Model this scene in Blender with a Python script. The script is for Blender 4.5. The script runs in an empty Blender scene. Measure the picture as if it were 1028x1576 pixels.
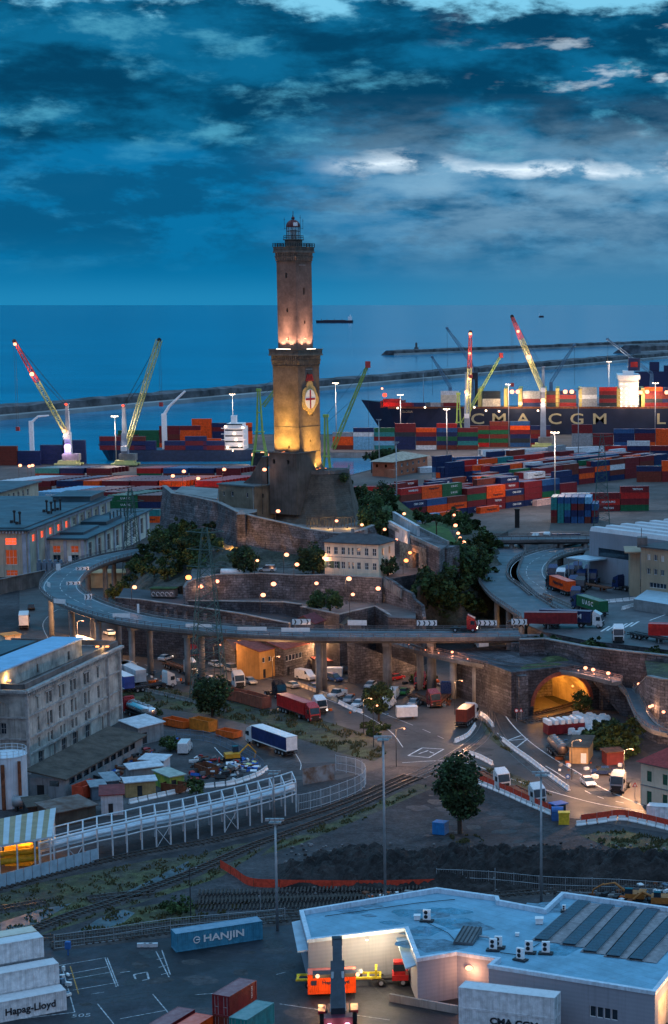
import bpy,math,random
from mathutils import Vector,Matrix
R=math.radians
rnd=random.Random(7)
scene=bpy.context.scene
col=scene.collection
F,CX,CY,PITCH,CAMZ=2950.0,870.0,882.0,R(8.0),90.0
cam=bpy.data.cameras.new('camera');camo=bpy.data.objects.new('camera',cam);col.objects.link(camo)
cam.sensor_fit='VERTICAL';cam.sensor_height=24.0;cam.lens=F/1576*24
cam.shift_x=(514-CX)/1576;cam.shift_y=(CY-788)/1576
cam.clip_start=1.0;cam.clip_end=200000
camo.location=(0,0,CAMZ);camo.rotation_euler=(R(90)-PITCH,0,0)
scene.camera=camo
world=bpy.data.worlds.new('World');scene.world=world;world.use_nodes=True
def build_world():
 nt=world.node_tree;nt.nodes.clear();N=nt.nodes;L=nt.links
 def nd(t,**k):
  n=N.new(t)
  for a,b in k.items():setattr(n,a,b)
  return n
 def mth(op,a,b=None,c=None,clamp=False):
  n=nd('ShaderNodeMath',operation=op);n.use_clamp=clamp
  for i,s in enumerate((a,b,c)):
   if s is None:continue
   if isinstance(s,(int,float)):n.inputs[i].default_value=s
   else:L.new(s,n.inputs[i])
  return n.outputs[0]
 def mix(f,a,b,bt='MIX'):
  n=nd('ShaderNodeMix',data_type='RGBA',blend_type=bt)
  if isinstance(f,(int,float)):n.inputs[0].default_value=f
  else:L.new(f,n.inputs[0])
  for i,s in((6,a),(7,b)):
   if isinstance(s,tuple):n.inputs[i].default_value=(*s,1)
   else:L.new(s,n.inputs[i])
  return n.outputs[2]
 def smooth(x,a,b):
  n=nd('ShaderNodeMapRange',interpolation_type='SMOOTHSTEP')
  L.new(x,n.inputs[0]);n.inputs[1].default_value=a;n.inputs[2].default_value=b
  return n.outputs[0]
 tc=nd('ShaderNodeTexCoord');sep=nd('ShaderNodeSeparateXYZ');L.new(tc.outputs['Generated'],sep.inputs[0])
 x,y,z=sep.outputs
 def noise(sx,sy,sz,scale,det=6,rough=.6,dist=0.0,off=(0,0,0)):
  mp=nd('ShaderNodeMapping');mp.inputs['Scale'].default_value=(sx,sy,sz);mp.inputs['Location'].default_value=off
  L.new(tc.outputs['Generated'],mp.inputs[0])
  n=nd('ShaderNodeTexNoise');n.inputs['Scale'].default_value=scale;n.inputs['Detail'].default_value=det
  n.inputs['Roughness'].default_value=rough;n.inputs['Distortion'].default_value=dist
  L.new(mp.outputs[0],n.inputs[0]);return n.outputs[0]
 big=noise(1,1,3.6,8,6,.52,.15,(3.1,0,.7))
 fine=noise(1,1,2.6,26,8,.6,.1,(1.7,0,.2))
 wisp=noise(1,1,3.4,20,8,.58,.15,(5.3,0,1.4))
 med=noise(1,1,2.8,17,8,.62,.1,(7.7,0,2.2))
 low=mix(smooth(z,0.0,.018),SKY['horizon'],SKY['band'])
 low=mix(mth('MULTIPLY',smooth(x,-.16,.0),.85),low,SKY['band_right'])
 low=mix(mth('MULTIPLY',mth('MULTIPLY',smooth(wisp,.48,.75),smooth(z,.006,.04)),.9),low,SKY['wisp'])
 low=mix(mth('MULTIPLY',mth('MULTIPLY',smooth(med,.58,.44),smooth(z,.01,.04)),.95),low,SKY['low_dark'])
 tex=mth('ADD',mth('MULTIPLY',big,.5),mth('MULTIPLY',med,.5))
 dk=mix(smooth(tex,.43,.58),SKY['deck_dark'],SKY['deck_mid'])
 dk=mix(smooth(mth('ADD',mth('MULTIPLY',fine,.6),mth('MULTIPLY',med,.4)),.52,.68),dk,SKY['deck_light'])
 edge=mth('ADD',z,mth('MULTIPLY',mth('SUBTRACT',big,.5),.035))
 edge=mth('ADD',edge,mth('MULTIPLY',mth('SUBTRACT',fine,.5),.012))
 c=mix(smooth(edge,.071,.083),low,dk)
 g=mth('SUBTRACT',1.0,mth('ABSOLUTE',mth('MULTIPLY',mth('SUBTRACT',edge,.0705),170)),clamp=True)
 brk=mth('MULTIPLY',mth('MULTIPLY',g,smooth(x,-.135,-.09)),smooth(fine,.42,.55))
 c=mix(mth('MULTIPLY',brk,1.0,clamp=True),c,SKY['break'])
 glow=mth('MULTIPLY',mth('MULTIPLY',mth('SUBTRACT',1.0,mth('ABSOLUTE',mth('MULTIPLY',mth('SUBTRACT',z,.058),21)),clamp=True),smooth(x,-.17,-.06)),smooth(wisp,.3,.65))
 c=mix(mth('MULTIPLY',glow,.8),c,SKY['break_soft'])
 sp=mth('MULTIPLY',smooth(wisp,.57,.68),mth('MULTIPLY',smooth(x,-.08,.04),smooth(z,.08,.1)))
 c=mix(mth('MULTIPLY',sp,.5),c,SKY['break'])
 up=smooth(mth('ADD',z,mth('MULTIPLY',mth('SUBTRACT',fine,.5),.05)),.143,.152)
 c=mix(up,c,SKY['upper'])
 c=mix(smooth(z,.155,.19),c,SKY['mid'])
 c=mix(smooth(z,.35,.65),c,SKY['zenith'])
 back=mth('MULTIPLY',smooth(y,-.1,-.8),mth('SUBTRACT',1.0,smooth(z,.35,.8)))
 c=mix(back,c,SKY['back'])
 c=mix(smooth(z,-.02,.0),SKY['horizon'],c)
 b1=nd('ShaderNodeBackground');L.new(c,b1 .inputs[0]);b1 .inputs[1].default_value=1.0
 sky=nd('ShaderNodeTexSky',sky_type='NISHITA');sky.sun_disc=False
 sky.sun_elevation=R(2.0);sky.sun_rotation=R(60);sky.air_density=1.0;sky.ozone_density=4
 b2=nd('ShaderNodeBackground');L.new(sky.outputs[0],b2 .inputs[0]);b2 .inputs[1].default_value=.05
 b2m=nd('ShaderNodeMixShader');L.new(smooth(z,.2,.6),b2m.inputs[0])
 add=nd('ShaderNodeAddShader');L.new(b1 .outputs[0],add.inputs[0]);L.new(b2 .outputs[0],add.inputs[1])
 L.new(b1 .outputs[0],b2m.inputs[1]);L.new(add.outputs[0],b2m.inputs[2])
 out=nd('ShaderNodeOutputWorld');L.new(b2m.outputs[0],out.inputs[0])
SKY=dict(horizon=(.010,.175,.355),band=(.002,.125,.285),band_right=(.04,.17,.31),wisp=(.025,.21,.38),deck_dark=(.001,.040,.094),deck_mid=(.003,.108,.228),deck_light=(.05,.25,.38),break_soft=(.19,.35,.49))
SKY['low_dark']=(.002,.075,.175);SKY['break']=(.68,.78,.86)
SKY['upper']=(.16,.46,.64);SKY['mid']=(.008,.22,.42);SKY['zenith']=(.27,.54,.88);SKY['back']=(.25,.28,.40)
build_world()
sl=bpy.data.lights.new('sun','SUN');sl.energy=.12;sl.angle=R(25);sl.color=(.25,.65,1.0)
so=bpy.data.objects.new('sun',sl);col.objects.link(so);so.rotation_euler=(R(-55),0,R(-60));so.location=(0,0,300)
scene.view_settings.view_transform='Standard';scene.view_settings.look='None'
scene.view_settings.exposure=0.42;scene.view_settings.gamma=1
scene.view_settings.use_curve_mapping=False
CP,SP=math.cos(PITCH),math.sin(PITCH)
def P(u,v,z=3.0):
 a,b=(u-CX)/F,-(v-CY)/F
 dx,dy,dz=a,CP+b*SP,-SP+b*CP
 t=(z-CAMZ)/dz
 return Vector((dx*t,dy*t,z))
def PD(u,v,D):
 a,b=(u-CX)/F,-(v-CY)/F
 dx,dy,dz=a,CP+b*SP,-SP+b*CP
 t=D/dy
 return Vector((dx*t,D,CAMZ+dz*t))
def scale_at(p):
 return F/(p[1]*CP+(CAMZ-p[2])*SP)
def tag(o,label=None,cat=None,group=None,kind=None):
 if label:o['label']=label
 if cat:o['category']=cat
 if group:o['group']=group
 if kind:o['kind']=kind
 return o
def thing(name,label,cat,loc=(0,0,0),rz=0,group=None):
 o=bpy.data.objects.new(name,None);col.objects.link(o);o.empty_display_size=1
 o.location=loc;o.rotation_euler=(0,0,rz)
 return tag(o,label,cat,group)
def kids(o):return[c for c in bpy.data.objects if c.parent==o]
PROTO={}
def copy_tree(o,parent=None):
 c=o.copy();col.objects.link(c)
 if parent is not None:c.parent=parent
 for k in o.get('_k',[])if False else CH.get(o.name,[]):copy_tree(k,c)
 return c
CH={}
def setp(o,parent):
 if parent is not None:
  o.parent=parent;CH.setdefault(parent.name,[]).append(o)
def dup(o,loc,rz=None,label=None,group=None):
 c=o.copy();col.objects.link(c)
 for k in CH.get(o.name,[]):
  d=k.copy();col.objects.link(d);setp(d,c)
  for g in CH.get(k.name,[]):
   e=g.copy();col.objects.link(e);setp(e,d)
 c.location=loc
 if rz is not None:c.rotation_euler=(0,0,rz)
 if label:c['label']=label
 if group:c['group']=group
 return c
class MB:
 def __init__(s):s.v=[];s.f=[];s.m=[]
 def add(s,vs,fs,m=0):
  b=len(s.v);s.v+=[tuple(v)for v in vs]
  for f in fs:s.f.append(tuple(b+i for i in f));s.m.append(m)
  return s
 def box(s,c,d,rz=0,m=0,M=None):
  x,y,z=d[0]/2,d[1]/2,d[2]/2
  vs=[Vector((a*x,b*y,e*z))for e in(-1,1)for a,b in((-1,-1),(1,-1),(1,1),(-1,1))]
  Q=M if M is not None else Matrix.Rotation(rz,3,'Z')
  vs=[Q@v+Vector(c)for v in vs]
  return s.add(vs,[(3,2,1,0),(4,5,6,7),(0,1,5,4),(1,2,6,5),(2,3,7,6),(3,0,4,7)],m)
 def b6(s,x0,x1,y0,y1,z0,z1,m=0):
  return s.box(((x0+x1)/2,(y0+y1)/2,(z0+z1)/2),(x1-x0,y1-y0,z1-z0),0,m)
 def wedge(s,prof,x0,x1,m=0):
  n=len(prof);vs=[(x0,a,b)for a,b in prof]+[(x1,a,b)for a,b in prof]
  fs=[tuple(range(n))[::-1],tuple(range(n,2*n))]+[(i,(i+1)%n,(i+1)%n+n,i+n)for i in range(n)]
  return s.add(vs,fs,m)
 def loft(s,rings,m=0,cap=True,closed=True,mcap=None):
  n=len(rings[0]);b=len(s.v)
  for r in rings:s.v+=[tuple(p)for p in r]
  for k in range(len(rings)-1):
   for i in range(n if closed else n-1):
    j=(i+1)%n
    s.f.append((b+k*n+i,b+k*n+j,b+(k+1)*n+j,b+(k+1)*n+i));s.m.append(m)
  if cap:
   mc=m if mcap is None else mcap
   s.f.append(tuple(b+i for i in range(n))[::-1]);s.m.append(mc)
   s.f.append(tuple(b+(len(rings)-1)*n+i for i in range(n)));s.m.append(mc)
  return s
 def prism(s,pts,z0,z1,m=0,mtop=None,top=None):
  t=top or pts
  return s.loft([[(p[0],p[1],z0)for p in pts],[(p[0],p[1],z1)for p in t]],m,True,True,mtop)
 def cyl(s,c,r,h,n=12,m=0,r2=None,mcap=None):
  r2=r if r2 is None else r2
  A=[2*math.pi*i/n for i in range(n)]
  return s.loft([[(c[0]+r*math.cos(a),c[1]+r*math.sin(a),c[2])for a in A],[(c[0]+r2*math.cos(a),c[1]+r2*math.sin(a),c[2]+h)for a in A]],m,mcap=mcap)
 def cylh(s,c,r,L,ax='y',n=12,m=0):
  A=[2*math.pi*i/n for i in range(n)]
  def q(a,t):
   if ax=='y':return(c[0]+r*math.cos(a),c[1]+t,c[2]+r*math.sin(a))
   return(c[0]+t,c[1]+r*math.cos(a),c[2]+r*math.sin(a))
  return s.loft([[q(a,-L/2)for a in A],[q(a,L/2)for a in A]],m)
 def tube(s,pts,r,n=5,m=0,r2=None):
  pts=[Vector(p)for p in pts];rings=[]
  for i,p in enumerate(pts):
   d=(pts[min(i+1,len(pts)-1)]-pts[max(i-1,0)])
   if d.length<1e-6:d=Vector((0,0,1))
   d.normalize()
   u=d.cross(Vector((0,0,1))if abs(d.z)<.9 else Vector((1,0,0))).normalized();w=d.cross(u)
   rr=r if r2 is None else r+(r2-r)*i/(len(pts)-1)
   rings.append([p+u*rr*math.cos(2*math.pi*k/n)+w*rr*math.sin(2*math.pi*k/n)for k in range(n)])
  return s.loft(rings,m)
 def ball(s,c,r,n=8,k=5,m=0,sz=1.0):
  rings=[]
  for j in range(1,k):
   a=math.pi*j/k-math.pi/2
   rings.append([(c[0]+r*math.cos(a)*math.cos(2*math.pi*i/n),c[1]+r*math.cos(a)*math.sin(2*math.pi*i/n),c[2]+r*sz*math.sin(a))for i in range(n)])
  return s.loft(rings,m)
 def quad(s,a,b,c,d,m=0):return s.add([a,b,c,d],[(0,1,2,3)],m)
 def poly(s,pts,m=0):return s.add(pts,[tuple(range(len(pts)))],m)
 def strip(s,A,B,m=0):
  b=len(s.v);n=len(A);s.v+=[tuple(p)for p in A]+[tuple(p)for p in B]
  for i in range(n-1):s.f.append((b+i,b+i+1,b+n+i+1,b+n+i));s.m.append(m)
  return s
 def wall(s,p0,p1,z0,z1,ops=(),m=0,depth=.3,mr=None):
  p0=Vector((p0[0],p0[1],0));p1=Vector((p1[0],p1[1],0));d=(p1-p0);W=d.length;d/=W
  n=Vector((d.y,-d.x,0));mr=m if mr is None else mr
  us=sorted({0,W}|{a for o in ops for a in o[:2]});vs=sorted({z0,z1}|{a for o in ops for a in o[2:4]})
  def q(u,v,t=0):return p0+d*u-n*t+Vector((0,0,v))
  for i in range(len(us)-1):
   for j in range(len(vs)-1):
    uc,vc=(us[i]+us[i+1])/2,(vs[j]+vs[j+1])/2
    if any(o[0]<uc<o[1]and o[2]<vc<o[3]for o in ops):continue
    s.quad(q(us[i],vs[j]),q(us[i+1],vs[j]),q(us[i+1],vs[j+1]),q(us[i],vs[j+1]),m)
  for a,b,c,e in[o[:4]for o in ops]:
   s.quad(q(a,c),q(a,c,depth),q(b,c,depth),q(b,c),mr);s.quad(q(a,e),q(b,e),q(b,e,depth),q(a,e,depth),mr)
   s.quad(q(a,c),q(a,e),q(a,e,depth),q(a,c,depth),mr);s.quad(q(b,c),q(b,c,depth),q(b,e,depth),q(b,e),mr)
  return s
 def mesh(s,name,mats,smooth=False):
  me=bpy.data.meshes.new(name);me.from_pydata(s.v,[],s.f)
  for m in(mats if isinstance(mats,(list,tuple))else[mats]):me.materials.append(m)
  me.polygons.foreach_set('material_index',s.m)
  if smooth:me.polygons.foreach_set('use_smooth',[True]*len(s.f))
  me.update();return me
 def build(s,name,mats,parent=None,smooth=False,**tg):
  o=bpy.data.objects.new(name,s.mesh(name,mats,smooth));col.objects.link(o)
  setp(o,parent)
  if tg:tag(o,**tg)
  return o
def link_mesh(name,me,parent=None,loc=(0,0,0),rz=0,**tg):
 o=bpy.data.objects.new(name,me);col.objects.link(o);setp(o,parent)
 o.location=loc;o.rotation_euler=(0,0,rz)
 if tg:tag(o,**tg)
 return o
MATS={}
def mat(name,c,rough=.8,metal=0.0,var=.25,vs=.6,c2=None,bump=0.0,bs=3.0,cell=0.0,cs=1.0,spec=.3,dust=None,streak=0.0,det=5,band=0.0,bandz=.5,alpha=1.0,zs=1.0,fine=0.0,fs=1.6,patch=0.0,seam=0.0,course=0.0):
 if name in MATS:return MATS[name]
 m=bpy.data.materials.new(name);m.use_nodes=True;nt=m.node_tree;N,L=nt.nodes,nt.links
 bs_=N['Principled BSDF'];bs_.inputs['Roughness'].default_value=rough;bs_.inputs['Metallic'].default_value=metal
 bs_.inputs['Specular IOR Level'].default_value=spec
 tc=N.new('ShaderNodeTexCoord');src=tc.outputs['Object']
 mp=N.new('ShaderNodeMapping');mp.inputs['Scale'].default_value=(1,1,zs);L.new(src,mp.inputs[0]);src=mp.outputs[0]
 def noise(scale,d=5,r=.6):
  n=N.new('ShaderNodeTexNoise');n.inputs['Scale'].default_value=scale;n.inputs['Detail'].default_value=d
  n.inputs['Roughness'].default_value=r;L.new(src,n.inputs[0]);return n.outputs[0]
 def mix(f,a,b,bt='MIX'):
  n=N.new('ShaderNodeMix');n.data_type='RGBA';n.blend_type=bt
  if isinstance(f,(int,float)):n.inputs[0].default_value=f
  else:L.new(f,n.inputs[0])
  for i,q in((6,a),(7,b)):
   if isinstance(q,tuple):n.inputs[i].default_value=(*q[:3],1)
   else:L.new(q,n.inputs[i])
  return n.outputs[2]
 def rng(x,a,b,c=0.0,d=1.0):
  n=N.new('ShaderNodeMapRange');L.new(x,n.inputs[0])
  for i,q in enumerate((a,b,c,d)):n.inputs[i+1].default_value=q
  return n.outputs[0]
 dark=tuple(v*(1-var)for v in c);lite=tuple(min(1,v*(1+var))for v in c)
 if c2 is not None:dark,lite=c2,c
 colr=mix(rng(noise(vs,det),.35,.65),dark,lite)
 if cell>0:
  vo=N.new('ShaderNodeTexVoronoi');vo.inputs['Scale'].default_value=cs;L.new(src,vo.inputs[0])
  sx=N.new('ShaderNodeSeparateColor');L.new(vo.outputs['Color'],sx.inputs[0])
  g=rng(sx.outputs[0],0,1,1-cell,1+cell)
  vm=N.new('ShaderNodeVectorMath');vm.operation='SCALE';L.new(colr,vm.inputs[0]);L.new(g,vm.inputs['Scale'])
  colr=vm.outputs[0]
 if fine>0:
  g=rng(noise(fs,7,.8),.36,.64,1-fine,1+fine);vm=N.new('ShaderNodeVectorMath');vm.operation='SCALE';L.new(colr,vm.inputs[0]);L.new(g,vm.inputs['Scale']);colr=vm.outputs[0]
  g=rng(noise(fs*.23,5,.7),.36,.64,1-fine*.8,1+fine*.8);vm=N.new('ShaderNodeVectorMath');vm.operation='SCALE';L.new(colr,vm.inputs[0]);L.new(g,vm.inputs['Scale']);colr=vm.outputs[0]
 if patch>0:
  vo=N.new('ShaderNodeTexVoronoi');vo.distance='CHEBYCHEV';vo.inputs['Scale'].default_value=.07;vo.inputs['Randomness'].default_value=.8;L.new(src,vo.inputs[0])
  sx=N.new('ShaderNodeSeparateColor');L.new(vo.outputs['Color'],sx.inputs[0]);g=rng(sx.outputs[0],0,1,1-patch,1+patch*.7)
  vm=N.new('ShaderNodeVectorMath');vm.operation='SCALE';L.new(colr,vm.inputs[0]);L.new(g,vm.inputs['Scale']);colr=vm.outputs[0]
 if course>0:
  sp=N.new('ShaderNodeSeparateXYZ');L.new(tc.outputs['Object'],sp.inputs[0]);q=N.new('ShaderNodeMath');q.operation='MULTIPLY_ADD';L.new(sp.outputs[1],q.inputs[0]);q.inputs[1].default_value=.62;L.new(sp.outputs[0],q.inputs[2])
  cb=N.new('ShaderNodeCombineXYZ');L.new(q.outputs[0],cb.inputs[0]);L.new(sp.outputs[2],cb.inputs[1]);nv=N.new('ShaderNodeVectorMath');nv.operation='MULTIPLY_ADD';nz=N.new('ShaderNodeTexNoise');nz.inputs['Scale'].default_value=.5;L.new(tc.outputs['Object'],nz.inputs[0]);L.new(nz.outputs['Color'],nv.inputs[0]);nv.inputs[1].default_value=(.7,.7,0);L.new(cb.outputs[0],nv.inputs[2])
  bk=N.new('ShaderNodeTexBrick');bk.inputs['Scale'].default_value=1;bk.inputs['Mortar Size'].default_value=.07;bk.inputs['Mortar Smooth'].default_value=.4;bk.inputs['Brick Width'].default_value=1.5;bk.inputs['Row Height'].default_value=.62
  bk.inputs['Color1'].default_value=(1.25,1.25,1.25,1);bk.inputs['Color2'].default_value=(.72,.72,.72,1);bk.inputs['Mortar'].default_value=(1-course,1-course,1-course,1);L.new(nv.outputs[0],bk.inputs[0]);colr=mix(1.0,colr,bk.outputs[0],'MULTIPLY')
 if seam>0:
  mp3=N.new('ShaderNodeMapping');mp3 .inputs['Rotation'].default_value=(0,0,.72);L.new(tc.outputs['Object'],mp3 .inputs[0])
  bk=N.new('ShaderNodeTexBrick');bk.inputs['Scale'].default_value=1;bk.inputs['Mortar Size'].default_value=.035;bk.inputs['Brick Width'].default_value=9;bk.inputs['Row Height'].default_value=1.6
  bk.inputs['Color1'].default_value=(1,1,1,1);bk.inputs['Color2'].default_value=(.93,.93,.93,1);bk.inputs['Mortar'].default_value=(1-seam,1-seam,1-seam,1);L.new(mp3 .outputs[0],bk.inputs[0]);colr=mix(1.0,colr,bk.outputs[0],'MULTIPLY')
 if band>0:
  w=N.new('ShaderNodeTexWave');w.bands_direction='Z';w.inputs['Scale'].default_value=bandz
  w.inputs['Distortion'].default_value=.6;w.inputs['Detail'].default_value=2;L.new(src,w.inputs[0])
  colr=mix(rng(w.outputs[1],0,1,band,0),colr,tuple(v*.45 for v in c))
 if streak>0:
  mp2=N.new('ShaderNodeMapping');mp2 .inputs['Scale'].default_value=(2.5,2.5,.12);L.new(tc.outputs['Object'],mp2 .inputs[0])
  n=N.new('ShaderNodeTexNoise');n.inputs['Scale'].default_value=1.2;n.inputs['Detail'].default_value=4;L.new(mp2 .outputs[0],n.inputs[0])
  colr=mix(rng(n.outputs[0],.52,.7,0,streak),colr,tuple(v*.35 for v in c))
 if dust is not None:
  gm=N.new('ShaderNodeNewGeometry');sz=N.new('ShaderNodeSeparateXYZ');L.new(gm.outputs['Normal'],sz.inputs[0])
  f=N.new('ShaderNodeMath');f.operation='MULTIPLY';L.new(rng(sz.outputs[2],.6,.95),f.inputs[0]);L.new(rng(noise(1.1,4),.3,.7,.35,.8),f.inputs[1])
  colr=mix(f.outputs[0],colr,dust)
 L.new(colr,bs_.inputs['Base Color'])
 L.new(rng(noise(vs*2.3,4),.3,.7,max(.02,rough-.12),min(1,rough+.12)),bs_.inputs['Roughness'])
 if bump>0:
  b=N.new('ShaderNodeBump');b.inputs['Strength'].default_value=min(1,bump);b.inputs['Distance'].default_value=.15
  L.new(noise(bs,6,.65),b.inputs['Height']);L.new(b.outputs[0],bs_.inputs['Normal'])
 if alpha<1:bs_.inputs['Alpha'].default_value=alpha
 MATS[name]=m;return m
def emit(name,c,s,c2=None):
 if name in MATS:return MATS[name]
 m=bpy.data.materials.new(name);m.use_nodes=True;nt=m.node_tree;nt.nodes.clear()
 e=nt.nodes.new('ShaderNodeEmission');e.inputs[0].default_value=(*c,1);e.inputs[1].default_value=s
 o=nt.nodes.new('ShaderNodeOutputMaterial');nt.links.new(e.outputs[0],o.inputs[0]);MATS[name]=m
 m.cycles.emission_sampling='NONE' if s<3 else 'FRONT'
 return m
def glass(name='glass',c=(.02,.035,.05),rough=.08):
 return mat(name,c,rough,0,.3,.8,spec=.6)
M=dict(asphalt=mat('asphalt',(.048,.050,.058),.8,vs=.08,var=.35,bump=.2,bs=2,det=8),asphalt_dark=mat('asphalt_dark',(.028,.032,.042),.75,vs=.06,var=.5,bump=.2,bs=2,det=8),road=mat('road_surface',(.085,.08,.082),.75,vs=.12,var=.3,bump=.15,bs=2,det=8),paint=mat('road_paint',(.62,.62,.62),.7,vs=1.5,var=.35),concrete=mat('concrete',(.22,.215,.21),.85,vs=.3,var=.3,streak=.5,bump=.2,bs=3),concrete_dark=mat('concrete_dark',(.12,.115,.115),.85,vs=.3,var=.35,streak=.5,bump=.2),stone=mat('rubble_stone',(.115,.108,.115),.9,vs=.18,var=.4,bump=1,bs=2.5,cell=.15,cs=1.7,fine=.4,fs=2.2,streak=.4,course=.55),stone_dark=mat('dark_rubble_stone',(.065,.062,.070),.9,vs=.15,var=.45,bump=1,bs=2.5,cell=.15,cs=1.6,fine=.4,fs=2.2,streak=.4,course=.55),stone_lit=mat('lamplit_rubble_stone',(.26,.20,.15),.9,vs=.25,var=.35,bump=.8,bs=2.5,cell=.45,cs=1.6),rock=mat('cliff_rock',(.075,.07,.066),.95,vs=.12,var=.6,bump=1,bs=.9,det=9,fine=.5,fs=1.2,c2=(.03,.036,.022)),steel=mat('galvanised_steel',(.34,.36,.38),.5,.5,var=.2),white_steel=mat('white_painted_steel',(.52,.55,.58),.5,var=.15,vs=1.5,streak=.25),dark_steel=mat('dark_steel',(.035,.037,.042),.55,.3,var=.3),blue_steel=mat('blue_grey_steel',(.13,.2,.27),.5,.3,var=.2),rust=mat('rust',(.14,.05,.025),.85,var=.4,vs=1.2),yellow=mat('yellow_paint',(.65,.42,.03),.5,var=.2,vs=2),tyre=mat('rubber',(.018,.018,.02),.85,var=.3),glass=glass(),black=mat('black_plastic',(.015,.016,.018),.5,var=.3),white=mat('white_paint',(.76,.76,.76),.45,var=.1,vs=1.5),red=mat('red_paint',(.38,.02,.02),.4,var=.2,vs=1.5),orange=mat('orange_paint',(.62,.12,.02),.5,var=.2,vs=1.5),navy=mat('navy_paint',(.012,.022,.07),.4,var=.2,vs=1.5),blue=mat('blue_paint',(.03,.12,.35),.45,var=.2,vs=1.5),silver=mat('silver_paint',(.35,.36,.38),.35,.4,var=.15,vs=1.5),grass=mat('grass',(.032,.062,.016),.9,var=.4,vs=.5,bump=.5,bs=6),leaf=mat('leaf',(.05,.085,.028),.8,var=.5,vs=.35,spec=.2),leaf_dark=mat('dark_leaf',(.024,.042,.018),.8,var=.5,vs=.35,spec=.2),bark=mat('bark',(.06,.045,.035),.9,var=.3,vs=3),)
LAMP_W=emit('lamp_warm',(1.0,.33,.17),3.4)
LAMP_O=emit('lamp_orange',(1.0,.27,.08),3.2)
LAMP_C=emit('lamp_white',(1.0,.72,.5),4)
LAMP_P=emit('lamp_violet',(.85,.42,1.0),3)
LAMP_R=emit('lamp_red',(1.0,.06,.03),2.5)
def light(parent,loc,energy,colr=(1,.55,.28),r=.25,kind='POINT',rot=None,ang=90):
 l=bpy.data.lights.new('lamp_light',kind);l.energy=energy;l.color=colr
 if kind in('POINT','SPOT'):l.shadow_soft_size=r
 if kind=='SPOT':l.spot_size=R(ang);l.spot_blend=.6
 o=bpy.data.objects.new('lamp_light',l);col.objects.link(o);setp(o,parent);o.location=loc
 if rot is not None:o.rotation_euler=rot
 return o
FONT_CACHE={}
def text_obj(name,s,size,material,parent=None,loc=(0,0,0),rot=(0,0,0),ext=.01,sx=1.0,bold=0.0):
 key=(s,size,ext,sx,bold)
 if key not in FONT_CACHE:
  cu=bpy.data.curves.new('letters','FONT');cu.body=s;cu.size=size;cu.extrude=ext
  cu.align_x='CENTER';cu.align_y='CENTER';cu.offset=bold;cu.resolution_u=3
  t=bpy.data.objects.new('letters',cu);col.objects.link(t)
  dg=bpy.context.evaluated_depsgraph_get();dg.update()
  me=bpy.data.meshes.new_from_object(t.evaluated_get(dg));bpy.data.objects.remove(t)
  if sx!=1.0:
   for v in me.vertices:v.co.x*=sx
  FONT_CACHE[key]=me
 me=FONT_CACHE[key].copy();me.materials.clear();me.materials.append(material)
 o=bpy.data.objects.new(name,me);col.objects.link(o);setp(o,parent)
 o.location=loc;o.rotation_euler=rot
 return o
# ================================================================ SEA, COAST, BREAKWATERS, FAR SHIPS
def water_mat():
 m=bpy.data.materials.new('sea_water');m.use_nodes=True;N,L=m.node_tree.nodes,m.node_tree.links
 b=N['Principled BSDF'];b.inputs['Roughness'].default_value=.12;b.inputs['Specular IOR Level'].default_value=.09
 tc=N.new('ShaderNodeTexCoord')
 def noise(scale,sx,sy,d=6):
  mp=N.new('ShaderNodeMapping');mp.inputs['Scale'].default_value=(sx,sy,1);L.new(tc.outputs['Object'],mp.inputs[0])
  n=N.new('ShaderNodeTexNoise');n.inputs['Scale'].default_value=scale;n.inputs['Detail'].default_value=d;L.new(mp.outputs[0],n.inputs[0]);return n
 n=noise(.0022,.6,1);mx=N.new('ShaderNodeMix');mx.data_type='RGBA'
 mx.inputs[6].default_value=(.001,.155,.29,1);mx.inputs[7].default_value=(.002,.29,.47,1)
 n3=noise(.018,.35,1,8);ad=N.new('ShaderNodeMath');ad.operation='ADD';L.new(n.outputs[0],ad.inputs[0]);L.new(n3 .outputs[0],ad.inputs[1]);mr=N.new('ShaderNodeMapRange');L.new(ad.outputs[0],mr.inputs[0]);mr.inputs[1].default_value=.75;mr.inputs[2].default_value=1.25;L.new(mr.outputs[0],mx.inputs[0]);L.new(mx.outputs[2],b.inputs['Base Color'])
 n2=noise(.12,1,.35,9);bp=N.new('ShaderNodeBump');bp.inputs['Strength'].default_value=.5;bp.inputs['Distance'].default_value=.8
 L.new(n2 .outputs[0],bp.inputs['Height']);L.new(bp.outputs[0],b.inputs['Normal'])
 return m
mb=MB();mb.quad((-60000,-500,0),(60000,-500,0),(60000,120000,0),(-60000,120000,0))
tag(mb.build('sea',water_mat()),kind='structure')
quay=[(-700,120),(320,120),(700,900),(700,1277)]+[tuple(P(u,v)[:2])for u,v in((178,668),(178,692),(375,694),(500,697),(592,697),(598,712),(577,721),(530,733),(440,730),(378,714),(0,714))]+[(-700,1030)]
gm=mat('ground_gravel',(.055,.052,.055),.9,vs=.035,var=.0,c2=(.020,.021,.025),bump=.6,bs=1.6,det=10,fine=.45,fs=2.2)
mb=MB();mb.prism(quay,-2,3,1,0);tag(mb.build('ground',[gm,M['concrete']]),kind='structure')
def sheet(name,pts,z,m,dz=.004,kind='structure'):
 mb=MB();mb.poly([(p[0],p[1],z+dz)for p in pts])
 if sum((pts[i][0]*pts[(i+1)%len(pts)][1]-pts[(i+1)%len(pts)][0]*pts[i][1])for i in range(len(pts)))<0:mb.f[0]=mb.f[0][::-1]
 return tag(mb.build(name,m),kind=kind)
port_mat=mat('port_paving',(.095,.078,.072),.85,vs=.02,var=.25,bump=.2,bs=1,det=10,fine=.25,fs=.8,patch=.2)
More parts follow.
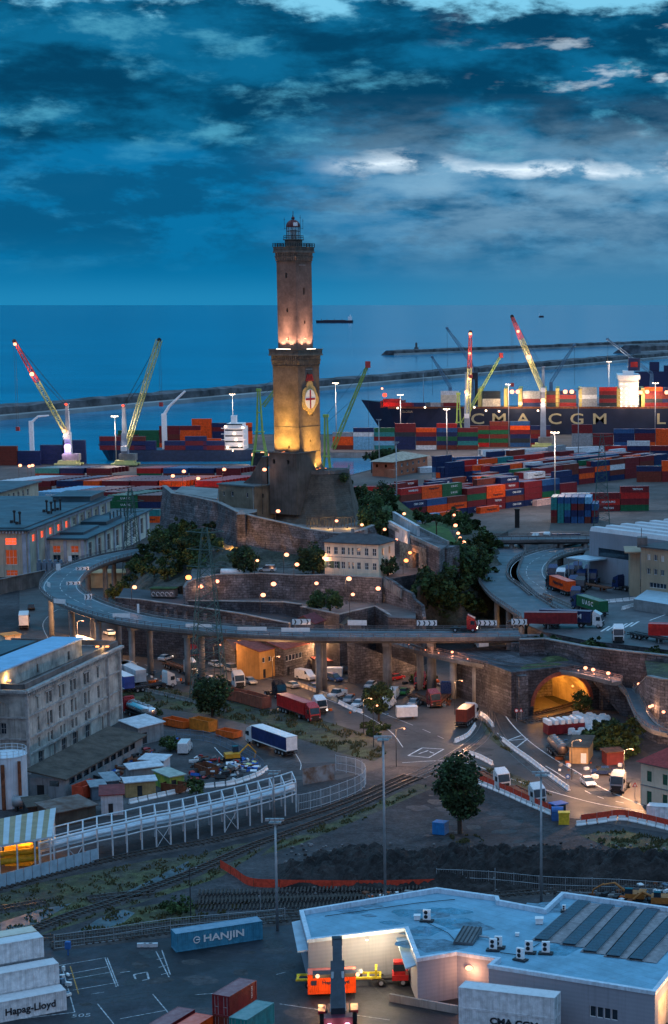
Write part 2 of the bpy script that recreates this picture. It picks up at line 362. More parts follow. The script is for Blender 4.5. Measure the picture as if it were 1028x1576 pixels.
sheet('port_paving',[P(-60,860),P(420,850),P(560,812),P(760,838),P(1060,838),(480,700),(600,1270),P(185,669.5),P(185,690),P(500,695.4),P(596,696),P(602,713),P(578,723),P(531,735),P(378,716),P(-120,716)],3,port_mat)
def breakwater(name,pa,pb,w,h,label,wall_h=4.0):
 a,b=Vector(pa),Vector(pb);d=(b-a).normalized();n=Vector((-d.y,d.x))
 if n.y<0:n=-n
 root=thing(name,label,'breakwater',(0,0,0))
 def prof(lst,nm,mt,jag=0):
  k=max(8,int((b-a).length/18));r=random.Random(3);rings=[]
  for i in range(k+1):
   c=a+(b-a)*i/k
   rings.append([(c.x+n.x*t,c.y+n.y*t,z+r.uniform(-jag,jag))for t,z in lst])
  m=MB();m.loft(rings);return m.build(nm,mt,root)
 prof([(0,-2),(0,h*.32),(w*.35,h*.32),(w*.35,-2)],'quay_strip',mat('breakwater_concrete',(.30,.29,.28),.9,vs=.02,var=.3))
 prof([(w*.35,-2),(w*.35,h*.85),(w*.5,h),(w,h*.9),(w*1.5,-2)],'rubble_bank',mat('breakwater_rubble',(.10,.095,.10),.95,vs=.06,var=.6,bump=1,bs=.4),h*.08)
 return root
A0,A1=P(0,647,0),P(1028,552,0);dd=(A1-A0)
a0=A0-dd*.25;a1=A1+dd*.5
bwi=breakwater('breakwater',(a0 .x,a0 .y),(a1 .x,a1 .y),36,10.5,'long dark stone breakwater crossing behind the cranes on both sides of the tower')
B0,B1=P(613,547,0),P(1028,529.5,0);b1=B1+(B1-B0)*.4
bwo=breakwater('breakwater',(B0 .x,B0 .y),(b1 .x,b1 .y),26,9,'thin outer breakwater farthest out at sea, its tip ending right of the tower')
m=MB();m.cyl((0,0,0),4,5,10);m.cyl((0,0,5),2,6,8);m.ball((0,0,12),2)
pp=P(640,544,0);m.build('beacon',M['concrete_dark'],None,label='small beacon at the tip of the outer breakwater',cat='beacon').location=(pp.x,pp.y+12,6)
C0,C1=P(1000,545,0),P(1060,541,0)
breakwater('breakwater',(C0 .x,C0 .y),(C1 .x+120,C1 .y+40),60,16,'short end of a third mole at the right edge of the picture')
def far_ship(p,L,hgt,label,rz=0,c='hull_rust',flip=1):
 r=thing('cargo_ship',label,'ship',p,rz)
 m=MB();w=L*.14
 base=[(-L/2,0),(-L/2+L*.02,-w/2),(L*.40,-w/2),(L/2,0),(L*.40,w/2),(-L/2+L*.02,w/2)]
 m.prism([(x*.97*flip,y)for x,y in base][::flip],-1,hgt*.55,0,None,[(x*flip,y)for x,y in base][::flip]);m.build('hull',mat('ship_hull_dark',(.03,.018,.03),.6),r)
 m=MB();m.b6(-L*.46*flip if flip>0 else L*.36,-L*.36*flip if flip>0 else L*.46,-w*.4,w*.4,hgt*.55,hgt*1.35)
 m.b6((-L*.42*flip)-2,(-L*.42*flip)+2,-2,2,hgt*1.35,hgt*1.75);m.build('superstructure',M['white'],r)
 m=MB()
 for t in(-.2,0,.2,.35):m.b6(L*t*flip-1,L*t*flip+1,-1,1,hgt*.55,hgt*.9)
 m.b6(-L*.3,L*.3,-w*.3,w*.3,hgt*.55,hgt*.62);m.build('deck_gear',M['rust'],r)
pp=P(515,497,0);far_ship(pp,178,22,'long low tanker far out at sea just right of the tower',0,flip=-1)
pp=P(833,488.5,0);far_ship(pp,34,16,'tiny vessel on the horizon at the right',0)
# ================================================================ GENERIC: trees
LEAFM={}
def crown_mesh(name,rx,ry,rz_,nclump,nleaf,size,seed,base=.35,mt='leaf',lean=0,flat=0):
 r=random.Random(seed);m=MB();cl=[];ax,ay=r.uniform(.85,1.12),r.uniform(.85,1.12)
 for i in range(nclump):
  while True:
   v=Vector((r.uniform(-1,1),r.uniform(-1,1),r.uniform(-1,1)))
   if.35<v.length<1:break
  if flat:v.z=abs(v.z)*.8
  cl.append((Vector((v.x*rx*.86*ax,v.y*ry*.86*ay,v.z*rz_*.88)),r.uniform(.13,.46)*min(rx,rz_)*1.1))
 for i in range(nleaf):
  c,q=cl[r.randrange(nclump)]
  d=Vector((r.gauss(0,1),r.gauss(0,1),r.gauss(0,1))).normalized()
  p=c+d*q*(r.random()**.35)
  a=Vector((r.gauss(0,1),r.gauss(0,1),r.gauss(0,.7))).normalized();b=a.orthogonal().normalized()
  b=(b+a.cross(b)*r.uniform(-1,1)).normalized();s_=size*r.uniform(.5,1.25)
  m.add([p-a*s_,p+b*s_*.7,p+a*s_,p-b*s_*.7+d*s_*.2],[(0,1,2),(0,2,3)],0 if r.random()<.75 else 1)
 return m.mesh(name,[M[mt],M['leaf_dark']if mt!='leaf_dark' else M['leaf']])
def trunk_mesh(h,r0,top,n=5,seed=1,spread=.5):
 r=random.Random(seed);m=MB();m.tube([(0,0,-.3),(r.uniform(-.1,.1),.05,h*.5),(r.uniform(-.2,.2),0,h)],r0,8,0,r0*.55)
 for i in range(n):
  a=2*math.pi*i/n+r.random();q=top*spread
  m.tube([(0,0,h*r.uniform(.6,.98)),(math.cos(a)*q*.5,math.sin(a)*q*.5,h+top*.3),(math.cos(a)*q,math.sin(a)*q,h+top*r.uniform(.5,.9))],r0*.45,5,0,r0*.12)
 return m.mesh('trunk',M['bark'])
def make_tree(name,label,p,h,rx,rz_,seed=1,mt='leaf',nleaf=2600,leafs=.38,trunk=.35,cat='tree',group=None,nclump=34,flat=0):
 r=thing(name,label,cat,p,0,group);zc=h-rz_
 t=link_mesh('trunk',trunk_mesh(max(.5,zc-rz_*.3),trunk,rz_,6,seed),r)
 c=link_mesh('crown',crown_mesh('crown',rx,rx,rz_,nclump,nleaf,leafs,seed,mt=mt,flat=flat),r,(0,0,zc))
 return r
# ================================================================ GENERIC: containers
CC=dict(maroon=(.17,.013,.018),brown=(.15,.028,.018),red=(.48,.018,.016),orange=(.85,.085,.008),navy=(.010,.022,.085),blue=(.02,.085,.22),teal=(.02,.20,.20),green=(.010,.11,.045),white=(.62,.64,.66),grey=(.27,.29,.31),cream=(.62,.55,.42),lightblue=(.16,.40,.58),pink=(.75,.45,.38),sky=(.04,.22,.34),black=(.02,.03,.04))
CM={k:mat('container_'+k,v,.55,0,.22,1.1,dust=tuple(a*.55+b for a,b in zip(v,(.24,.205,.205))),streak=.35)for k,v in CC.items()}
CONT={}
def cont_mesh(colr,L=12.19,H=2.6,hi=False,logo=None):
 key=(colr,L,H,hi)
 if key in CONT:return CONT[key]
 m=MB();W=2.44;n=int(L/(.28 if hi else.61));e=.035 if hi else.05
 def zig(side):
  y=side*W/2;pts=[]
  x=-L/2+.12;st=(L-.24)/(n*4)
  for i in range(n):
   pts+=[(x,0),(x+st,1),(x+2*st,1),(x+3*st,0)];x+=4*st
  pts.append((L/2-.12,0))
  A=[(a,y-side*e*b-side*.03,.12)for a,b in pts];B=[(a,q,H-.1)for a,q,_ in A]
  m.strip(B,A,0)if side<0 else m.strip(A,B,0)
 zig(-1);zig(1)
 m.quad((-L/2,-W/2+.05,H-.03),(L/2,-W/2+.05,H-.03),(L/2,W/2-.05,H-.03),(-L/2,W/2-.05,H-.03))
 m.quad((-L/2+.06,W/2-.1,.1),(-L/2+.06,-W/2+.1,.1),(-L/2+.06,-W/2+.1,H-.1),(-L/2+.06,W/2-.1,H-.1))
 for s in(-1,1):
  m.b6(-L/2,L/2,s*W/2-(0 if s<0 else.08),s*W/2+(.08 if s<0 else 0),.0,.14,0);m.b6(-L/2+.12,L/2-.12,s*W/2-(0 if s<0 else.07),s*W/2+(.07 if s<0 else 0),H-.12,H,0)
  for q in(-1,1):
   m.b6(q*L/2-(.14 if q>0 else 0),q*L/2+(.14 if q<0 else 0),s*W/2-(0 if s<0 else.12),s*W/2+(.12 if s<0 else 0),.141,H+.01,0)
 for q in(-1,1):
  m.b6(q*L/2-(.1 if q>0 else 0),q*L/2+(.1 if q<0 else 0),-W/2+.13,W/2-.13,H-.15,H-.002,0)
  m.b6(q*L/2-(.1 if q>0 else 0),q*L/2+(.1 if q<0 else 0),-W/2+.13,W/2-.13,0,.15,0)
 m.b6(L/2-.09,L/2-.05,-W/2+.13,-.01,.16,H-.16,0);m.b6(L/2-.09,L/2-.05,.01,W/2-.13,.16,H-.16,0)
 if hi:
  for y in(-.85,-.4,.4,.85):m.b6(L/2-.05,L/2-.01,y-.025,y+.025,.1,H-.1,1)
  m.b6(L/2-.05,L/2-.01,-.9,-.35,1.1,1.16,1);m.b6(L/2-.05,L/2-.01,.35,.9,1.1,1.16,1)
 me=m.mesh('container',[CM[colr],M['steel']]);CONT[key]=me;return me
QUEUE=[]
def container(p,rz,colr,L=12.19,label=None,group=None,H=2.6,hi=False):
 QUEUE.append((scale_at(p)*(1.6 if hi else 1),Vector(p),rz,colr,L,label,group,H,hi))
def near_container(p,rz,colr,L=12.19,label=None,group=None,H=2.6,hi=True):
 return link_mesh('shipping_container',cont_mesh(colr,L,H,hi),None,p,rz,label=label,cat='container',**({'group':group}if group else{}))
NEARN=[0]
def flush_containers(limit):
 Q_=sorted(QUEUE,key=lambda q:-q[0]);m=MB();keys=list(CC)
 LG=dict(orange=('Hapag-Lloyd',0),navy=('CMA CGM',1),green=('U A S C',1),maroon=('TRITON',1),red=('HAMBURG',1),blue=('MAERSK',1),white=('Hapag-Lloyd',0),lightblue=('MAERSK',1))
 rl=random.Random(31);lm=(mat('letters_dark',(.02,.022,.03),.6),mat('letters_white',(.66,.68,.7),.6,vs=3,var=.15))
 for s_,p,rz,colr,L,label,group,H,hi in Q_[:limit]:
  o=link_mesh('shipping_container',cont_mesh(colr,L,H,hi),None,p,rz,label=label,cat='container',**({'group':group}if group else{}))
  if colr in LG and rl.random()<.6 and L>7 and abs(rz)<1.4:t,k=LG[colr];text_obj('lettering',t,1.1,lm[k],o,(1.2,-1.272,1.35),(R(90),0,0),.004,1.1,.03)
 for s_,p,rz,colr,L,label,group,H,hi in Q_[limit:]:
  me=cont_mesh(colr,L,H,False);q=Matrix.Rotation(rz,3,'Z');k=keys.index(colr)
  m.add([q@v.co+p for v in me.vertices],[tuple(f.vertices)for f in me.polygons],k)
 if m.f:tag(m.build('container_stacks',[CM[k]for k in keys]),'far container stacks on the piers and ships, too many to count','containers',kind='stuff')
ORD=['first','second','third','fourth','fifth','sixth','seventh','eighth','ninth','tenth','eleventh','twelfth','thirteenth','fourteenth','fifteenth','sixteenth','seventeenth','eighteenth','nineteenth','twentieth']
def cname(c):
 return{'lightblue':'pale blue','navy':'dark blue','sky':'blue'}.get(c,c)
def side_text(p,rz,L,s,size,m,dx=0,dz=1.3,sx=1.0,side=-1,bold=0.0,parent=None,W=2.44):
 a=Vector((dx,side*(W/2+.012),dz));q=Matrix.Rotation(rz,3,'Z')@a
 rot=(R(90),0,rz if side<0 else rz+math.pi)
 if parent is not None:return text_obj('lettering',s,size,m,parent,a,(R(90),0,0 if side<0 else math.pi),.004,sx,bold)
# ================================================================ THE HILL: terraces, walls, rock
def XY(p):return(p[0],p[1])
def linear(a,b,t):return a+(b-a)*t
def retaining(name,top,zb,label,mt,batter=.12,th=.7,cat='stone wall',coping=True,jag=0.0,seg=4.0,seed=1):
 r=random.Random(seed);T=[];Zb=[]
 for i in range(len(top)-1):
  a,b=Vector(top[i]),Vector(top[i+1]);n=max(1,int((b-a).length/seg))
  za=zb[i]if isinstance(zb,(list,tuple))else zb;zc=zb[i+1]if isinstance(zb,(list,tuple))else zb
  for k in range(n):T.append(a+(b-a)*k/n);Zb.append(linear(za,zc,k/n))
 T.append(Vector(top[-1]));Zb.append(zb[-1]if isinstance(zb,(list,tuple))else zb)
 m=MB();rows=[]
 for i,t in enumerate(T):
  d=(T[min(i+1,len(T)-1)]-T[max(i-1,0)]);d.z=0;d.normalize();n=Vector((d.y,-d.x,0))
  H=t.z-Zb[i];ring=[t-n*th]
  ring.append(t+Vector((0,0,0)))
  for q in(.25,.5,.75,1.0):
   ring.append(Vector((t.x,t.y,t.z-H*q))+n*(batter*H*q+r.uniform(-jag,jag)))
  ring.append(Vector((t.x,t.y,Zb[i]-.5))-n*th)
  rows.append(ring)
 m.loft(rows)
 root=m.build('masonry',mt)if not coping else None
 if not coping:root.name=name;return tag(root,label,cat)
 root=thing(name,label,cat)
 o=m.build('masonry',mt,root)
 c=MB();rr=[]
 for i,t in enumerate(T):
  d=(T[min(i+1,len(T)-1)]-T[max(i-1,0)]);d.z=0;d.normalize();n=Vector((d.y,-d.x,0))
  rr.append([t+n*.12+Vector((0,0,.003)),t+n*.12+Vector((0,0,.22)),t-n*(th+.1)+Vector((0,0,.22)),t-n*(th+.1)+Vector((0,0,.003))])
 c.loft(rr);c.build('coping',mat('coping_stone',(.22,.215,.21),.85,vs=.5,var=.3),root)
 return root
def slope(name,low,up,nu=40,nv=14,amp=1.5,seed=2,mt=None,kind='structure',bulge=0):
 from mathutils import noise as NZ
 def samp(pl,t):
  L=[0]
  for i in range(len(pl)-1):L.append(L[-1]+(Vector(pl[i+1])-Vector(pl[i])).length)
  s=t*L[-1]
  for i in range(len(pl)-1):
   if s<=L[i+1]or i==len(pl)-2:
    q=(s-L[i])/max(1e-6,L[i+1]-L[i]);return Vector(pl[i]).lerp(Vector(pl[i+1]),q)
 m=MB()
 for j in range(nv+1):
  for i in range(nu+1):
   p=samp(low,i/nu).lerp(samp(up,i/nu),j/nv)
   e=math.sin(math.pi*j/nv)**.5 if 0<j<nv else 0
   q=NZ.fractal(p*.13+Vector((seed,0,0)),1.0,2.0,5)
   m.v.append((p.x+q*amp*.6*e,p.y+q*amp*.5*e-bulge*e,p.z+q*amp*e+bulge*e))
 for j in range(nv):
  for i in range(nu):
   a=j*(nu+1)+i;m.f.append((a,a+1,a+nu+2,a+nu+1));m.m.append(0)
 return tag(m.build(name,mt or M['rock']),kind=kind)
def poly_ccw(pts):
 A=sum(pts[i][0]*pts[(i+1)%len(pts)][1]-pts[(i+1)%len(pts)][0]*pts[i][1]for i in range(len(pts)))
 return pts if A>0 else pts[::-1]
def block(name,pts,z0,z1,m,mtop=None,kind='structure'):
 mb=MB();mb.prism(poly_ccw([XY(p)for p in pts]),z0,z1,0,1 if mtop else 0)
 return tag(mb.build(name,[m,mtop]if mtop else m),kind=kind)
Z1,Z2=16.0,21.3
block('hill_terrain',[P(292,897,19),P(330,889,20),P(400,887,20),P(500,890,20),P(586,894,20),P(690,886,19.5),P(705,850,19.5),(-18,600),(-120,620),P(262,770,22)],2,19.0,M['rock'])
block('terrace',[P(292,894,Z2),P(330,888,Z2),P(400,886,Z2),P(455,889,Z2),P(500,889,Z2),P(588,893,Z2),P(650,882,Z2),P(640,850,Z2),P(340,850,Z2),P(300,850,Z2)],17,Z2,M['stone_dark'],mat('terrace_paving',(.08,.075,.073),.85,vs=.2,var=.3,fine=.3))
block('court',[P(285,929,Z1+.2),P(437,932,Z1+.2),P(462,936,Z1+.2),P(522,949,Z1+.2),P(577,936,Z1+.2),P(598,950,Z1),P(640,965,Z1-2),P(640,900,16),P(285,905,16)],3,Z1,M['stone_dark'],mat('court_paving',(.085,.08,.082),.85,vs=.15,var=.35))
fr=[P(178,926,16.2),P(215,929,16),P(250,934,15.6),P(310,942,15),P(370,951,14.3),P(445,966,13)]
bk=[P(190,905,16.4),P(225,908,16.2),P(290,916,15.9),P(345,926,15.5),P(400,934,15),P(470,944,14)]
mb=MB();mb.strip(fr,bk);tag(mb.build('terrace_road',M['asphalt']),kind='structure')
niche_top=[p+Vector((0,-.4,1.0))for p in fr]
wl=retaining('retaining_wall',niche_top,3,'long retaining wall with blind arches below the terrace road, just behind the viaduct',M['stone_dark'],.04)
mp_=MB()
for i in range(len(niche_top)-1):
 a,b=niche_top[i],niche_top[i+1];n=max(1,int((b-a).length/2.6))
 for k in range(n):
  c=a+(b-a)*(k+.5)/n;d=(b-a).normalized();ang=math.atan2(d.y,d.x)
  mp_.box((c.x+d.y*.45,c.y-d.x*.45,c.z-3.4),(.8,.5,4.6),ang)
mp_.build('pier_relief',M['stone'],wl)
cw=[P(285,925,17.1),P(437,927.5,17.1),P(462,931,17.1)]
retaining('parapet_wall',[p for p in cw],[15.5,14,13],'low wall with pale coping between the terrace road and the court',M['stone_dark'],.03)
cw2=[P(462,934,17.0),P(522,946.5,17.0),P(577,934,17.0),P(600,948,16),P(648,976,11)]
retaining('court_wall',cw2,3,'angular stone wall of the little court, its corner pointing at the viaduct',M['stone_dark'],.03)
w2=[P(284,905,20.4),P(289,897,21.6),P(300,892,22.2),P(330,885.5,22.2),P(400,883,22.2),P(455,886,22.2),P(500,885.5,22.2),P(588,890,22.2)]
retaining('terrace_wall',w2,[16,16,16,16,16,16,16,16],'long curved stone wall carrying the terrace of the cream house',M['stone'],.08)
w4=[P(590,887,22.5),P(606,896,21.8),P(620,907,20.6),P(632,913,20.4),P(636,922,19.2),P(648,932,18),P(650,950,15.5)]
wr=retaining('ruined_wall',w4,[16,15,13.5,12.5,12,11,10],'ruined wall with a row of blind slots above the lit stairs',M['stone'],.02,.9,coping=False,jag=.2)
wr.name='ruined_wall'
mb=MB()
for i in range(11):
 t=(i+.5)/11;a=Vector(w4[0]).lerp(Vector(w4[2]),t);d=(w4[2]-w4[0]).normalized()
 mb.box((a.x+d.y*.25,a.y-d.x*.25,a.z-1.3),(.55,.4,2.2),math.atan2(d.y,d.x))
mb.build('slot_piers',M['concrete'],wr)
sa,sb=P(570,926,16.2),P(655,972,9.5)
mb=MB();n=40;d=(sb-sa);dn=Vector((d.x,d.y,0)).normalized();nn=Vector((dn.y,-dn.x,0))
for i in range(n):
 c=sa+d*(i+.5)/n;mb.box((c.x,c.y,c.z-2),(d.length/n*1.02,3.4,4),math.atan2(dn.y,dn.x))
mb.build('stairs',M['concrete_dark'],None,label='long flight of stairs with small lights going down beside the ruined wall',cat='stairs')
fort=[P(250,748,34),P(264,760,34),P(285,763,34),P(305,767,34),P(335,774,33.5),P(365,789,32.5),P(395,797,31.5),P(432,805,30.5),P(477,816,29.5),P(512,821,29),P(535,822,28.6),P(557,817,28.5),P(584,806,28.5)]
retaining('fort_wall',fort,[10,10,12,14,18,19,19,19,19,19,19,19,19],'high rough stone wall winding round the foot of the fort and its bastion',M['stone'],.14,1.2,jag=.8,seed=4,seg=2.5)
block('fort_platform',[p+Vector((0,.8,0))for p in fort[6:]]+[(-70,600),(-110,600),PD(395,790,560)],18,27.6,M['stone_dark'],M['concrete_dark'])
block('fort_terrace',[p+Vector((.3,.9,0))for p in fort[:6]]+[PD(395,790,540),PD(400,790,590),PD(255,745,600)],10,31.6,M['stone_dark'],M['concrete'])
block('terrace_slab',[P(268,757,33.4),P(334,768,33.4),P(336,752,33.4),P(280,748,33.4)],31.6,33.4,M['concrete'],mat('pale_slab',(.22,.21,.20),.8,vs=.2))
slope('cliff',[P(160,950,4),P(182,930,10),P(205,916,14),P(240,908,16),P(290,900,17),P(330,882,21.5),P(372,872,21.6)],[P(215,848,14),P(232,838,18),P(258,812,24),P(290,818,24.5),P(325,828,25),P(350,838,25),P(385,850,24)],60,22,3.2,2)
slope('cliff',[P(395,872,21.4),P(440,874,21.4),P(480,872,21.4),P(500,868,21.4)],[P(380,840,26),P(430,850,24.5),P(480,858,23.5),P(500,860,23)],30,10,1.6,5)
slope('cliff',[P(640,990,3),P(665,985,4),P(700,985,4),P(735,985,4),P(772,975,4),P(800,955,3)],[P(640,905,20),P(662,890,20.5),P(692,872,21),P(722,848,22),P(748,838,20),P(765,845,17)],44,26,3.5,8)
slope('hillside',[P(560,822,27),P(600,812,27),P(640,822,24)],[P(555,752,24),P(600,762,14),P(640,790,8)],24,16,2,11,mt=M['grass'])
slope('hillside',[P(692,872,20.8),P(722,850,21.8),P(748,840,19.8),P(765,846,16.8)],[P(640,808,20),P(690,798,14),P(730,808,6),P(760,830,4)],24,16,1.2,13,mt=M['grass'])
block('lawn',[P(640,815,25.5),P(668,806,25.5),P(690,810,25.5),P(704,834,25.5),P(700,848,25.5),P(686,850,25.5),P(684,840,25.5)],20.5,25.0,M['stone_dark'],mat('lawn_grass',(.045,.095,.018),.9,vs=.5,var=.35,bump=.4,bs=8))
r_=thing('outwork','stone outwork with a broad wall walk and arched gates behind the cream house','fortification',(0,0,0))
a0_,a1_,a2_,a3_=P(598,812,28),P(676,848,28),P(690,838,28),P(612,799,28)
mb=MB();mb.prism(poly_ccw([XY(p)for p in(a0_,a1_,a2_,a3_)]),19,28);mb.build('rampart',M['stone'],r_)
mb=MB()
for q0,q1 in((a0_,a1_),(a3_,a2_)):
 d=(q1-q0);c=(q0+q1)/2;mb.box((c.x,c.y,28.45),(d.length,.5,.9),math.atan2(d.y,d.x))
mb.build('parapet',mat('coping_stone',(.22,.215,.21)),r_)
b0,b1=P(655,884,20.5),P(688,886.2,20.5)
mb=MB();d=b1-b0;L_=d.length;mb.wall(b0,b1,17,27.6,[(L_*.35,L_*.55,20.5,23)],0,.8)
n_=Vector((-d.y,d.x,0)).normalized()*7;mb.wall(b1,b1+n_,17,27.6);mb.wall(b0+n_,b0,17,27.6);mb.poly([b0+Vector((0,0,7.1)),b1+Vector((0,0,7.1)),b1+n_+Vector((0,0,7.1)),b0+n_+Vector((0,0,7.1))]);mb.build('gate_block',M['stone'],r_)
c0,c1=P(613,874,21),P(655,884,21)
mb=MB();L_=(c1-c0).length;mb.wall(c0+Vector((0,5,0)),c1+Vector((0,3,0)),19,27.4,[(L_*.55,L_*.8,21,25.5)],0,1.0);mb.build('arched_wall',M['stone_lit'],r_)  # stone tinted paler and warmer here, lamplight put into its colour
for i,(q0,q1)in enumerate(((P(606,789,30.5),P(644,811,30.5)),(P(600,803,29.5),P(629,819,29.5)))):
 d=q1-q0;c=(q0+q1)/2;mb=MB();mb.box((0,0,0),(d.length,.6,3.6));mb.box((0,0,1.95),(d.length+.2,.9,.28))
 mb.build('white_parapet',mat('whitewashed_wall',(.50,.51,.53),.8,vs=.4,streak=.4),None,label=('longer','shorter')[i]+' of the two whitewashed walls on the rampart right of the bastion',cat='wall').location=(c.x,c.y,q0 .z-1.8)
 bpy.data.objects[-1]if False else None
 o=[x for x in bpy.data.objects if x.name.startswith('white_parapet')][-1];o.rotation_euler=(0,0,math.atan2(d.y,d.x))
# ================================================================ BASTION, KEEP, GUARD HOUSE
bast=mat('bastion_plaster',(.085,.072,.06),.9,vs=.18,var=.35,bump=.4,bs=2,band=.3,bandz=.55,fine=.3)
base=[PD(385,795,552),P(412,799,28),P(440,803,28),P(475,808.5,27.6),P(500,810,27.6),P(522,810,27.6),P(550,803,27.6),PD(560,790,578),PD(400,780,585)]
topp=[PD(425,757,557),PD(432,757,555.5),PD(445,727,555),PD(462,727,553),PD(490,728,551.5),PD(512,729,552.5),PD(536,729,557),PD(537,727,574),PD(430,727,578)]
rings=[]
for k in range(8):
 t=k/7;q=t**.62;rings.append([(linear(a.x,b.x,q),linear(a.y,b.y,q),linear(27,41.2,t))for a,b in zip(base,topp)])
r_=thing('bastion','dark sloping bastion at the foot of the lighthouse','bastion',(0,0,0))
mb=MB();mb.loft(rings,0,True,True);mb.build('scarp',bast,r_)
mb=MB()
for i in range(2,7):
 a,b=topp[i],topp[i+1];d=b-a;c=(a+b)/2;mb.box((c.x,c.y,41.75),(math.hypot(d.x,d.y)+.3,.5,1.1),math.atan2(d.y,d.x))
mb.build('parapet',M['concrete_dark'],r_)
mb=MB()
for i in range(15):
 a=P(473,811,27.6).lerp(P(546,810,27.6),i/14);mb.b6(a.x-.12,a.x+.12,a.y-.12,a.y+.12,27.6,30.1)
a,b=P(473,811,27.6),P(546,810,27.6);d=b-a;c=(a+b)/2
mb.box((c.x,c.y,30.2),(d.length,.3,.2),math.atan2(d.y,d.x));mb.box((c.x,c.y,28.6),(d.length,.06,.06),math.atan2(d.y,d.x))
tag(mb.build('railing',M['dark_steel']),'dark post railing along the lit foot of the bastion','railing')
tw=mat('keep_plaster',(.085,.078,.072),.9,vs=.25,var=.3,bump=.4,bs=2,streak=.5)
r_=thing('keep','dark square keep standing against the left side of the lighthouse','keep',(0,0,0))
k0,k1=PD(415,760,551),PD(457,760,546);d=(k1-k0);L_=math.hypot(d.x,d.y)
mb=MB();nrm=Vector((-d.y,d.x,0)).normalized()*9;zt=47.6
mb.wall(k0,k1,30,zt,[(1.4,2.2,44.5,45.7),(6.6,7.4,44.5,45.7)],0,.6);mb.wall(k1,k1+nrm,30,zt);mb.wall(k1+nrm,k0+nrm,30,zt);mb.wall(k0+nrm,k0,30,zt,[(3,3.7,44,45.2)],0,.6)
mb.poly([Vector((p.x,p.y,zt-.8))for p in(k0,k1,k1+nrm,k0+nrm)])
mb.build('walls',tw,r_)
mb=MB()
for p,q in((k0,k1),(k1,k1+nrm),(k0+nrm,k0)):
 dd_=q-p;c=(p+q)/2;mb.box((c.x,c.y,zt+.12),(math.hypot(dd_.x,dd_.y)+.2,.7,.24),math.atan2(dd_.y,dd_.x))
mb.build('coping',M['concrete_dark'],r_)
q0,q1=PD(375,740,556),PD(411,740,552);mb=MB()
pr=[(0,30),(0,38.5),(2,40.2),(5.5,46.2),(7,46.2),(7,30)];dx,dy=(q1 .x-q0 .x)/7,(q1 .y-q0 .y)/7
vs=[(q0 .x+dx*a,q0 .y+dy*a,z)for a,z in pr]+[(q0 .x+dx*a-.2,q0 .y+dy*a+4,z)for a,z in pr];n=len(pr)
mb.add(vs,[tuple(range(n))[::-1],tuple(range(n,2*n))]+[(i,(i+1)%n,(i+1)%n+n,i+n)for i in range(n)])
mb.build('stair_buttress',tw,r_)
gt=mat('guard_house_plaster',(.16,.135,.10),.9,vs=.3,var=.3,streak=.5,bump=.3)
g0,g1=PD(337,780,556),PD(392,793,547);d=g1-g0;L_=math.hypot(d.x,d.y);nrm=Vector((-d.y,d.x,0)).normalized()*9;zt=37.9
r_=thing('guard_house','flat roofed guard house on the fort terrace left of the keep','building',(0,0,0))
mb=MB();ops=[(L_*.12,L_*.17,34.8,36),(L_*.35,L_*.42,34.8,36.2),(L_*.77,L_*.83,34.8,36.2),(L_*.10,L_*.18,31.2,32.8)]
mb.wall(g0,g1,28,zt,ops,0,.35);mb.wall(g1,g1+nrm,28,zt,[(3,3.8,34.6,35.8)]);mb.wall(g1+nrm,g0+nrm,28,zt);mb.wall(g0+nrm,g0,28,zt);mb.build('walls',gt,r_)
mb=MB();o_=.35;dn=Vector((d.x,d.y,0)).normalized();nn=nrm.normalized()
mb.prism(poly_ccw([XY(p)for p in(g0-dn*o_-nn*o_,g1+dn*o_-nn*o_,g1+nrm+dn*o_+nn*o_,g0+nrm-dn*o_+nn*o_)]),zt,zt+.4);mb.build('roof',mat('lead_roof',(.09,.12,.13),.6,vs=.4,var=.3),r_)
PANE=glass();FRAME=M['white']
def window(parent,p0,p1,u0,u1,z0,z1,depth=.3,fm=None,pm=None,bars=1,name='window',tr=.5):
 p0=Vector((p0[0],p0[1],0));p1=Vector((p1[0],p1[1],0));d=(p1-p0).normalized();n=Vector((d.y,-d.x,0))
 W,H=u1-u0,z1-z0;key=('win',round(W,2),round(H,2),(fm or FRAME).name,bars,tr)
 if key not in CONT:
  m=MB();t=.07
  m.b6(-W/2,-W/2+t,-.05,.05,0,H);m.b6(W/2-t,W/2,-.05,.05,0,H);m.b6(-W/2+t,W/2-t,-.05,.05,0,t);m.b6(-W/2+t,W/2-t,-.05,.05,H-t,H)
  for i in range(bars):x=-W/2+W*(i+1)/(bars+1);m.b6(x-t/2,x+t/2,-.045,.045,t,H-t)
  if tr:m.b6(-W/2+t,W/2-t,-.04,.04,H*tr-t/2,H*tr+t/2)
  CONT[key]=m.mesh(name,fm or FRAME)
 kp=('pane',round(W,2),round(H,2),(pm or PANE).name)
 if kp not in CONT:
  m=MB();m.b6(-W/2+.02,W/2-.02,.0,.03,.02,H-.02);CONT[kp]=m.mesh('pane',pm or PANE)
 c=p0+d*(u0+u1)/2-n*(depth-.07)+Vector((0,0,z0));rz=math.atan2(d.y,d.x)
 loc=c-Vector(parent.location)if parent.location.length>0 else c
 f=link_mesh(name,CONT[key],parent,loc,rz);link_mesh('pane',CONT[kp],f);return f
for o in ops[:3]:window(r_,g0,g1,o[0],o[1],o[2],o[3],.35,bars=0,tr=0)
mb=MB();a=g0 .lerp(g1,.97);mb.tube([(a.x,a.y-.15,37.8),(a.x,a.y-.15,28)],.09,6);mb.build('drainpipe',M['steel'],r_)
r_=thing('turret','small square turret with a pyramid cap on the fort wall, beside the orange glow','turret',PD(373,832,527))
mb=MB();mb.b6(-1.1,1.1,-1.1,1.1,-4,7.4);mb.build('shaft',M['stone'],r_)
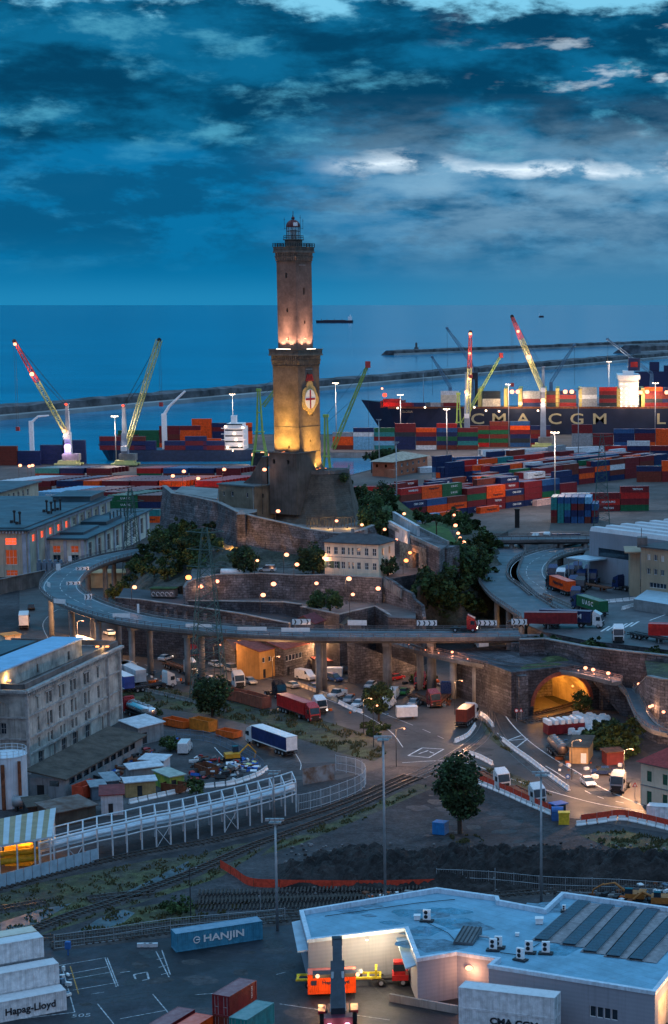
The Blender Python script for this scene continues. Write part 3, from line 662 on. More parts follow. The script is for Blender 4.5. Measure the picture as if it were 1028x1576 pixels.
mb=MB();mb.prism([(-1.35,-1.35),(1.35,-1.35),(1.35,1.35),(-1.35,1.35)],7.4,8.7,0,None,[(-.05,-.05),(.05,-.05),(.05,.05),(-.05,.05)]);mb.build('cap',M['concrete'],r_)
# ================================================================ LIGHTHOUSE
TR=R(-32);corner=PD(466,723,554);Q=Matrix.Rotation(TR,3,'Z')
def sqr(a,z,c=0):return[(-a/2,-a/2,z),(a/2,-a/2,z),(a/2,a/2,z),(-a/2,a/2,z)]
aL,aU=9.5,7.1
cen=corner-Q@Vector((aL/2,-aL/2,0))+Vector((-.8,0,0))
LH=thing('lighthouse','tall square two-stage stone lighthouse with a shield on its lower shaft','lighthouse',(cen.x,cen.y,0),TR)
sh=mat('lighthouse_stone',(.13,.098,.082),.9,vs=.35,var=.25,bump=.35,bs=3,band=.35,bandz=.9,cell=.12,cs=2.2)
sh2=mat('cornice_stone',(.13,.105,.085),.9,vs=.8,var=.3)
zA,zB,zC,zD=72.2,77.0,102.0,106.2
def shaft(name,a0,a1,z0,z1,slits):
 m=MB();P_=[(-1,-1),(1,-1),(1,1),(-1,1)]
 for i in range(4):
  j=(i+1)%4;A=(P_[i][0]*a0/2,P_[i][1]*a0/2);B=(P_[j][0]*a0/2,P_[j][1]*a0/2)
  m.wall(A,B,z0,z1,slits.get(i,[]),0,.8)
 return m.build(name,sh,LH)
shaft('lower_shaft',aL,aL,27,zA,{0:[(5.3,5.85,48.4,49.3)],1:[(4.0,4.6,68.2,70.2),(5.6,6.2,57.7,59.4),(4.6,5.1,50,50.8)]})
shaft('upper_shaft',aU,aU,zB,zC,{0:[(3.2,3.8,97.3,98.8),(3.4,4.0,87.6,88.7),(3.5,4.1,79.6,80.4)],1:[(3.2,3.8,92.6,94.6),(3.3,3.9,84.2,85.2),(3.3,3.9,79.6,80.4)]})
m=MB()
m.loft([sqr(aL+1.6,38),sqr(aL+1.5,41.8),sqr(aL+.5,43.6),sqr(aL+.02,45.6)],0,False);m.build('flared_foot',sh,LH)
def gallery(name,a,ag,z0,z1,n,rail=1.1):
 h=z1-z0;m=MB()
 m.loft([sqr(a+.25,z0-.25),sqr(a+.25,z0)],0)
 m.loft([sqr(a+.02,z0),sqr(a+.6,z0+h*.30),sqr(a+.6,z0+h*.34)],0,False)
 m.loft([sqr(a+.75,z0+h*.30),sqr(a+.75,z0+h*.38)],0);m.loft([sqr(a+.3,z0+h*.38),sqr(a+.35,z0+h*.6)],0,False)
 m.loft([sqr(ag-.1,z0+h*.60),sqr(ag-.1,z0+h*.68),sqr(ag-.35,z0+h*.70),sqr(ag-.3,z0+h*.95),sqr(ag,z0+h*.97),sqr(ag,z1)],0,False)
 m.quad((-ag/2,-ag/2,z1-.7),(ag/2,-ag/2,z1-.7),(ag/2,ag/2,z1-.7),(-ag/2,ag/2,z1-.7))
 m.quad((-ag/2+.1,-ag/2+.1,z0+h*.6),(-ag/2+.1,ag/2-.1,z0+h*.6),(ag/2-.1,ag/2-.1,z0+h*.6),(ag/2-.1,-ag/2+.1,z0+h*.6))
 for s in range(4):
  rm=Matrix.Rotation(s*math.pi/2,3,'Z')
  for i in range(n):
   x=-a/2+(i+.5)*a/n
   for zz,dd_,hh in((z0+h*.06,.55,h*.26),(z0+h*.40,(ag-a)/2-.15,h*.2)):
    c=rm@Vector((x,-a/2-dd_/2,zz+hh/2));m.box(c,(a/n*.5,dd_,hh),s*math.pi/2)
 o=m.build(name,sh2,LH)
 return o
gallery('lower_gallery',aL,11.2,zA,zB,13)
gallery('upper_gallery',aU,8.6,zC,zD,11)
m=MB()
for ag,z,n in((8.6,zD,9),):
 for s in range(4):
  rm=Matrix.Rotation(s*math.pi/2,3,'Z')
  for i in range(n+1):
   c=rm@Vector((-ag/2+.1+(ag-.2)*i/n,-ag/2+.1,z+.5));m.box(c,(.16,.16,1.0),s*math.pi/2)
  for zz in(.55,1.0):
   c=rm@Vector((0,-ag/2+.1,z+zz));m.box(c,(ag,.12,.1),s*math.pi/2)
m.build('railing',M['dark_steel'],LH)
dome=mat('red_copper_dome',(.12,.025,.025),.45,.2,var=.3)
m=MB();m.cyl((0,0,zD-.7),2.5,2.6,8);m.cyl((0,0,zD+1.9),3.0,.25,8);m.build('lantern_base',sh2,LH)
m=MB()
for i in range(12):
 a=2*math.pi*i/12;m.tube([(2.9*math.cos(a),2.9*math.sin(a),zD+2.15),(2.9*math.cos(a),2.9*math.sin(a),zD+3.2)],.05,4)
 b=2*math.pi*(i+1)/12
 for zz in(2.7,3.2):m.tube([(2.9*math.cos(a),2.9*math.sin(a),zD+zz),(2.9*math.cos(b),2.9*math.sin(b),zD+zz)],.05,4)
m.build('lantern_railing',M['dark_steel'],LH)
m=MB()
for i in range(12):
 a=2*math.pi*i/12;b=a+2*math.pi/12;p=lambda an,z:(2.0*math.cos(an),2.0*math.sin(an),z)
 m.tube([p(a,zD+2.15),p(a,zD+5.7)],.08,4)
 for zz in(3.3,4.5,5.7):m.tube([p(a,zD+zz),p(b,zD+zz)],.06,4)
m.build('lantern_frame',M['dark_steel'],LH)
m=MB();m.cyl((0,0,zD+2.15),.85,.8,10);m.cyl((0,0,zD+2.95),.75,1.9,10,0,1.05);m.build('lens',M['black'],LH)
gl=mat('lantern_glass',(.5,.62,.65),.1,var=.05,alpha=.35)
m=MB();m.cyl((0,0,zD+2.2),1.93,3.4,12);m.build('lantern_glazing',gl,LH)
m=MB();rr=[]
for k in range(6):
 t=k/5;rr.append([(2.15*math.cos(t*1.35)*math.cos(a),2.15*math.cos(t*1.35)*math.sin(a),zD+5.7+2.1*math.sin(t*1.35))for a in[2*math.pi*i/14 for i in range(14)]])
m.loft(rr,0);m.ball((0,0,zD+8.2),.5);m.tube([(0,0,zD+8.4),(0,0,zD+10.2)],.09,5);m.build('dome',dome,LH)
for x,y,h in((-2.3,-1.2,3.4),(-1.5,1.9,3.9),(1.2,-2.2,3.2),(2.3,.4,4.0),(2.0,1.9,3.0),(.5,-.8,4.1)):
 z0_=zD+5.0;m=MB();m.tube([(x,y,z0_),(x,y,z0_+h)],.06,4)
 m.tube([(x,y,z0_+.3),(x*.8,y*.8,z0_+.3)],.05,4);m.tube([(x-.35,y,z0_+h*.8),(x+.35,y,z0_+h*.8)],.04,4)
 m.build('antenna',M['dark_steel'],LH)
m=MB();m.box((1.72,-1.1,zD+6.4),(.1,1.3,1.0),R(-30));m.build('dome_hatch',M['white'],LH)
for zz in(54.6,47.3):
 m=MB();m.loft([sqr(aL+.09,zz),sqr(aL+.09,zz+.16)],0);m.build('tie_ring',M['dark_steel'],LH)
for a,z,y in((aL,71.2,.2),(aU,101.0,-.6)):
 m=MB();m.b6(a/2-.05,a/2+.06,y-1.5,y+1.4,z-.14,z+.14);m.build('stone_plate',M['concrete'],LH)
m=MB();gold=mat('gilt_cartouche',(.50,.34,.13),.6,var=.3,vs=2.5)
def oval(m,cy_,cz,ry,rz2,x0,x1,n=24,mt=0,wob=0):
 A=[2*math.pi*i/n for i in range(n)]
 f=lambda a:1+wob*math.cos(5*a+.6)
 m.loft([[(x0,cy_+ry*f(a)*math.cos(a),cz+rz2*f(a)*math.sin(a))for a in A],[(x1,cy_+ry*f(a)*math.cos(a),cz+rz2*f(a)*math.sin(a))for a in A]],mt)
sz_=62.6;sy=.15;sd=m
oval(m,sy,sz_,3.7,3.9,aL/2-.1,aL/2+.22,40,0,.06);oval(m,sy,sz_+4.1,1.5,1.2,aL/2-.1,aL/2+.2,20);oval(m,sy,sz_-3.7,1.0,.9,aL/2-.1,aL/2+.2,16)
cart=m.build('cartouche',gold,LH)
m=MB();oval(m,sy,sz_,2.35,2.8,aL/2+.1,aL/2+.32,28);m.build('shield_field',M['white'],cart)
m=MB();m.b6(aL/2+.3,aL/2+.36,sy-.28,sy+.28,sz_-2.75,sz_+2.65);m.b6(aL/2+.3,aL/2+.357,sy-2.1,sy-.281,sz_-.28,sz_+.28);m.b6(aL/2+.3,aL/2+.357,sy+.281,sy+2.1,sz_-.28,sz_+.28);m.build('red_cross',mat('heraldic_red',(.30,.01,.03),.6),cart)
m=MB();m.b6(aL/2-.1,aL/2+.3,sy-1.7,sy+1.7,sz_+5.2,sz_+5.6)
for t in(-1.3,-.45,.45,1.3):m.prism([(aL/2,sy+t-.34),(aL/2+.28,sy+t-.34),(aL/2+.28,sy+t+.34),(aL/2,sy+t+.34)],sz_+5.6,sz_+7.2,0,None,[(aL/2,sy+t*.7-.1),(aL/2+.28,sy+t*.7-.1),(aL/2+.28,sy+t*.7+.1),(aL/2,sy+t*.7+.1)])
m.build('crown',mat('crown_red',(.32,.03,.03),.6),cart)
def flood(parent,pos,face,energy,c,ang=70,tilt=8):
 m=MB();m.b6(-.3,.3,-.2,.2,0,.3);f=m.build('floodlight',M['black'],parent);f.location=pos
 m=MB();m.b6(-.26,.26,-.16,.16,.3,.34);m.build('lamp_face',LAMP_O if c[1]<.6 else LAMP_W,f)
 l=light(f,(0,0,.7),energy,c,.2,'SPOT',(R(180-tilt)*0,0,0),ang)
 d=Vector((math.cos(face)*math.tan(R(tilt)),math.sin(face)*math.tan(R(tilt)),1));l.rotation_euler=(-d).to_track_quat('Z','Y').to_euler()
 return f
YEL=(1.0,.55,.10);PNK=(1.0,.50,.33)
for x in(-2.2,1.8):
 flood(LH,(x,-aL/2-4.2,47.3),R(90),7500,YEL,120,38);flood(LH,(x*.6,-aL/2-2.6,47.3),R(90),22000,YEL,42,6)
 flood(LH,(aL/2+4.2,x,42.2),R(180),7500,YEL,120,38);flood(LH,(aL/2+2.6,x*.6,42.2),R(180),22000,YEL,42,6)
for x in(-1.6,1.6):
 flood(LH,(x,-aU/2-1.5,zB-.4),R(90),4600,PNK,110,6);flood(LH,(aU/2+1.5,x,zB-.4),R(180),4600,PNK,110,6)
 flood(LH,(x*.4,-aU/2-1.7,zB-.4),R(90),9500,PNK,40,5);flood(LH,(aU/2+1.7,x*.4,zB-.4),R(180),10000,PNK,40,5)
for pos in((0,-aU/2-.12,zB+3.0),(aU/2+.12,0,zB+3.0)):
 m=MB();m.ball(pos,.28);m.build('wall_lamp',LAMP_W,LH);light(LH,(pos[0]*1.15,pos[1]*1.15,pos[2]),120,PNK,.2)
for q in((-2.6,2.6,-5.55,-5.35),(5.35,5.55,-1.5,2.3)):m=MB();m.b6(*q,zB+.003,zB+.12);m.build('strip_lamp',emit('strip_white',(1,.8,.62),5),LH)
# ================================================================ THE CREAM HOUSE
h0,h1=P(500,885,Z2),P(583,889.5,Z2);d=h1-h0;L_=math.hypot(d.x,d.y);dn=Vector((d.x,d.y,0))/L_;nn=Vector((-dn.y,dn.x,0));z0,z1=Z2-.3,Z2+8.6
r_=thing('house','two storey cream house with shuttered windows on the terrace under the lighthouse','house',(0,0,0))
hs=mat('cream_stucco',(.74,.60,.45),.85,vs=.4,var=.1,streak=.3)
ux=[6.5,19,31,40.5,47,57,70,83];ops=[];wl_=[]
for row,(za,zb)in enumerate(((Z2+5.5,Z2+7.4),(Z2+1.9,Z2+3.7))):
 for i,u in enumerate(ux):
  w=.55 if i in(3,4)else 1.05;c=L_*(u/90);ops.append((c-w/2,c+w/2,za,zb))
mb=MB();mb.wall(h0,h1,z0,z1,ops,0,.25);D_=9.5
mb.wall(h1,h1+nn*D_,z0,z1,[(2,3,Z2+5.5,Z2+7.3),(6,7,Z2+5.5,Z2+7.3),(6,7,Z2+1.9,Z2+3.7)],0,.25);mb.wall(h1+nn*D_,h0+nn*D_,z0,z1);mb.wall(h0+nn*D_,h0,z0,z1);mb.build('wall',hs,r_)
shut=mat('green_shutter',(.05,.09,.07),.6)
for i,o in enumerate(ops):
 f=window(r_,h0,h1,*o,.25,bars=1 if o[1]-o[0]>.8 else 0)
 if i in(8,9):
  for s in(-1,1):
   m=MB();m.b6(-.26,.26,-.03,.03,0,1.8);k=m.build('shutter',shut,f);k.location=(s*.82,-.24,0)
mb=MB();mb.wall(h0-nn*.02,h1-nn*.02,Z2+4.75,Z2+4.95);mb.build('string_course',M['concrete'],r_)
mb=MB();e=.55;a,b,c,f=h0-dn*e-nn*e,h1+dn*e-nn*e,h1+dn*e+nn*(D_+e),h0-dn*e+nn*(D_+e)
rg0,rg1=(a+f)/2+dn*3.5,(b+c)/2-dn*3.5
up=lambda p,z:Vector((p.x,p.y,z))
E0,E1=z1,z1+2.0
mb.add([up(a,E0),up(b,E0),up(c,E0),up(f,E0),up(rg0,E1),up(rg1,E1),up(a,E0-.2),up(b,E0-.2),up(c,E0-.2),up(f,E0-.2)],[(0,1,5,4),(1,2,5),(2,3,4,5),(3,0,4),(6,7,1,0),(7,8,2,1),(8,9,3,2),(9,6,0,3),(9,8,7,6)])
rf=mb.build('roof',mat('slate_roof',(.055,.05,.055),.7,vs=.5,var=.3,bump=.3),r_)
for t in(.3,.7):
 c=rg0 .lerp(rg1,t);m=MB();m.b6(c.x-.4,c.x+.4,c.y-.4,c.y+.4,E1-.6,E1+1.0);m.build('chimney',M['concrete'],rf)
# ================================================================ ROADS, VIADUCTS, TRACKS
def crom(pts,n=8):
 pts=[Vector(p)for p in pts];out=[]
 for i in range(len(pts)-1):
  p0,p1,p2,p3=pts[max(i-1,0)],pts[i],pts[i+1],pts[min(i+2,len(pts)-1)]
  for k in range(n):
   t=k/n;out.append(.5*((2*p1)+(p2-p0)*t+(2*p0-5*p1+4*p2-p3)*t*t+(3*p1-p0-3*p2+p3)*t**3))
 out.append(pts[-1]);return out
def normals(L):
 o=[]
 for i in range(len(L)):
  d=L[min(i+1,len(L)-1)]-L[max(i-1,0)];d.z=0;d.normalize();o.append(Vector((d.y,-d.x,0)))
 return o
def sweep(m,L,prof,mt=0,nn=None):
 nn=nn or normals(L);m.loft([[p+n*a+Vector((0,0,b))for a,b in prof]for p,n in zip(L,nn)],mt)
def rect(a0,a1,b0,b1):return[(a0,b0),(a1,b0),(a1,b1),(a0,b1)]
def paint(obj,L,w=.18,off=0,z=.014,dash=None,mt=0):
 nn=normals(L);acc=0
 for i in range(len(L)-1):
  l=(L[i+1]-L[i]).length;acc+=l
  if dash and(acc%(2*dash))>dash:continue
  a,b=L[i]+nn[i]*(off-w/2),L[i]+nn[i]*(off+w/2);c,d=L[i+1]+nn[i+1]*(off+w/2),L[i+1]+nn[i+1]*(off-w/2)
  up=Vector((0,0,z));obj.quad(d+up,c+up,b+up,a+up,mt)
def resample(L,s):
 out=[L[0].copy()];carry=0
 for i in range(len(L)-1):
  a,b=L[i],L[i+1];l=(b-a).length;t=s-carry
  while t<=l:out.append(a+(b-a)*(t/l));t+=s
  carry=(carry+l)%s
 return out
deck_m=mat('deck_concrete',(.17,.165,.165),.85,vs=.3,var=.3,streak=.6)
rail_m=mat('guard_rail',(.16,.13,.13),.6,.3,var=.3)
def elevated(name,label,px,z,width,mark=True,rail=1.1,seg=2.5,thick=1.3,zs=None):
 L=crom([P(u,v,zz)for(u,v),zz in zip(px,zs or[z]*len(px))],10);L=resample(L,seg)
 nn=normals(L);h=width/2
 r=thing(name,label,'viaduct',(0,0,0))
 m=MB();sweep(m,L,[(-h,0),(-h,-.5),(-h+1.6,-thick),(h-1.6,-thick),(h,-.5),(h,0)]);m.build('deck',deck_m,r)
 m=MB();sweep(m,L,rect(-h+.5,h-.5,.004,.05));m.build('carriageway',mat('wet_asphalt',(.06,.08,.10),.5,vs=.1,var=.3,bump=.12,bs=2,spec=.5),r)
 for s in(-1,1):
  m=MB();sweep(m,L,rect(s*h-.22,s*h+.22,.003,.45));m.build('kerb_parapet',deck_m,r)
  m=MB()
  for zz in(.75,1.1):sweep(m,L,rect(s*h-.05,s*h+.05,zz,zz+.12))
  for p,n in zip(L,nn):m.box((p.x+n.x*s*h,p.y+n.y*s*h,p.z+.8),(.12,.12,.75))
  m.build('guard_rail',rail_m,r)
 if mark:
  m=MB();paint(m,L,.15,-h+1.1,.06);paint(m,L,.15,h-1.1,.06);paint(m,L,.13,0,.06,3);m.build('lane_marking',M['paint'],r)
 return r,L
vi_px=[(800,976),(760,976.5),(700,977),(600,977),(490,976.5),(400,973.5),(330,968),(257,960.5),(200,951.5),(150,938),(112,922),(93,906),(98,891),(113,878),(137,867.5),(170,857.5),(205,850),(240,844)]
via,viaL=elevated('viaduct','long road viaduct crossing in front of the hill and looping round to the left',vi_px,16.0,10.4)
for u,v,two in((218,1050,1),(295,1058,1),(388,1062,1),(489,1065,1),(592,1055,0),(668,1035,0),(778,1005,1),(88,995,1),(124,1000,1),(163,1012,1),(147,930,1),(188,895,1)):
 best=None
 for p in viaL:
  sc=CX+F*p.x/(p.y*CP+(CAMZ-p.z)*SP);hh=0
  front=v>950 or False
  if abs(sc-u)<6 and((v>940)==(p.y<505)):best=p if best is None or abs(sc-u)<abs(CX+F*best.x/(best.y*CP+(CAMZ-best.z)*SP)-u)else best
 if best is None:continue
 i=viaL.index(best);n=normals(viaL)[i]
 for s in((-1,1)if two else(0,)):
  m=MB();c=best+n*s*2.6;m.cyl((c.x,c.y,2.9),.75 if two else 1.1,best.z-1.3-2.9,12,0,.7 if two else 1.0)
  m.build('pier',M['concrete'],via,True)
 m=MB();m.box((best.x,best.y,best.z-1.65),(6.6,1.5,.9),math.atan2(n.y,n.x));m.build('pier_cap',M['concrete'],via)
def board(p,w,h,rz,m_,label,cat='sign',post=1.0,name='sign_board',chev=False):
 r=thing(name,label,cat,p,rz);m=MB();m.b6(-w/2,w/2,-.05,.05,post,post+h);m.build('panel',m_,r)
 for q in(-w*.35,w*.35):m=MB();m.b6(q-.05,q+.05,.051,.12,0,post+h*.8);m.build('post',M['steel'],r)
 if chev:
  m=MB();k=max(2,int(w/1.1))
  for i in range(k):
   x=-w/2+(i+.5)*w/k;m.add([(x-.3,-.056,post+.08),(x,-.056,post+.08),(x+.3,-.056,post+h/2),(x,-.056,post+h-.08),(x-.3,-.056,post+h-.08),(x,-.056,post+h/2)],[(0,1,2,5),(5,2,3,4)])
  m.build('chevron',M['black'],r)
 return r
for u,v,w,h,rz,ch,lb in((75,909,3.0,1.2,-60,0,'blank white board on the outer edge of the viaduct bend'),(92,935,3.6,1.1,-25,0,'long white board low on the outer edge of the bend'),(187,957,4.2,1.0,-8,0,'white plate on the viaduct rail right of the bend'),(127,883,3.6,.9,10,1,'chevron board on the inside of the bend, farther one'),(113,906,3.6,.9,15,1,'chevron board on the inside of the bend, middle one'),(136,929,2.0,1.4,40,1,'orange tinted marker on the inside of the bend'),(213,950,.5,2.2,0,0,'tall narrow white marker standing on the viaduct'),(306,972,6.0,.8,-3,0,'long white plate on the viaduct rail behind the lattice pylon'),(388,977,6.6,.8,-2,0,'long white plate on the viaduct rail above the third pair of piers'),(455,979,6.4,.9,0,0,'white plate on the near rail of the viaduct in the centre'),(464,968,4.2,1.3,0,1,'striped board on the far edge of the viaduct by the red roof'),(550,969,4.4,1.2,-3,0,'grey board on the far edge of the viaduct below the court'),(657,970,4.6,1.3,0,1,'striped barrier board at the foot of the stairs'),(750,970,4.4,1.3,-6,1,'dark striped barrier board just right of the red tractor'),(799,968,3.6,1.3,-8,1,'white striped barrier board at the right end of the viaduct'),(90,868+15,1.2,1.8,30,0,'leaning white marker on the outer rail of the bend, near the halls'),(108,869,1.0,1.5,20,0,'white marker on the outer rail by the annex corner')):
 board(P(u,v,16.0),w,h,R(rz),M['white'],lb,chev=ch)
ZY=16.0
ramp,rampL=elevated('ramp','S shaped ramp curving down from the truck yard on the far right of the hill',[(838,950),(815,935),(790,918),(771,897),(766,880),(773,862),(779,848),(768,838)],ZY,11.5,False)
ramp2,ramp2L=elevated('ramp','second ramp curling round in front of the warehouse canopy',[(848,916),(830,902),(812,888),(812,872),(828,859),(858,849),(905,841),(930,837)],ZY,11.0,True)
over,overL=elevated('overpass','straight overpass with barriers behind the two ramps',[(725,829),(780,829.5),(850,829),(925,828)],18.5,9.5,True)
for Lp,own,us,zg in((rampL,ramp,(770,783,800,812,824),3),(ramp2L,ramp2,(833,864,880),3),(overL,over,(790,862,905),3)):
 for u in us:
  best=min(Lp,key=lambda p:abs(CX+F*p.x/(p.y*CP+(CAMZ-p.z)*SP)-u)+(0 if Lp is overL or p.y<560 else 50))
  i=Lp.index(best);n=normals(Lp)[i]
  for s in(-1,1):
   c=best+n*s*3.0;m=MB();m.cyl((c.x,c.y,zg-.1),.7,best.z-1.3-zg+.1,12);m.build('pier',M['concrete'],own,True)
yard=[P(836,972,ZY),P(900,985,ZY),P(1060,1004,ZY),P(1110,900,ZY),P(1100,858,ZY),P(980,838,ZY),P(905,842,ZY),P(893,862,ZY),P(850,875,ZY),P(838,892,ZY),P(850,925,ZY),P(838,945,ZY),P(812,962,ZY)]
block('upper_yard',yard,12,ZY,M['stone_dark'],mat('yard_asphalt',(.070,.074,.082),.5,vs=.06,var=.35,bump=.12,bs=2,spec=.45,det=8,fine=.2,patch=.2))
yw=[P(800,985,ZY+.6),P(838,984,ZY+.6),P(900,996,ZY+.6),P(960,1003,ZY+.6),P(1045,1012,ZY+.6)]
retaining('yard_wall',yw,[11.5,11.5,11.5,3,3],'overgrown stone retaining wall below the truck yard, above the tunnel mouth',M['stone_dark'],.1,1.0,jag=.25)
ab=[P(800,990,15),P(812,978,16),P(828,978,16),P(842,990,15)]
retaining('abutment',[p for p in ab],3,'rough stone abutment where the viaduct meets the yard wall',M['stone'],.25,2.2,coping=False,jag=.5)
road_m=mat('town_asphalt',(.055,.050,.050),.6,vs=.05,var=.3,bump=.15,bs=2,det=9,fine=.22,patch=.18)
sheet('road',[P(u,v)for u,v in((30,900),(230,893),(430,985),(640,1030),(700,1000),(800,1000),(812,1060),(935,1120),(1060,1200),(1080,1290),(1028,1282),(900,1262),(858,1256),(735,1205),(690,1182),(600,1178),(520,1200),(430,1200),(170,1170),(170,1000),(30,1010))],3.0,road_m,.004)
sheet('storage_yard',[P(u,v)for u,v in((40,1290),(455,1195),(560,1190),(540,1172),(470,1175),(400,1160),(330,1130),(180,1120),(40,1170))],3.0,mat('dark_yard',(.06,.058,.062),.85,vs=.08,var=.4,fine=.35,patch=.2),.008)
sheet('terminal_paving',[P(u,v)for u,v in((-30,1470),(90,1458),(280,1432),(480,1415),(1060,1388),(1100,1640),(-60,1660))],3.0,mat('terminal_asphalt',(.022,.025,.033),.6,vs=.05,var=.5,bump=.25,bs=1.5,det=10,fine=.35,fs=2.5,patch=.25),.004)
vg=mat('verge_grass',(.075,.080,.032),.95,vs=.2,c2=(.055,.05,.045),bump=.6,bs=5,det=10,fine=.5,fs=2.5)
sheet('verge',[P(u,v)for u,v in((188,1050),(270,1062),(340,1078),(460,1098),(560,1128),(597,1158),(575,1172),(520,1158),(440,1130),(330,1102),(188,1082))],3.0,vg,.012)
for pl in(((0,1372),(110,1348),(240,1322),(300,1318),(360,1300),(430,1290),(340,1350),(230,1385),(150,1412),(60,1440),(0,1450)),((110,1440),(180,1400),(250,1390),(300,1395),(300,1425),(200,1436)),((450,1275),(560,1232),(640,1206),(668,1212),(560,1258),(460,1300),(400,1318)),((735,1175),(800,1195),(850,1225),(830,1222),(760,1195)),((742,1110),(752,1120),(790,1160),(770,1150),(745,1130)),((890,1285),(960,1278),(1060,1300),(1060,1325),(940,1305))):
 sheet('dry_grass',[P(u,v)for u,v in pl],3.0,vg,.008)
pud=mat('wet_patch',(.055,.068,.08),.4,vs=.3,var=.4,spec=.5,fine=.4)
for pl in(((150,1395),(200,1370),(250,1345),(290,1325),(295,1345),(240,1365),(190,1390)),((110,1440),(150,1415),(190,1400),(208,1405),(190,1420),(140,1436)),((0,1420),(60,1400),(110,1390),(60,1420),(0,1435))):
 sheet('puddle',[P(u,v)for u,v in pl],3.0,pud,.012)
mk=MB()
def pl(*pts,n=6):return crom([P(u,v)for u,v in pts],n)
E=pl((774,1042),(767,1060),(768,1080),(781,1106),(810,1137),(851,1167),(888,1188),(925,1212),(990,1240))
paint(mk,E,.22)
paint(mk,pl((742,1040),(738,1060),(742,1092),(752,1110)),.2,dash=1.5)
paint(mk,pl((619,1174),(680,1171),(728,1177),(778,1196),(851,1219),(924,1238),(990,1248)),.22)
paint(mk,pl((765,1128),(790,1150),(850,1185),(910,1222),(960,1236)),.18,dash=2)
paint(mk,pl((500,1075),(560,1100),(600,1125),(620,1150)),.18);paint(mk,pl((400,1042),(500,1065),(620,1110),(690,1140)),.15,dash=3)
paint(mk,pl((60,1000),(105,1010),(165,1010),(230,1025)),.15,dash=2);paint(mk,pl((75,985),(66,960),(85,940),(100,938)),.15)
paint(mk,pl((330,1150),(360,1185),(355,1200)),.15);paint(mk,pl((455,1160),(463,1175),(462,1185)),.12)
zz=[(628,1163),(650,1151),(683,1153),(660,1166),(628,1163)]
for a,b in zip(zz[:-1],zz[1:]):paint(mk,[P(*a),P(*b)],.3)
for t in(.3,.6):paint(mk,[P(628+55*t,1163-10*t),P(650+30*t,1151+14*t)],.3)
for a,b in(((780,1140),(812,1137)),((795,1150),(812,1137)),((780,1140),(802,1132))):paint(mk,[P(*a),P(*b)],.3)
tag(mk.build('road_markings',M['paint']),kind='structure')
mk=MB()
def ln(a,b,w=.15,m=0):paint(mk,[P(*a),P(*b)],w,0,.012,None,m)
for a,b in(((85,1487),(163,1474)),((100,1500),(165,1488)),((104,1508),(172,1496)),((112,1524),(182,1512)),((240,1464),(262,1508)),((249,1462),(262,1500)),((253,1474),(241,1477)),((256,1486),(244,1489)),((259,1497),(248,1500)),((165,1474),(182,1518)),((162,1475),(179,1519)),((96,1490),(115,1558)),((0,1572),(115,1558)),((140,1530),(160,1527)),((185,1568),(255,1555)),((150,1545),(175,1576)),((235,1530),(260,1560)),((300,1531),(330,1529)),((430,1545),(600,1570)),((425,1500),(440,1496)),((185,1497),(200,1495))):ln(a,b)
for a,b in(((206,1500),(226,1496)),((226,1496),(229,1507)),((229,1507),(210,1511)),((210,1511),(206,1500))):ln(a,b,.25)
ln((108,1487),(121,1530),.15,1)
tag(mk.build('bay_markings',[mat('worn_paint',(.33,.35,.37),.8,vs=2.5,var=.6),mat('worn_orange_paint',(.4,.2,.05),.8,vs=2,var=.4)]),kind='structure')
q=P(125,1563);text_obj('bay_number','505',1.6,MATS['worn_paint'],None,(q.x,q.y,3.012),(0,0,R(8)),.001)['kind']='structure'
bal=mat('ballast',(.055,.05,.05),.95,vs=.5,var=.4,bump=.7,bs=6)
slp=mat('sleeper_wood',(.05,.038,.032),.9,vs=1.5,var=.4)
def track(label,pts,ball=True,z=3.0,sleepers=True):
 L=resample(crom([P(u,v,z)for u,v in pts],8),1.2);nn=normals(L)
 r=thing('railway_track',label,'railway track',(0,0,0),0,'railway tracks')
 if not ball:
  for s in(-1,1):
   m=MB();sweep(m,L,rect(s*.78-.09,s*.78+.09,.0,.035));m.build('rail',MATS['rail_steel'],r);m=MB();sweep(m,L,rect(s*.6-.07,s*.6+.07,.0,.022));m.build('flange_groove',M['black'],r)
  return r
 if ball:
  m=MB();sweep(m,L,[(-1.9,0),(1.9,0),(1.45,.16),(-1.45,.16)]);m.build('ballast',bal,r)
 for s in(-1,1):
  m=MB();sweep(m,L,rect(s*.72-.05,s*.72+.05,.30,.45));m.build('rail',mat('rail_steel',(.18,.15,.14),.35,.7,var=.3),r)
 m=MB()
 for p,n in zip(resample(L,.9 if sleepers else 3),normals(resample(L,.9 if sleepers else 3))):m.box((p.x,p.y,p.z+.2),(2.4,.28,.2),math.atan2(n.y,n.x))
 o=m.build('sleepers',slp,r);o['kind']='stuff'
 return r
track('railway track nearest the white pipe gallery',[(-20,1374),(50,1355),(109,1339),(219,1314),(333,1294),(450,1264),(540,1232),(600,1206),(632,1193)])
track('rails sunk in the road surface through the level crossing, left pair',[(630,1194),(660,1181),(705,1155),(735,1132),(746,1112),(748,1092)],False)
track('railway track running diagonally through the dry grass',[(30,1441),(101,1413),(175,1389),(271,1354),(337,1326),(394,1301),(450,1281),(540,1246),(610,1213),(645,1198)])
track('rails sunk in the road surface through the level crossing, right pair',[(643,1199),(672,1186),(712,1163),(744,1138),(754,1116),(756,1096)],False)
track('short stub of track at the left edge in the grass',[(-20,1404),(30,1396),(72,1389)])
track('short stub of track beside the diagonal line',[(136,1385),(190,1379),(245,1376)])
track('track along the terminal fence, farther from the containers',[(57,1447),(150,1438),(263,1425),(400,1411),(480,1404),(640,1390),(860,1372),(1060,1362)])
track('track along the terminal fence, nearest the blue container',[(80,1457),(180,1446),(290,1432),(400,1421),(470,1415)])
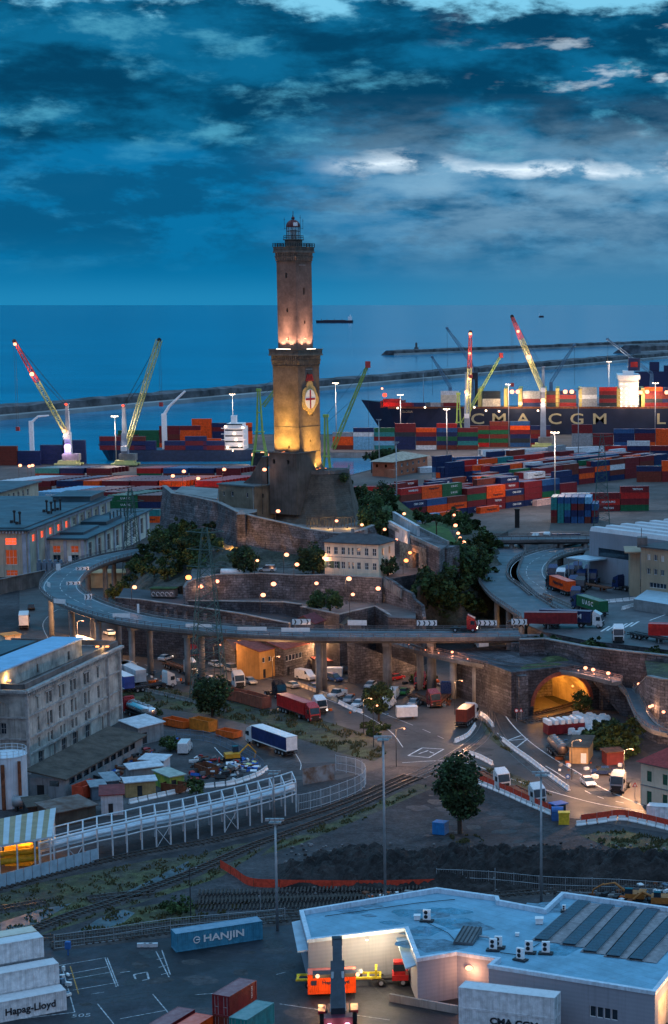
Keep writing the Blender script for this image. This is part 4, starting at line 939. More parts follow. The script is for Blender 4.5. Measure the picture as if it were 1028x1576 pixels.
track('track curving right through the junction beside the white barrier',[(756,1100),(766,1125),(790,1158),(830,1192),(870,1222)],False)
track('track coming out of the tunnel mouth',[(790,1105),(830,1098),(880,1085),(910,1072)])
track('second track under the tunnel arch',[(805,1112),(850,1106),(900,1092),(925,1080)])
LP={}
def street_lamp(p,h,label,e=260,c=(1,.50,.26),g='street lamps on the hill',r=.5,hm=None,arm=.8,pole=True,lr=.3):
 t=thing('street_lamp',label,'street lamp',p,0,g)
 m=MB();m.tube([(0,0,0),(0,0,h-.3)],.09,6,0,.06);m.tube([(0,0,h-.3),(arm*.4,0,h),(arm,0,h+.05)],.05,5);m.build('pole',M['dark_steel'],t)
 m=MB();m.ball((arm,0,h-.12),r,10,6,0,.8);m.build('lamp_globe',hm or LAMP_W,t,True)
 light(t,(arm,-.35-r,h-.45),e*(1.6 if 'cream house' in label else.5 if g=='street lamps on the hill' else 1),c,lr)
 return t
def lamp_px(u,v,zg,h,label,**k):
 return street_lamp(P(u,v,zg+h)+Vector((-.8,0,-h)),h,label,**k)
for u,v,zg,h,lb,e,r in((207,903,16,5,'lamp at the left end of the terrace road, in front of the scrub',300,.55),(290,888,17,5,'bright orange lamp at the left corner of the curved terrace wall',700,.75),(309,902,16,4.5,'lamp at the foot of the terrace wall, left part',350,.6),(334,894,16,5,'lamp against the terrace wall behind the lattice pylon',400,.55),(405,915,16,5,'lamp at the court edge below the parked white car',380,.6),(421,898,16.2,5.5,'lamp against the middle of the terrace wall',400,.65),(441,853,21.3,5.5,'lamp on the rock left of the round tree',350,.6),(457,868,21.3,5,'lamp on the upper terrace just left of the round tree',330,.55),(396,862,21.5,4.5,'small lamp beside the left round tree on the terrace',220,.4),(487,897,16.2,5,'lamp on the terrace wall left of the court',320,.5),(537,890,16.2,6.5,'bright lamp on the wall under the middle of the cream house',550,.65),(543,914,16.2,6,'lamp on a tall post in the court',260,.45),(582,905,16.2,5,'lamp at the right end of the terrace wall, top of the stairs',450,.6),(543,958,12,5,'orange lamp on the wall of the court just above the viaduct',400,.55),(355,764,28,5.5,'lamp on the front of the guard house',450,.55),(428,786,28.2,4.5,'lamp on the slope between guard house and bastion',420,.6),(407,722,30,13,'lamp high on the slope left of the keep',300,.6),(518,801,27.6,3.5,'lamp over the lit foot of the bastion',500,.45),(557,807,27.6,3,'lamp at the right corner of the bastion',260,.45),(592,814,25,4,'lamp among the trees right of the bastion',260,.45),(584,759,20,5,'upper lamp in the trees behind the bastion',200,.35),(583,767,20,4.5,'lower lamp of the close pair in the trees behind the bastion',260,.55),(566,777,22,4,'lamp in the trees close to the bastion edge',260,.45),(622,790,22,5,'lamp beside the longer whitewashed wall',260,.5),(610,830,21.3,6,'lamp behind the roof of the cream house',260,.4),(631,850,20.5,5,'lamp on the orange lit wall right of the house, upper one',450,.5),(625,862,20.5,4.5,'lamp on the orange lit wall right of the house, lower one',450,.6),(575,861,21.3,4.5,'bright lamp on the front of the cream house near its right end',330,.55),(499,858,21.3,4.5,'lamp at the left corner of the cream house',260,.5),(688,847,21,5.5,'lamp at the corner of the outwork beside the lawn',350,.5),(699,792,18,5,'topmost lamp of the row down the garden path',260,.45),(701,808,20,5,'second lamp down the garden path',330,.6),(705,820,20.5,4.5,'third lamp down the garden path',260,.5),(708,827,21,4,'fourth lamp down the garden path',220,.42),(714,834,21,4.5,'lowest lamp of the garden path',330,.55)):
 lamp_px(u,v,zg,h,lb,e=e,r=r,hm=LAMP_O if 'orange' in lb else LAMP_W,c=(1,.38,.13)if 'orange' in lb else(1,.50,.26))
for u,v in((478,813),(505,814),(535,813)):
 q=P(u,v,27.7);f=thing('floodlight','small floodlight at the foot of the bastion, %s'%{478:'left one',505:'middle one',535:'right one'}[u],'floodlight',q,0,'floodlights at the bastion');m=MB();m.b6(-.2,.2,-.2,.2,0,.3);m.build('housing',M['black'],f);light(f,(0,.2,.9),700,(1,.55,.16),.3)
t=thing('floodlight','floodlight at the foot of the fort wall making the orange glow','floodlight',P(357,856,22.5));m=MB();m.b6(-.3,.3,-.2,.2,0,.5);m.build('housing',M['black'],t);m=MB();m.b6(-.25,.25,.2,.24,.08,.42);m.build('lamp_face',LAMP_O,t)
light(t,(0,.6,2.2),4200,(1,.42,.07),.3)
for i in range(9):
 c=sa.lerp(sb,(i+.7)/9.6);m=MB();m.ball((0,0,0),.2,6,4);o=m.build('step_light',LAMP_W,None,label='small step light on the lit stairs, %s from the top'%ORD[i],cat='step light',group='step lights on the stairs');o.location=(c.x+1.2,c.y+1.6,c.z+1.0)
 if i%2==0:l=light(o,(0,-.4,.2),70,(1,.55,.3),.2)
# ================================================================ THE PORT
def seg_lattice(m,a,b,w0,w1,n,r=.12,mt=0):
 a,b=Vector(a),Vector(b);d=(b-a).normalized();u=d.cross(Vector((0,0,1))).normalized();w=u.cross(d)
 P_=[]
 for i in range(n+1):
  t=i/n;c=a+(b-a)*t;h=(w0+(w1-w0)*t)/2
  P_.append([c+u*h*x+w*h*y for x,y in((-1,-1),(1,-1),(1,1),(-1,1))])
 for k in range(4):m.tube([q[k]for q in P_],r,4,mt)
 for i in range(n):
  for k in range(4):
   j=(k+1)%4;m.tube([P_[i][k],P_[i+1][j]]if i%2 else[P_[i][j],P_[i+1][k]],r*.6,3,mt)
  for k in range(4):m.tube([P_[i][k],P_[i][(k+1)%4]],r*.5,3,mt)
YB=mat('pale_yellow_crane',(.55,.55,.22),.5,var=.15,vs=.3);RB=mat('crane_red',(.45,.05,.05),.5,var=.2)
GY=mat('crane_green_yellow',(.30,.42,.10),.6,var=.2,vs=.3)
TB=mat('crane_tower_grey',(.22,.28,.36),.5,var=.2,vs=.2)
def vcone(m,a,b,w0,w1,mt=0):
 a,b=Vector(a),Vector(b)
 m.loft([[a+Vector((x*w0/2,y*w0/2,0))for x,y in((-1,-1),(1,-1),(1,1),(-1,1))],[b+Vector((x*w1/2,y*w1/2,0))for x,y in((-1,-1),(1,-1),(1,1),(-1,1))]],mt)
def harbour_crane(bu,bv,D,top_v,root_v,tip_u,tip_v,label,dy=-12,hook=None,body=TB,red=.42,bw=2.4,zb=3,lamps=()):
 base=PD(bu,bv,D);base.z=zb;top=PD(bu,top_v,D);root=PD(bu-1.5 if tip_u<bu else bu+1.5,root_v,D);tip=PD(tip_u,tip_v,D+dy)
 r=thing('harbour_crane',label,'crane',base,0,'mobile harbour cranes');B=-base
 m=MB();c=Vector((0,0,0))
 for s in(-1,1):m.b6(-7,7,s*3.4-1,s*3.4+1,.8,1.8)
 m.b6(-5,5,-4,4,1.8,3.2);m.build('undercarriage',YB,r)
 m=MB()
 for s in(-1,1):
  for i in range(6):m.cylh((-6+i*2.4,s*3.4,.7),.7,1.4,'y',10)
 m.build('wheels',M['tyre'],r)
 m=MB();m.b6(-3,6,-2.6,2.6,3.3,6.8);m.build('machine_house',M['concrete'],r)
 m=MB();h=top.z-base.z;vcone(m,(0,0,6.8),(0,0,h*.55),3.6,3.0);vcone(m,(0,0,h*.55),(0,0,h),2.4,1.5);m.box((0,0,h+.2),(2.6,2.2,.5));m.build('tower',body,r)
 m=MB();z=root.z-base.z;m.b6(-1.4,1.4,-4.2,-2.0,z-1.2,z+1.4);m.build('cab',M['white'],r)
 sgn=-1 if tip_u<bu else 1
 A=root-base;T=tip-base;q=A.lerp(T,1-red)
 m=MB();seg_lattice(m,A,q,bw*.8,bw*.95,max(6,int((q-A).length/3)),.22);o=m.build('boom',YB,r)
 if red>0:
  m=MB();seg_lattice(m,q,T,bw*.95,bw*.5,max(4,int((T-q).length/3)),.22);m.build('boom_tip',RB,o)
 m=MB();m.cylh((T.x,T.y,T.z),1.1,.8,'y',10);m.build('sheave',M['dark_steel'],o)
 m=MB();tp=Vector((0,0,h))
 for s in(-.8,.8):m.tube([tp+Vector((0,s,0)),T+Vector((0,s*.5,0))],.09,3);m.tube([tp+Vector((0,s,-1.5)),A.lerp(T,.72)+Vector((0,s*.5,0))],.08,3)
 hz=16 if hook is None else hook
 for s in(-.5,.5):m.tube([T+Vector((s,0,0)),Vector((T.x+s,T.y,hz))],.08,3)
 m.build('cable',M['dark_steel'],r)
 m=MB();m.b6(T.x-1,T.x+1,T.y-.6,T.y+.6,hz-2.2,hz);m.build('hook_block',RB,r)
 for(t,mt_,en,rr)in lamps:
  p=(A.lerp(T,t)if t<=1 else Vector((0,0,h)))if t>=0 else Vector((0,0,-t))
  m=MB();m.ball((p.x,p.y-1.8,p.z),rr);m.build('lamp',mt_,r,True)
  light(r,(p.x,p.y-3.0-rr,p.z-1),en,(1,.6,.4)if mt_ is not LAMP_P else(.9,.55,1),.6)
 return r
harbour_crane(106,709,1035,622,672,22,525,'mobile crane with yellow and red boom leaning left and a violet lamp',hook=22,lamps=((.97,LAMP_W,1500,.9),(.66,LAMP_W,1800,1.2),(.06,LAMP_W,1500,1.0),(-10.5,LAMP_P,2500,1.9),(2,LAMP_R,200,.7)))
harbour_crane(193,708,1035,624,690,245,523,'mobile crane left of the tower with a pale boom leaning to the right',hook=35,red=0,lamps=((2,LAMP_R,200,.7),))
harbour_crane(719,690,1165,574,640,724,511,'mobile crane right of the tower whose red tipped boom stands almost upright',hook=45,lamps=((.98,LAMP_W,1500,.9),(.75,LAMP_W,1500,.8),(.45,LAMP_W,1500,.9),(-34,LAMP_W,2500,1.3)))
harbour_crane(836,690,1165,565,600,788,487,'tall mobile crane over the big ship with its long boom leaning left',hook=40,red=.3,lamps=((.8,LAMP_W,1500,.9),(.45,LAMP_W,3000,1.6),(-29,LAMP_W,2500,1.5)))
def portal_crane(u0,u1,v0,v1,D,tip,label,house=True,hook=None,mt=None,boomc=None,zb=3):
 mt=mt or GY;b0,b1=PD(u0,v1,D),PD(u1,v1,D);W=(b1-b0).length;c=(b0+b1)/2;H=PD(u0,v0,D).z-zb;c.z=zb
 r=thing('portal_crane',label,'crane',c,0,'older portal cranes');m=MB()
 for x in(-1,1):
  for y in(-1,1):m.tube([(x*W/2,y*W*.4,0),(x*W*.18,y*1.2,H*.45),(x*.5,y*.5,H)],.55,5,0,.35)
 for z in(.2,.45,.7):q=W/2*(1-z*1.05)+.3;m.loft([[(x*q,y*q*.8,H*z+k)for x,y in((-1,-1),(1,-1),(1,1),(-1,1))]for k in(0,.5)],0)
 m.box((0,0,H),(2.6,2.2,1.4));m.build('tower',mt,r)
 if house:m=MB();m.b6(-W*.55,W*.6,-3,3,.5,5.5);m.b6(-W*.3,W*.3,-2.5,2.5,5.5,7.5);m.build('machine_house',M['dark_steel'],r)
 if tip:
  T=PD(tip[0],tip[1],D-8)-c;A=PD(tip[2],tip[3],D-3)-c;m=MB();seg_lattice(m,A,T,1.6,.9,14,.16);m.build('boom',boomc or mt,r)
  m=MB();m.box(tuple(T),(2.2,1.5,3.0),R(20));m.build('boom_head',RB,r)
  m=MB();m.tube([(0,0,H),T],.09,3);m.tube([(0,0,H*.9),A.lerp(T,.6)],.09,3);m.tube([T,(T.x,T.y,14)],.08,3);m.build('cable',M['dark_steel'],r)
 return r
portal_crane(388,412,600,690,1030,(455,560,405,625),'green portal crane just left of the tower, its boom hidden behind the tower')
portal_crane(494,512,640,728,900,(566,561,513,690),'lattice portal crane right of the tower base with a red headed boom',house=False)
portal_crane(698,714,606,678,1180,(771,547,712,650),'green portal crane on the pier with a boom leaning right, near the upright crane',house=True)
def far_crane(u,v,tip,D,label,mt=None,hookv=None):
 b=P(u,v,3);b=PD(u,v,D);r=thing('quay_crane',label,'crane',(b.x,b.y,3),0,'far quay cranes');T=PD(tip[0],tip[1],D)-Vector((b.x,b.y,3));A=Vector((0,0,max(4,b.z-3)))
 m=MB();vcone(m,(0,0,0),A,5,2.5);m.build('tower',mt or M['blue_steel'],r);m=MB();seg_lattice(m,A,T,2.2,1.2,16,.22);m.ball(T,1.3);m.build('boom',mt or M['blue_steel'],r)
 m=MB();m.tube([T,(T.x+.1,T.y,max(6,T.z-30))],.12,3);m.tube([A+Vector((0,0,6)),T],.12,3);m.build('cable',M['dark_steel'],r)
far_crane(726,560,(688,505),1500,'far dark crane behind the upright red tipped boom');far_crane(693,596,(665,549),1500,'small far crane with a thin boom behind the ship bow')
far_crane(848,588,(884,531),1450,'blue far crane leaning right behind the long boom');far_crane(1003,575,(935,522),1500,'far crane at the right with a flat boom over the white superstructure')
m=MB();b=PD(733,592,1450);m.b6(-1.2,1.2,-1.2,1.2,0,b.z+4);m.b6(-4,1.2,-1,1,b.z+4,b.z+9);m.b6(-5,-3,-1,1,b.z-2,b.z+4.5);tag(m.build('ship_derrick',M['dark_steel']),'dark hooked derrick standing behind the ship near the upright boom','derrick').location=(b.x,b.y,0)
def light_mast(bu,bv,z,tv,label,lit=True,e=9000,g='tall light masts',r=.22,head=None,hm=None,c=(1,.72,.55),nl=3):
 p=P(bu,bv,z);h=PD(bu,tv,p.y).z-z;t=thing('light_mast',label,'light mast',p,0,g)
 m=MB();m.tube([(0,0,0),(0,0,h*.5),(0,0,h)],r*1.3,8,0,r*.8);m.build('mast',M['steel'],t,True)
 m=MB();w=1.8 if lit else 1.2;m.b6(-w,w,-.12,.12,h,h+.25);m.b6(-w*.7,w*.7,-.6,.6,h-.4,h-.3);m.build('crossbar',M['steel'],t)
 for i in range(nl):
  x=(-1.5+3*i/max(1,nl-1))*(1 if lit else.7);m=MB();m.box((x,-.4,h+.15),(.8,.5,.5)if lit else(.5,.4,.35));k=m.build('luminaire',hm or(LAMP_C if lit else M['steel']),t)
 if lit:light(t,(0,-7,h-2.5),e,c,.8)
 return t
for a in((359,668,607,'lamp mast on the far pier, left of the green portal crane',1),(518,690,590,'lamp mast on the pier right of the tower with a pinkish head',1),(617,688,608,'lamp mast in front of the ship bow',1),(688,702,630,'lamp mast at the green crane on the pier',1),(854,782,666,'lamp mast in the middle of the big container yard',1),(890,722,598,'pale mast in front of the letters on the hull',0),(783,690,592,'lamp mast between the two big crane booms',1),(937,640,557,'far lamp mast left of the white superstructure',1),(1008,690,590,'lamp mast right of the white superstructure',1),(652,640,573,'thin dark mast standing behind the ship bow',0),(584,731,646,'pale mast by the pine trees',0),(611,808,681,'nearest pale mast, between orange stacks and trees',0),(179,716,641,'short mast behind the left cranes',1)):
 light_mast(a[0],a[1],3,a[2],a[3],bool(a[4]),22000)
PAL=['maroon']*9+['brown']*5+['orange']*4+['navy']*8+['blue']*2+['green']*2+['red']*2+['teal','grey','white']
def stack_block(desc,group,org,ang,cols,rows,tiers,seed,pal=None,L=12.19,gap=.35,rowgap=2.75,only_top=True,spec=None,z=None):
 r=random.Random(seed);d=Vector((math.cos(ang),math.sin(ang),0));w=Vector((-d.y,d.x,0));H={}
 for j in range(rows):
  for i in range(cols):
   t=tiers(i,j,r)if callable(tiers)else tiers;H[i,j]=t
 for j in range(rows):
  for i in range(cols):
   fr=H.get((i,j-1),0)if j else 0
   base_c=r.choice(pal or PAL)
   for k in range(H[i,j]):
    if k<fr-1 and k<H[i,j]-1 and i>0:continue
    cc=base_c if r.random()<.45 else r.choice(pal or PAL)
    if spec and(i,j,k)in spec:cc=spec[i,j,k]
    p=Vector(org)+d*(i*(L+gap)+L/2)+w*(j*rowgap+1.22);p.z=(org[2]if z is None else z)+k*2.62
    p+=d*r.uniform(-.08,.08)
    lab='%s container, %s from left, %s tier%s, %s'%(cname(cc),ORD[i],ORD[k],'' if rows==1 else ', front row' if j==0 else ', %s row'%ORD[j],desc)
    container(p,ang,cc,L,lab[:200],group)
YA=R(52)
o=P(646,803)
stack_block('front edge of diagonal stacks','containers in the diagonal stacks',o,YA,8,1,lambda i,j,r:(1,1,0,1,0,0,1,0)[i],3,None,spec={(0,0,0):'lightblue',(1,0,0):'orange',(3,0,0):'orange',(6,0,0):'pink'})
w_=Vector((-math.sin(YA),math.cos(YA),0));d_=Vector((math.cos(YA),math.sin(YA),0))
stack_block('stacks behind the yard road','containers behind the yard road',o+w_*4.5-d_*3,YA,9,6,lambda i,j,r:((3,3,3,4,4,3,4,4,3)[i]if j==0 else r.choice((3,4,4,5))),11,None,spec={(0,0,2):'navy',(1,0,0):'orange',(1,0,1):'orange',(1,0,2):'blue',(2,0,0):'navy',(2,0,1):'orange',(3,0,0):'navy',(3,0,1):'maroon',(3,0,2):'green',(4,0,0):'maroon',(4,0,1):'maroon',(4,0,2):'orange',(4,0,3):'orange',(5,0,1):'brown',(5,0,2):'navy',(6,0,2):'maroon',(7,0,1):'green'})
stack_block('orange topped stacks behind pale mast','containers in the far left stacks of the yard',P(612,796),YA,9,5,lambda i,j,r:((4,4,3,4,5,5,4,4,4)[i]if j==0 else r.choice((3,4,5))),21,None,spec={(0,0,0):'grey',(0,0,1):'maroon',(0,0,2):'maroon',(1,0,0):'green',(1,0,2):'maroon',(0,1,2):'orange',(1,1,2):'orange',(0,2,1):'orange',(1,2,1):'orange',(3,0,2):'navy',(3,0,1):'navy',(4,0,3):'maroon'})
for q,(u,v,n,t,cc)in enumerate(((566,766,2,2,('maroon','red')),(600,802,2,1,('orange','red')))):
 for i in range(n):
  for k in range(t):container(P(u,v)+Vector((i*12.6,i*2.0,k*2.62)),R(9),cc[(i+k)%2],12.19,'%s container %s beside the hill trees, %s'%(cc[(i+k)%2],('on the ground','stacked on another')[k],(('nearer the dark water','nearer the mast'),('partly behind the white walls','nearest the orange stacks'))[q][i]))
container(P(536,768),R(15),'blue',6.06,'small blue container just right of the bastion')
stack_block('white reefer field','white reefer containers',P(646,728),R(22),6,4,lambda i,j,r:(1,1,2,2,1,1)[i],5,['white'])
stack_block('reefer field beyond the mast','farther white reefer containers',P(745,708),R(22),7,4,lambda i,j,r:r.choice((1,2)),6,['white','white','white','grey'])
stack_block('row beside the red building','purple blue boxes',P(668,712),R(22),4,1,1,9,['blue','maroon','blue','navy'])
stack_block('field right of the mast','containers in the dense field',P(760,752),YA,9,5,lambda i,j,r:r.choice((3,4,4)),33)
stack_block('field under the pylon','containers under the lattice pylon',P(842,752),YA,9,5,lambda i,j,r:r.choice((3,3,4)),37)
stack_block('stack at the right edge','containers at the right edge',P(980,742),R(4),3,1,lambda i,j,r:(3,4,3)[i],41,spec={(0,0,0):'brown',(0,0,1):'brown',(0,0,2):'navy',(1,0,3):'orange',(1,0,2):'orange',(1,0,0):'maroon',(1,0,1):'maroon'})
stack_block('stack behind the end-on block','white and maroon stack',P(865,788),R(8),3,1,lambda i,j,r:(3,3,4)[i],44,spec={(0,0,2):'white',(0,0,1):'cream',(1,0,0):'maroon',(1,0,1):'red',(1,0,2):'maroon',(2,0,0):'green',(2,0,1):'maroon',(2,0,2):'red',(2,0,3):'maroon'})
stack_block('field in the middle of the yard','containers in the middle field',P(690,745),YA,8,4,lambda i,j,r:r.choice((3,4,4,5)),71)
stack_block('field left of the lattice pylon','containers left of the pylon',P(792,742),YA,8,3,lambda i,j,r:r.choice((3,3,4)),73)
rb=random.Random(5)
for i in range(7):
 for k in range(4):
  cc=rb.choice(('navy','blue','maroon','navy','brown','teal')if k<3 else('blue','lightblue','teal','blue'))
  if i==6 and k>2:continue
  container(P(854,805)+Vector((i*2.72*math.cos(R(-4)),i*2.72*math.sin(R(-4))+6,k*2.62)),R(-94),cc,12.19,'%s container end, %s from left, %s tier of the end-on block'%(cname(cc),ORD[i],ORD[k]),'containers seen end-on')
stack_block('pier below the ship bow','containers on the pier',P(512,692),0,7,1,lambda i,j,r:(4,5,5,6,5,6,5)[i],51,spec={(1,0,0):'lightblue',(1,0,1):'lightblue',(1,0,2):'lightblue',(1,0,3):'white',(2,0,0):'teal',(2,0,1):'lightblue',(2,0,2):'maroon',(2,0,3):'teal',(3,0,0):'navy',(3,0,1):'navy',(3,0,2):'navy',(3,0,3):'black',(4,0,3):'maroon',(4,0,2):'navy',(4,0,1):'brown'})
stack_block('pier right of green crane','containers on the pier at the green crane',P(722,688),R(1),4,1,lambda i,j,r:(5,6,6,5)[i],53,spec={(0,0,3):'green',(1,0,3):'green',(1,0,1):'green',(2,0,3):'maroon',(2,0,2):'navy',(2,0,1):'black'})
stack_block('pier below hull letters','containers below the hull letters',P(880,694),R(1),5,1,lambda i,j,r:(6,4,5,5,5)[i],57,spec={(0,0,0):'grey',(0,0,1):'grey',(0,0,2):'grey',(0,0,3):'grey',(0,0,4):'maroon',(2,0,2):'navy',(3,0,1):'orange',(3,0,2):'maroon'})
stack_block('right end of the pier','containers at the right end of the pier',P(930,716),R(2),4,1,lambda i,j,r:(4,5,4,4)[i],59,spec={(1,0,1):'orange',(0,0,2):'grey'})
def cols_row(desc,group,cols,v,t,depth,D):
 for i,(u0,u1,cc)in enumerate(cols):
  for j in range(depth):
   zt=3+t*2.62;c=PD((u0+u1)/2,v,D);L=12.19
   for k in([t-1,t-2]if j==0 and t>1 else[t-1]):
    c3=cc if k==t-1 else rb.choice(('maroon','brown','navy','green'))
    container((c.x+j*1.15,D+1.22+j*2.6,3+k*2.62),R(-2),c3,L,'%s container, %s from left, %s, %s, %s'%(cname(c3),ORD[i],'front row' if j==0 else '%s row'%ORD[j],'top tier' if k==t-1 else 'under the top',desc),group)
cols_row('left yard under the cranes','far rows of the left yard',((54,90,'teal'),(91,128,'navy'),(130,173,'maroon'),(208,249,'red'),(250,289,'blue'),(290,330,'navy'),(331,371,'maroon')),712,2,6,960)
cols_row('middle of the left yard','middle of the left yard',((0,33,'white'),(36,76,'maroon'),(88,126,'navy'),(112,152,'orange'),(157,197,'maroon'),(201,241,'maroon'),(245,286,'orange'),(300,341,'red')),736,3,11,862)
cols_row('left yard behind the halls','near rows of the left yard',((52,95,'lightblue'),(99,143,'maroon'),(152,197,'maroon')),753,3,11,810)
cols_row('left yard beside the annex','nearest row of the left yard',((170,207,'green'),(201,247,'brown')),764,4,9,770)
for i,(u,k,cc)in enumerate(((188,0,'teal'),(188,1,'green'),(224,0,'orange'),(224,1,'teal'))):
 container((PD(u,790,766).x,765.5,3+k*2.62),R(-2),cc,12.19,'%s container low beside the annex, %s'%(cc,('left one at the bottom','left one in the middle','right one at the bottom','right one in the middle')[i]))
stack_block('at the left edge','containers at the left edge',PD(-8,712,1040)*1.0,R(0),2,1,lambda i,j,r:(4,3)[i],61,['navy','brown'],z=3)
stack_block('dark blue quay stack','dark blue stack on the quay',PD(62,708,1048),R(0),2,1,lambda i,j,r:(4,5)[i],62,['navy'],z=3)
stack_block('left far pier','containers on the far pier',PD(182,692,1170),R(3),5,1,lambda i,j,r:(4,4,5,5,2)[i],64,['maroon','green','orange','brown','grey'],z=3)
stack_block('far pier near white bridge','containers on the far pier near the white bridge',PD(296,688,1200),R(3),3,1,lambda i,j,r:(6,5,5)[i],65,['maroon','navy','blue','orange'],z=3)
def hull(m,x0,x1,w,z0,z1,bow=-1,sheer=0,flare=6):
 L=x1-x0;n=16;rings=[]
 for i in range(n+1):
  t=i/n;x=x0+L*t;q=t if bow<0 else 1-t
  hw=w/2*min(1,(q*6)**.6 if q>0 else 0)*min(1,((1-q)*14)**.5+.55);hw=max(hw,.15)
  hl=hw*min(1,.35+q*4);zz=z1+(sheer*max(0,1-q*5))
  xs=x+(flare*max(0,1-q*8))*(1 if bow<0 else-1)
  rings.append([(xs,-hl,z0),(x,-hw,zz),(x,hw,zz),(xs,hl,z0)])
 m.loft(rings)
fs0,fs1=PD(143,690,1100),PD(384,690,1100)
r_=thing('container_ship','small container ship moored behind the left quay, white bridge at its right end','ship',(0,1112,0))
m=MB();hull(m,fs0 .x,fs1 .x,20,-1,6.5,-1,3);m.build('hull',mat('ship_hull_navy',(.02,.035,.07),.5),r_)
b0=PD(341,690,1100).x;b1=PD(376,690,1100).x
m=MB();m.b6(b0+1,b1-1,-8,8,6.5,19.5);m.b6(b0+2,b1-2,-7,7,19.5,21.5)
for k in range(4):m.b6(b0-.6,b1+.6,-9,-8,9+k*3.3,9.3+k*3.3)
m.b6(b0+4,b0+7,-2,2,21.5,26);sp_=m.build('superstructure',M['white'],r_)
for k in range(5):
 m=MB();m.b6(b0+1.5,b1-1.5,-8.06,-8.01,7.6+k*3.3,8.4+k*3.3);m.build('window_band',M['glass'],sp_)
for x,z in((b0+2,20),(b0+7,16),(b0+8,12.5),(b0+10,9),(b0+3,8),(b1-1,19.5),(b0+6,6)):
 m=MB();m.ball((x,-9.4,z),.75);m.build('deck_lamp',LAMP_C,r_,True)
light(r_,(b0+5,-20,12),900,(1,.8,.65),.8);light(r_,(b0+14,-16,10),1500,(1,.6,.4),.8)
m=MB();c=PD(247,690,1100).x;m.b6(c-1.3,c+1.3,-1.3,1.3,6.5,27);m.tube([(c,0,26),(c+3,0,31),(c+13,-2,40)],1.1,6,0,.6);m.build('deck_crane',M['white'],r_)
m=MB();c=PD(68,690,1100).x;m.b6(c-1.1,c+1.1,-1.1,1.1,3,25);m.tube([(c,0,24),(c+4,0,27.5),(c+10,0,28)],.8,6,0,.5);o=m.build('quay_crane',M['white'],None,label='white deck crane rising behind the dark blue stack at the left',cat='crane');o.location=(0,1075,0)
i=0
for u,cols_ in((168,('maroon','navy','maroon')),(206,('maroon','navy','brown')),(222,('navy','navy')),(268,('maroon','navy')),(300,('navy','maroon','navy')),(328,('maroon','navy'))):
 for k,cc in enumerate(cols_):
  container((PD(u,690,1100).x,1103.5,6.6+k*2.62),0,cc,12.19,'%s container on the small ship, %s bay from bow, %s tier'%(cname(cc),ORD[i],ORD[k]),'containers on the small ship')
 i+=1
for u,v in((390,700),(404,697),(416,700)):
 m=MB();m.ball((0,0,0),1.1);m.build('quay_lamp',LAMP_W,None,True,label='round quay lamp right of the white bridge, %s'%{390:'leftmost of three',404:'middle of three',416:'rightmost of three'}[u],cat='lamp').location=PD(u,v,1050)
light(bpy.data.objects['quay_lamp'],(0,-3,0),5000,(1,.65,.45),.8)
for u,v,D in((283,725,855),(345,722,850),(266,732,845),(305,736,840),(31,716,950),(45,717,950),(50,716,950)):
 street_lamp(PD(u,v,D)-Vector((.8,0,PD(u,v,D).z-3)),PD(u,v,D).z-3,'lamp standing over the left container yard at %s'%{283:'the middle, brighter one',345:'the right end',266:'the middle, dimmer one',305:'the far side of the maroon row',31:'the left edge of the quay',45:'the dark trucks on the quay',50:'the quay beside the teal container'}[u],900,g='lamps over the left yard',r=.85)
BS=1304;sx0=PD(551,616,BS).x;sx1=sx0+300;r_=thing('container_ship','huge dark container ship with big white letters on its hull, moored beyond the pier','ship',(0,BS+20,0))
m=MB();hull(m,sx0,sx1,40,-1,19.5,-1,5,16);m.build('hull',mat('big_hull',(.012,.018,.04),.45,var=.3,vs=.05),r_)
m=MB()
m.b6(sx0+20,sx1-4,-19.6,-19.3,19.5,20.7);m.build('bulwark',M['rust'],r_)
m=MB();m.b6(sx0+14,sx0+30,-9,9,19.5,24);m.build('forecastle',mat('deck_red',(.22,.04,.03),.7),r_)
b0=PD(953,600,BS).x;b1=PD(983,600,BS).x
m=MB();m.b6(b0,b1,-17,17,19.5,39);m.b6(b0-1,b1+1,-19.5,19.5,39,42);m.b6(b0+3,b1-3,-8,8,42,44.5);m.b6(b0+7,b0+8,0,1,44.5,52)
for k in range(6):m.b6(b0-.4,b1+.4,-18,-17,22+k*3,22.3+k*3)
sp_=m.build('superstructure',M['white'],r_)
m=MB();c=PD(977,600,BS).x;m.b6(c-4,c+4,-4,4,44.5,53);m.build('funnel',mat('funnel_navy',(.02,.03,.08),.5),r_)
m=MB();m.b6(c-2.4,c+2.4,-4.1,-4.01,47,50.5);m.build('funnel_mark',M['red'],r_)
for k in range(6):
 for i in range(4):
  m=MB();x=b0+1.5+i*(b1-b0-3)/3;m.ball((x,-18.6,21+k*3),.5,6,4);m.build('cabin_lamp',LAMP_C,sp_)
for x,z,en in((PD(957,610,BS).x,21,900),(PD(973,600,BS).x,30,500),(PD(995,605,BS).x,27,3000)):light(r_,(x,-26,z),en,(1,.62,.45),1)
lt=mat('hull_letters',(.40,.34,.20),.6,var=.1)
for ch,u in(('C',735),('M',768),('A',805),('C',854),('G',888),('M',923),('L',1017),('I',1032)):
 o=text_obj('hull_letter',ch,10.2,lt,r_,(PD(u,640,BS).x,-20.06,12.2),(R(90),0,0),.05,1.35,.12)
tx=text_obj('ship_name','GLORIA',2.2,lt,r_,(sx0+26,-14.2,17),(R(90),0,R(-14)),.05);tx.location=(sx0+33,-17.5,17.2)
hf=mat('lashing_bridge',(.42,.36,.12),.6,var=.2,vs=.1)
for u in(738,778,800,838,858,893,952,990):
 x=PD(u,600,BS).x;m=MB();m.b6(x-1.2,x+1.2,-18,18,19.5,33);m.build('lashing_bridge',hf,r_)
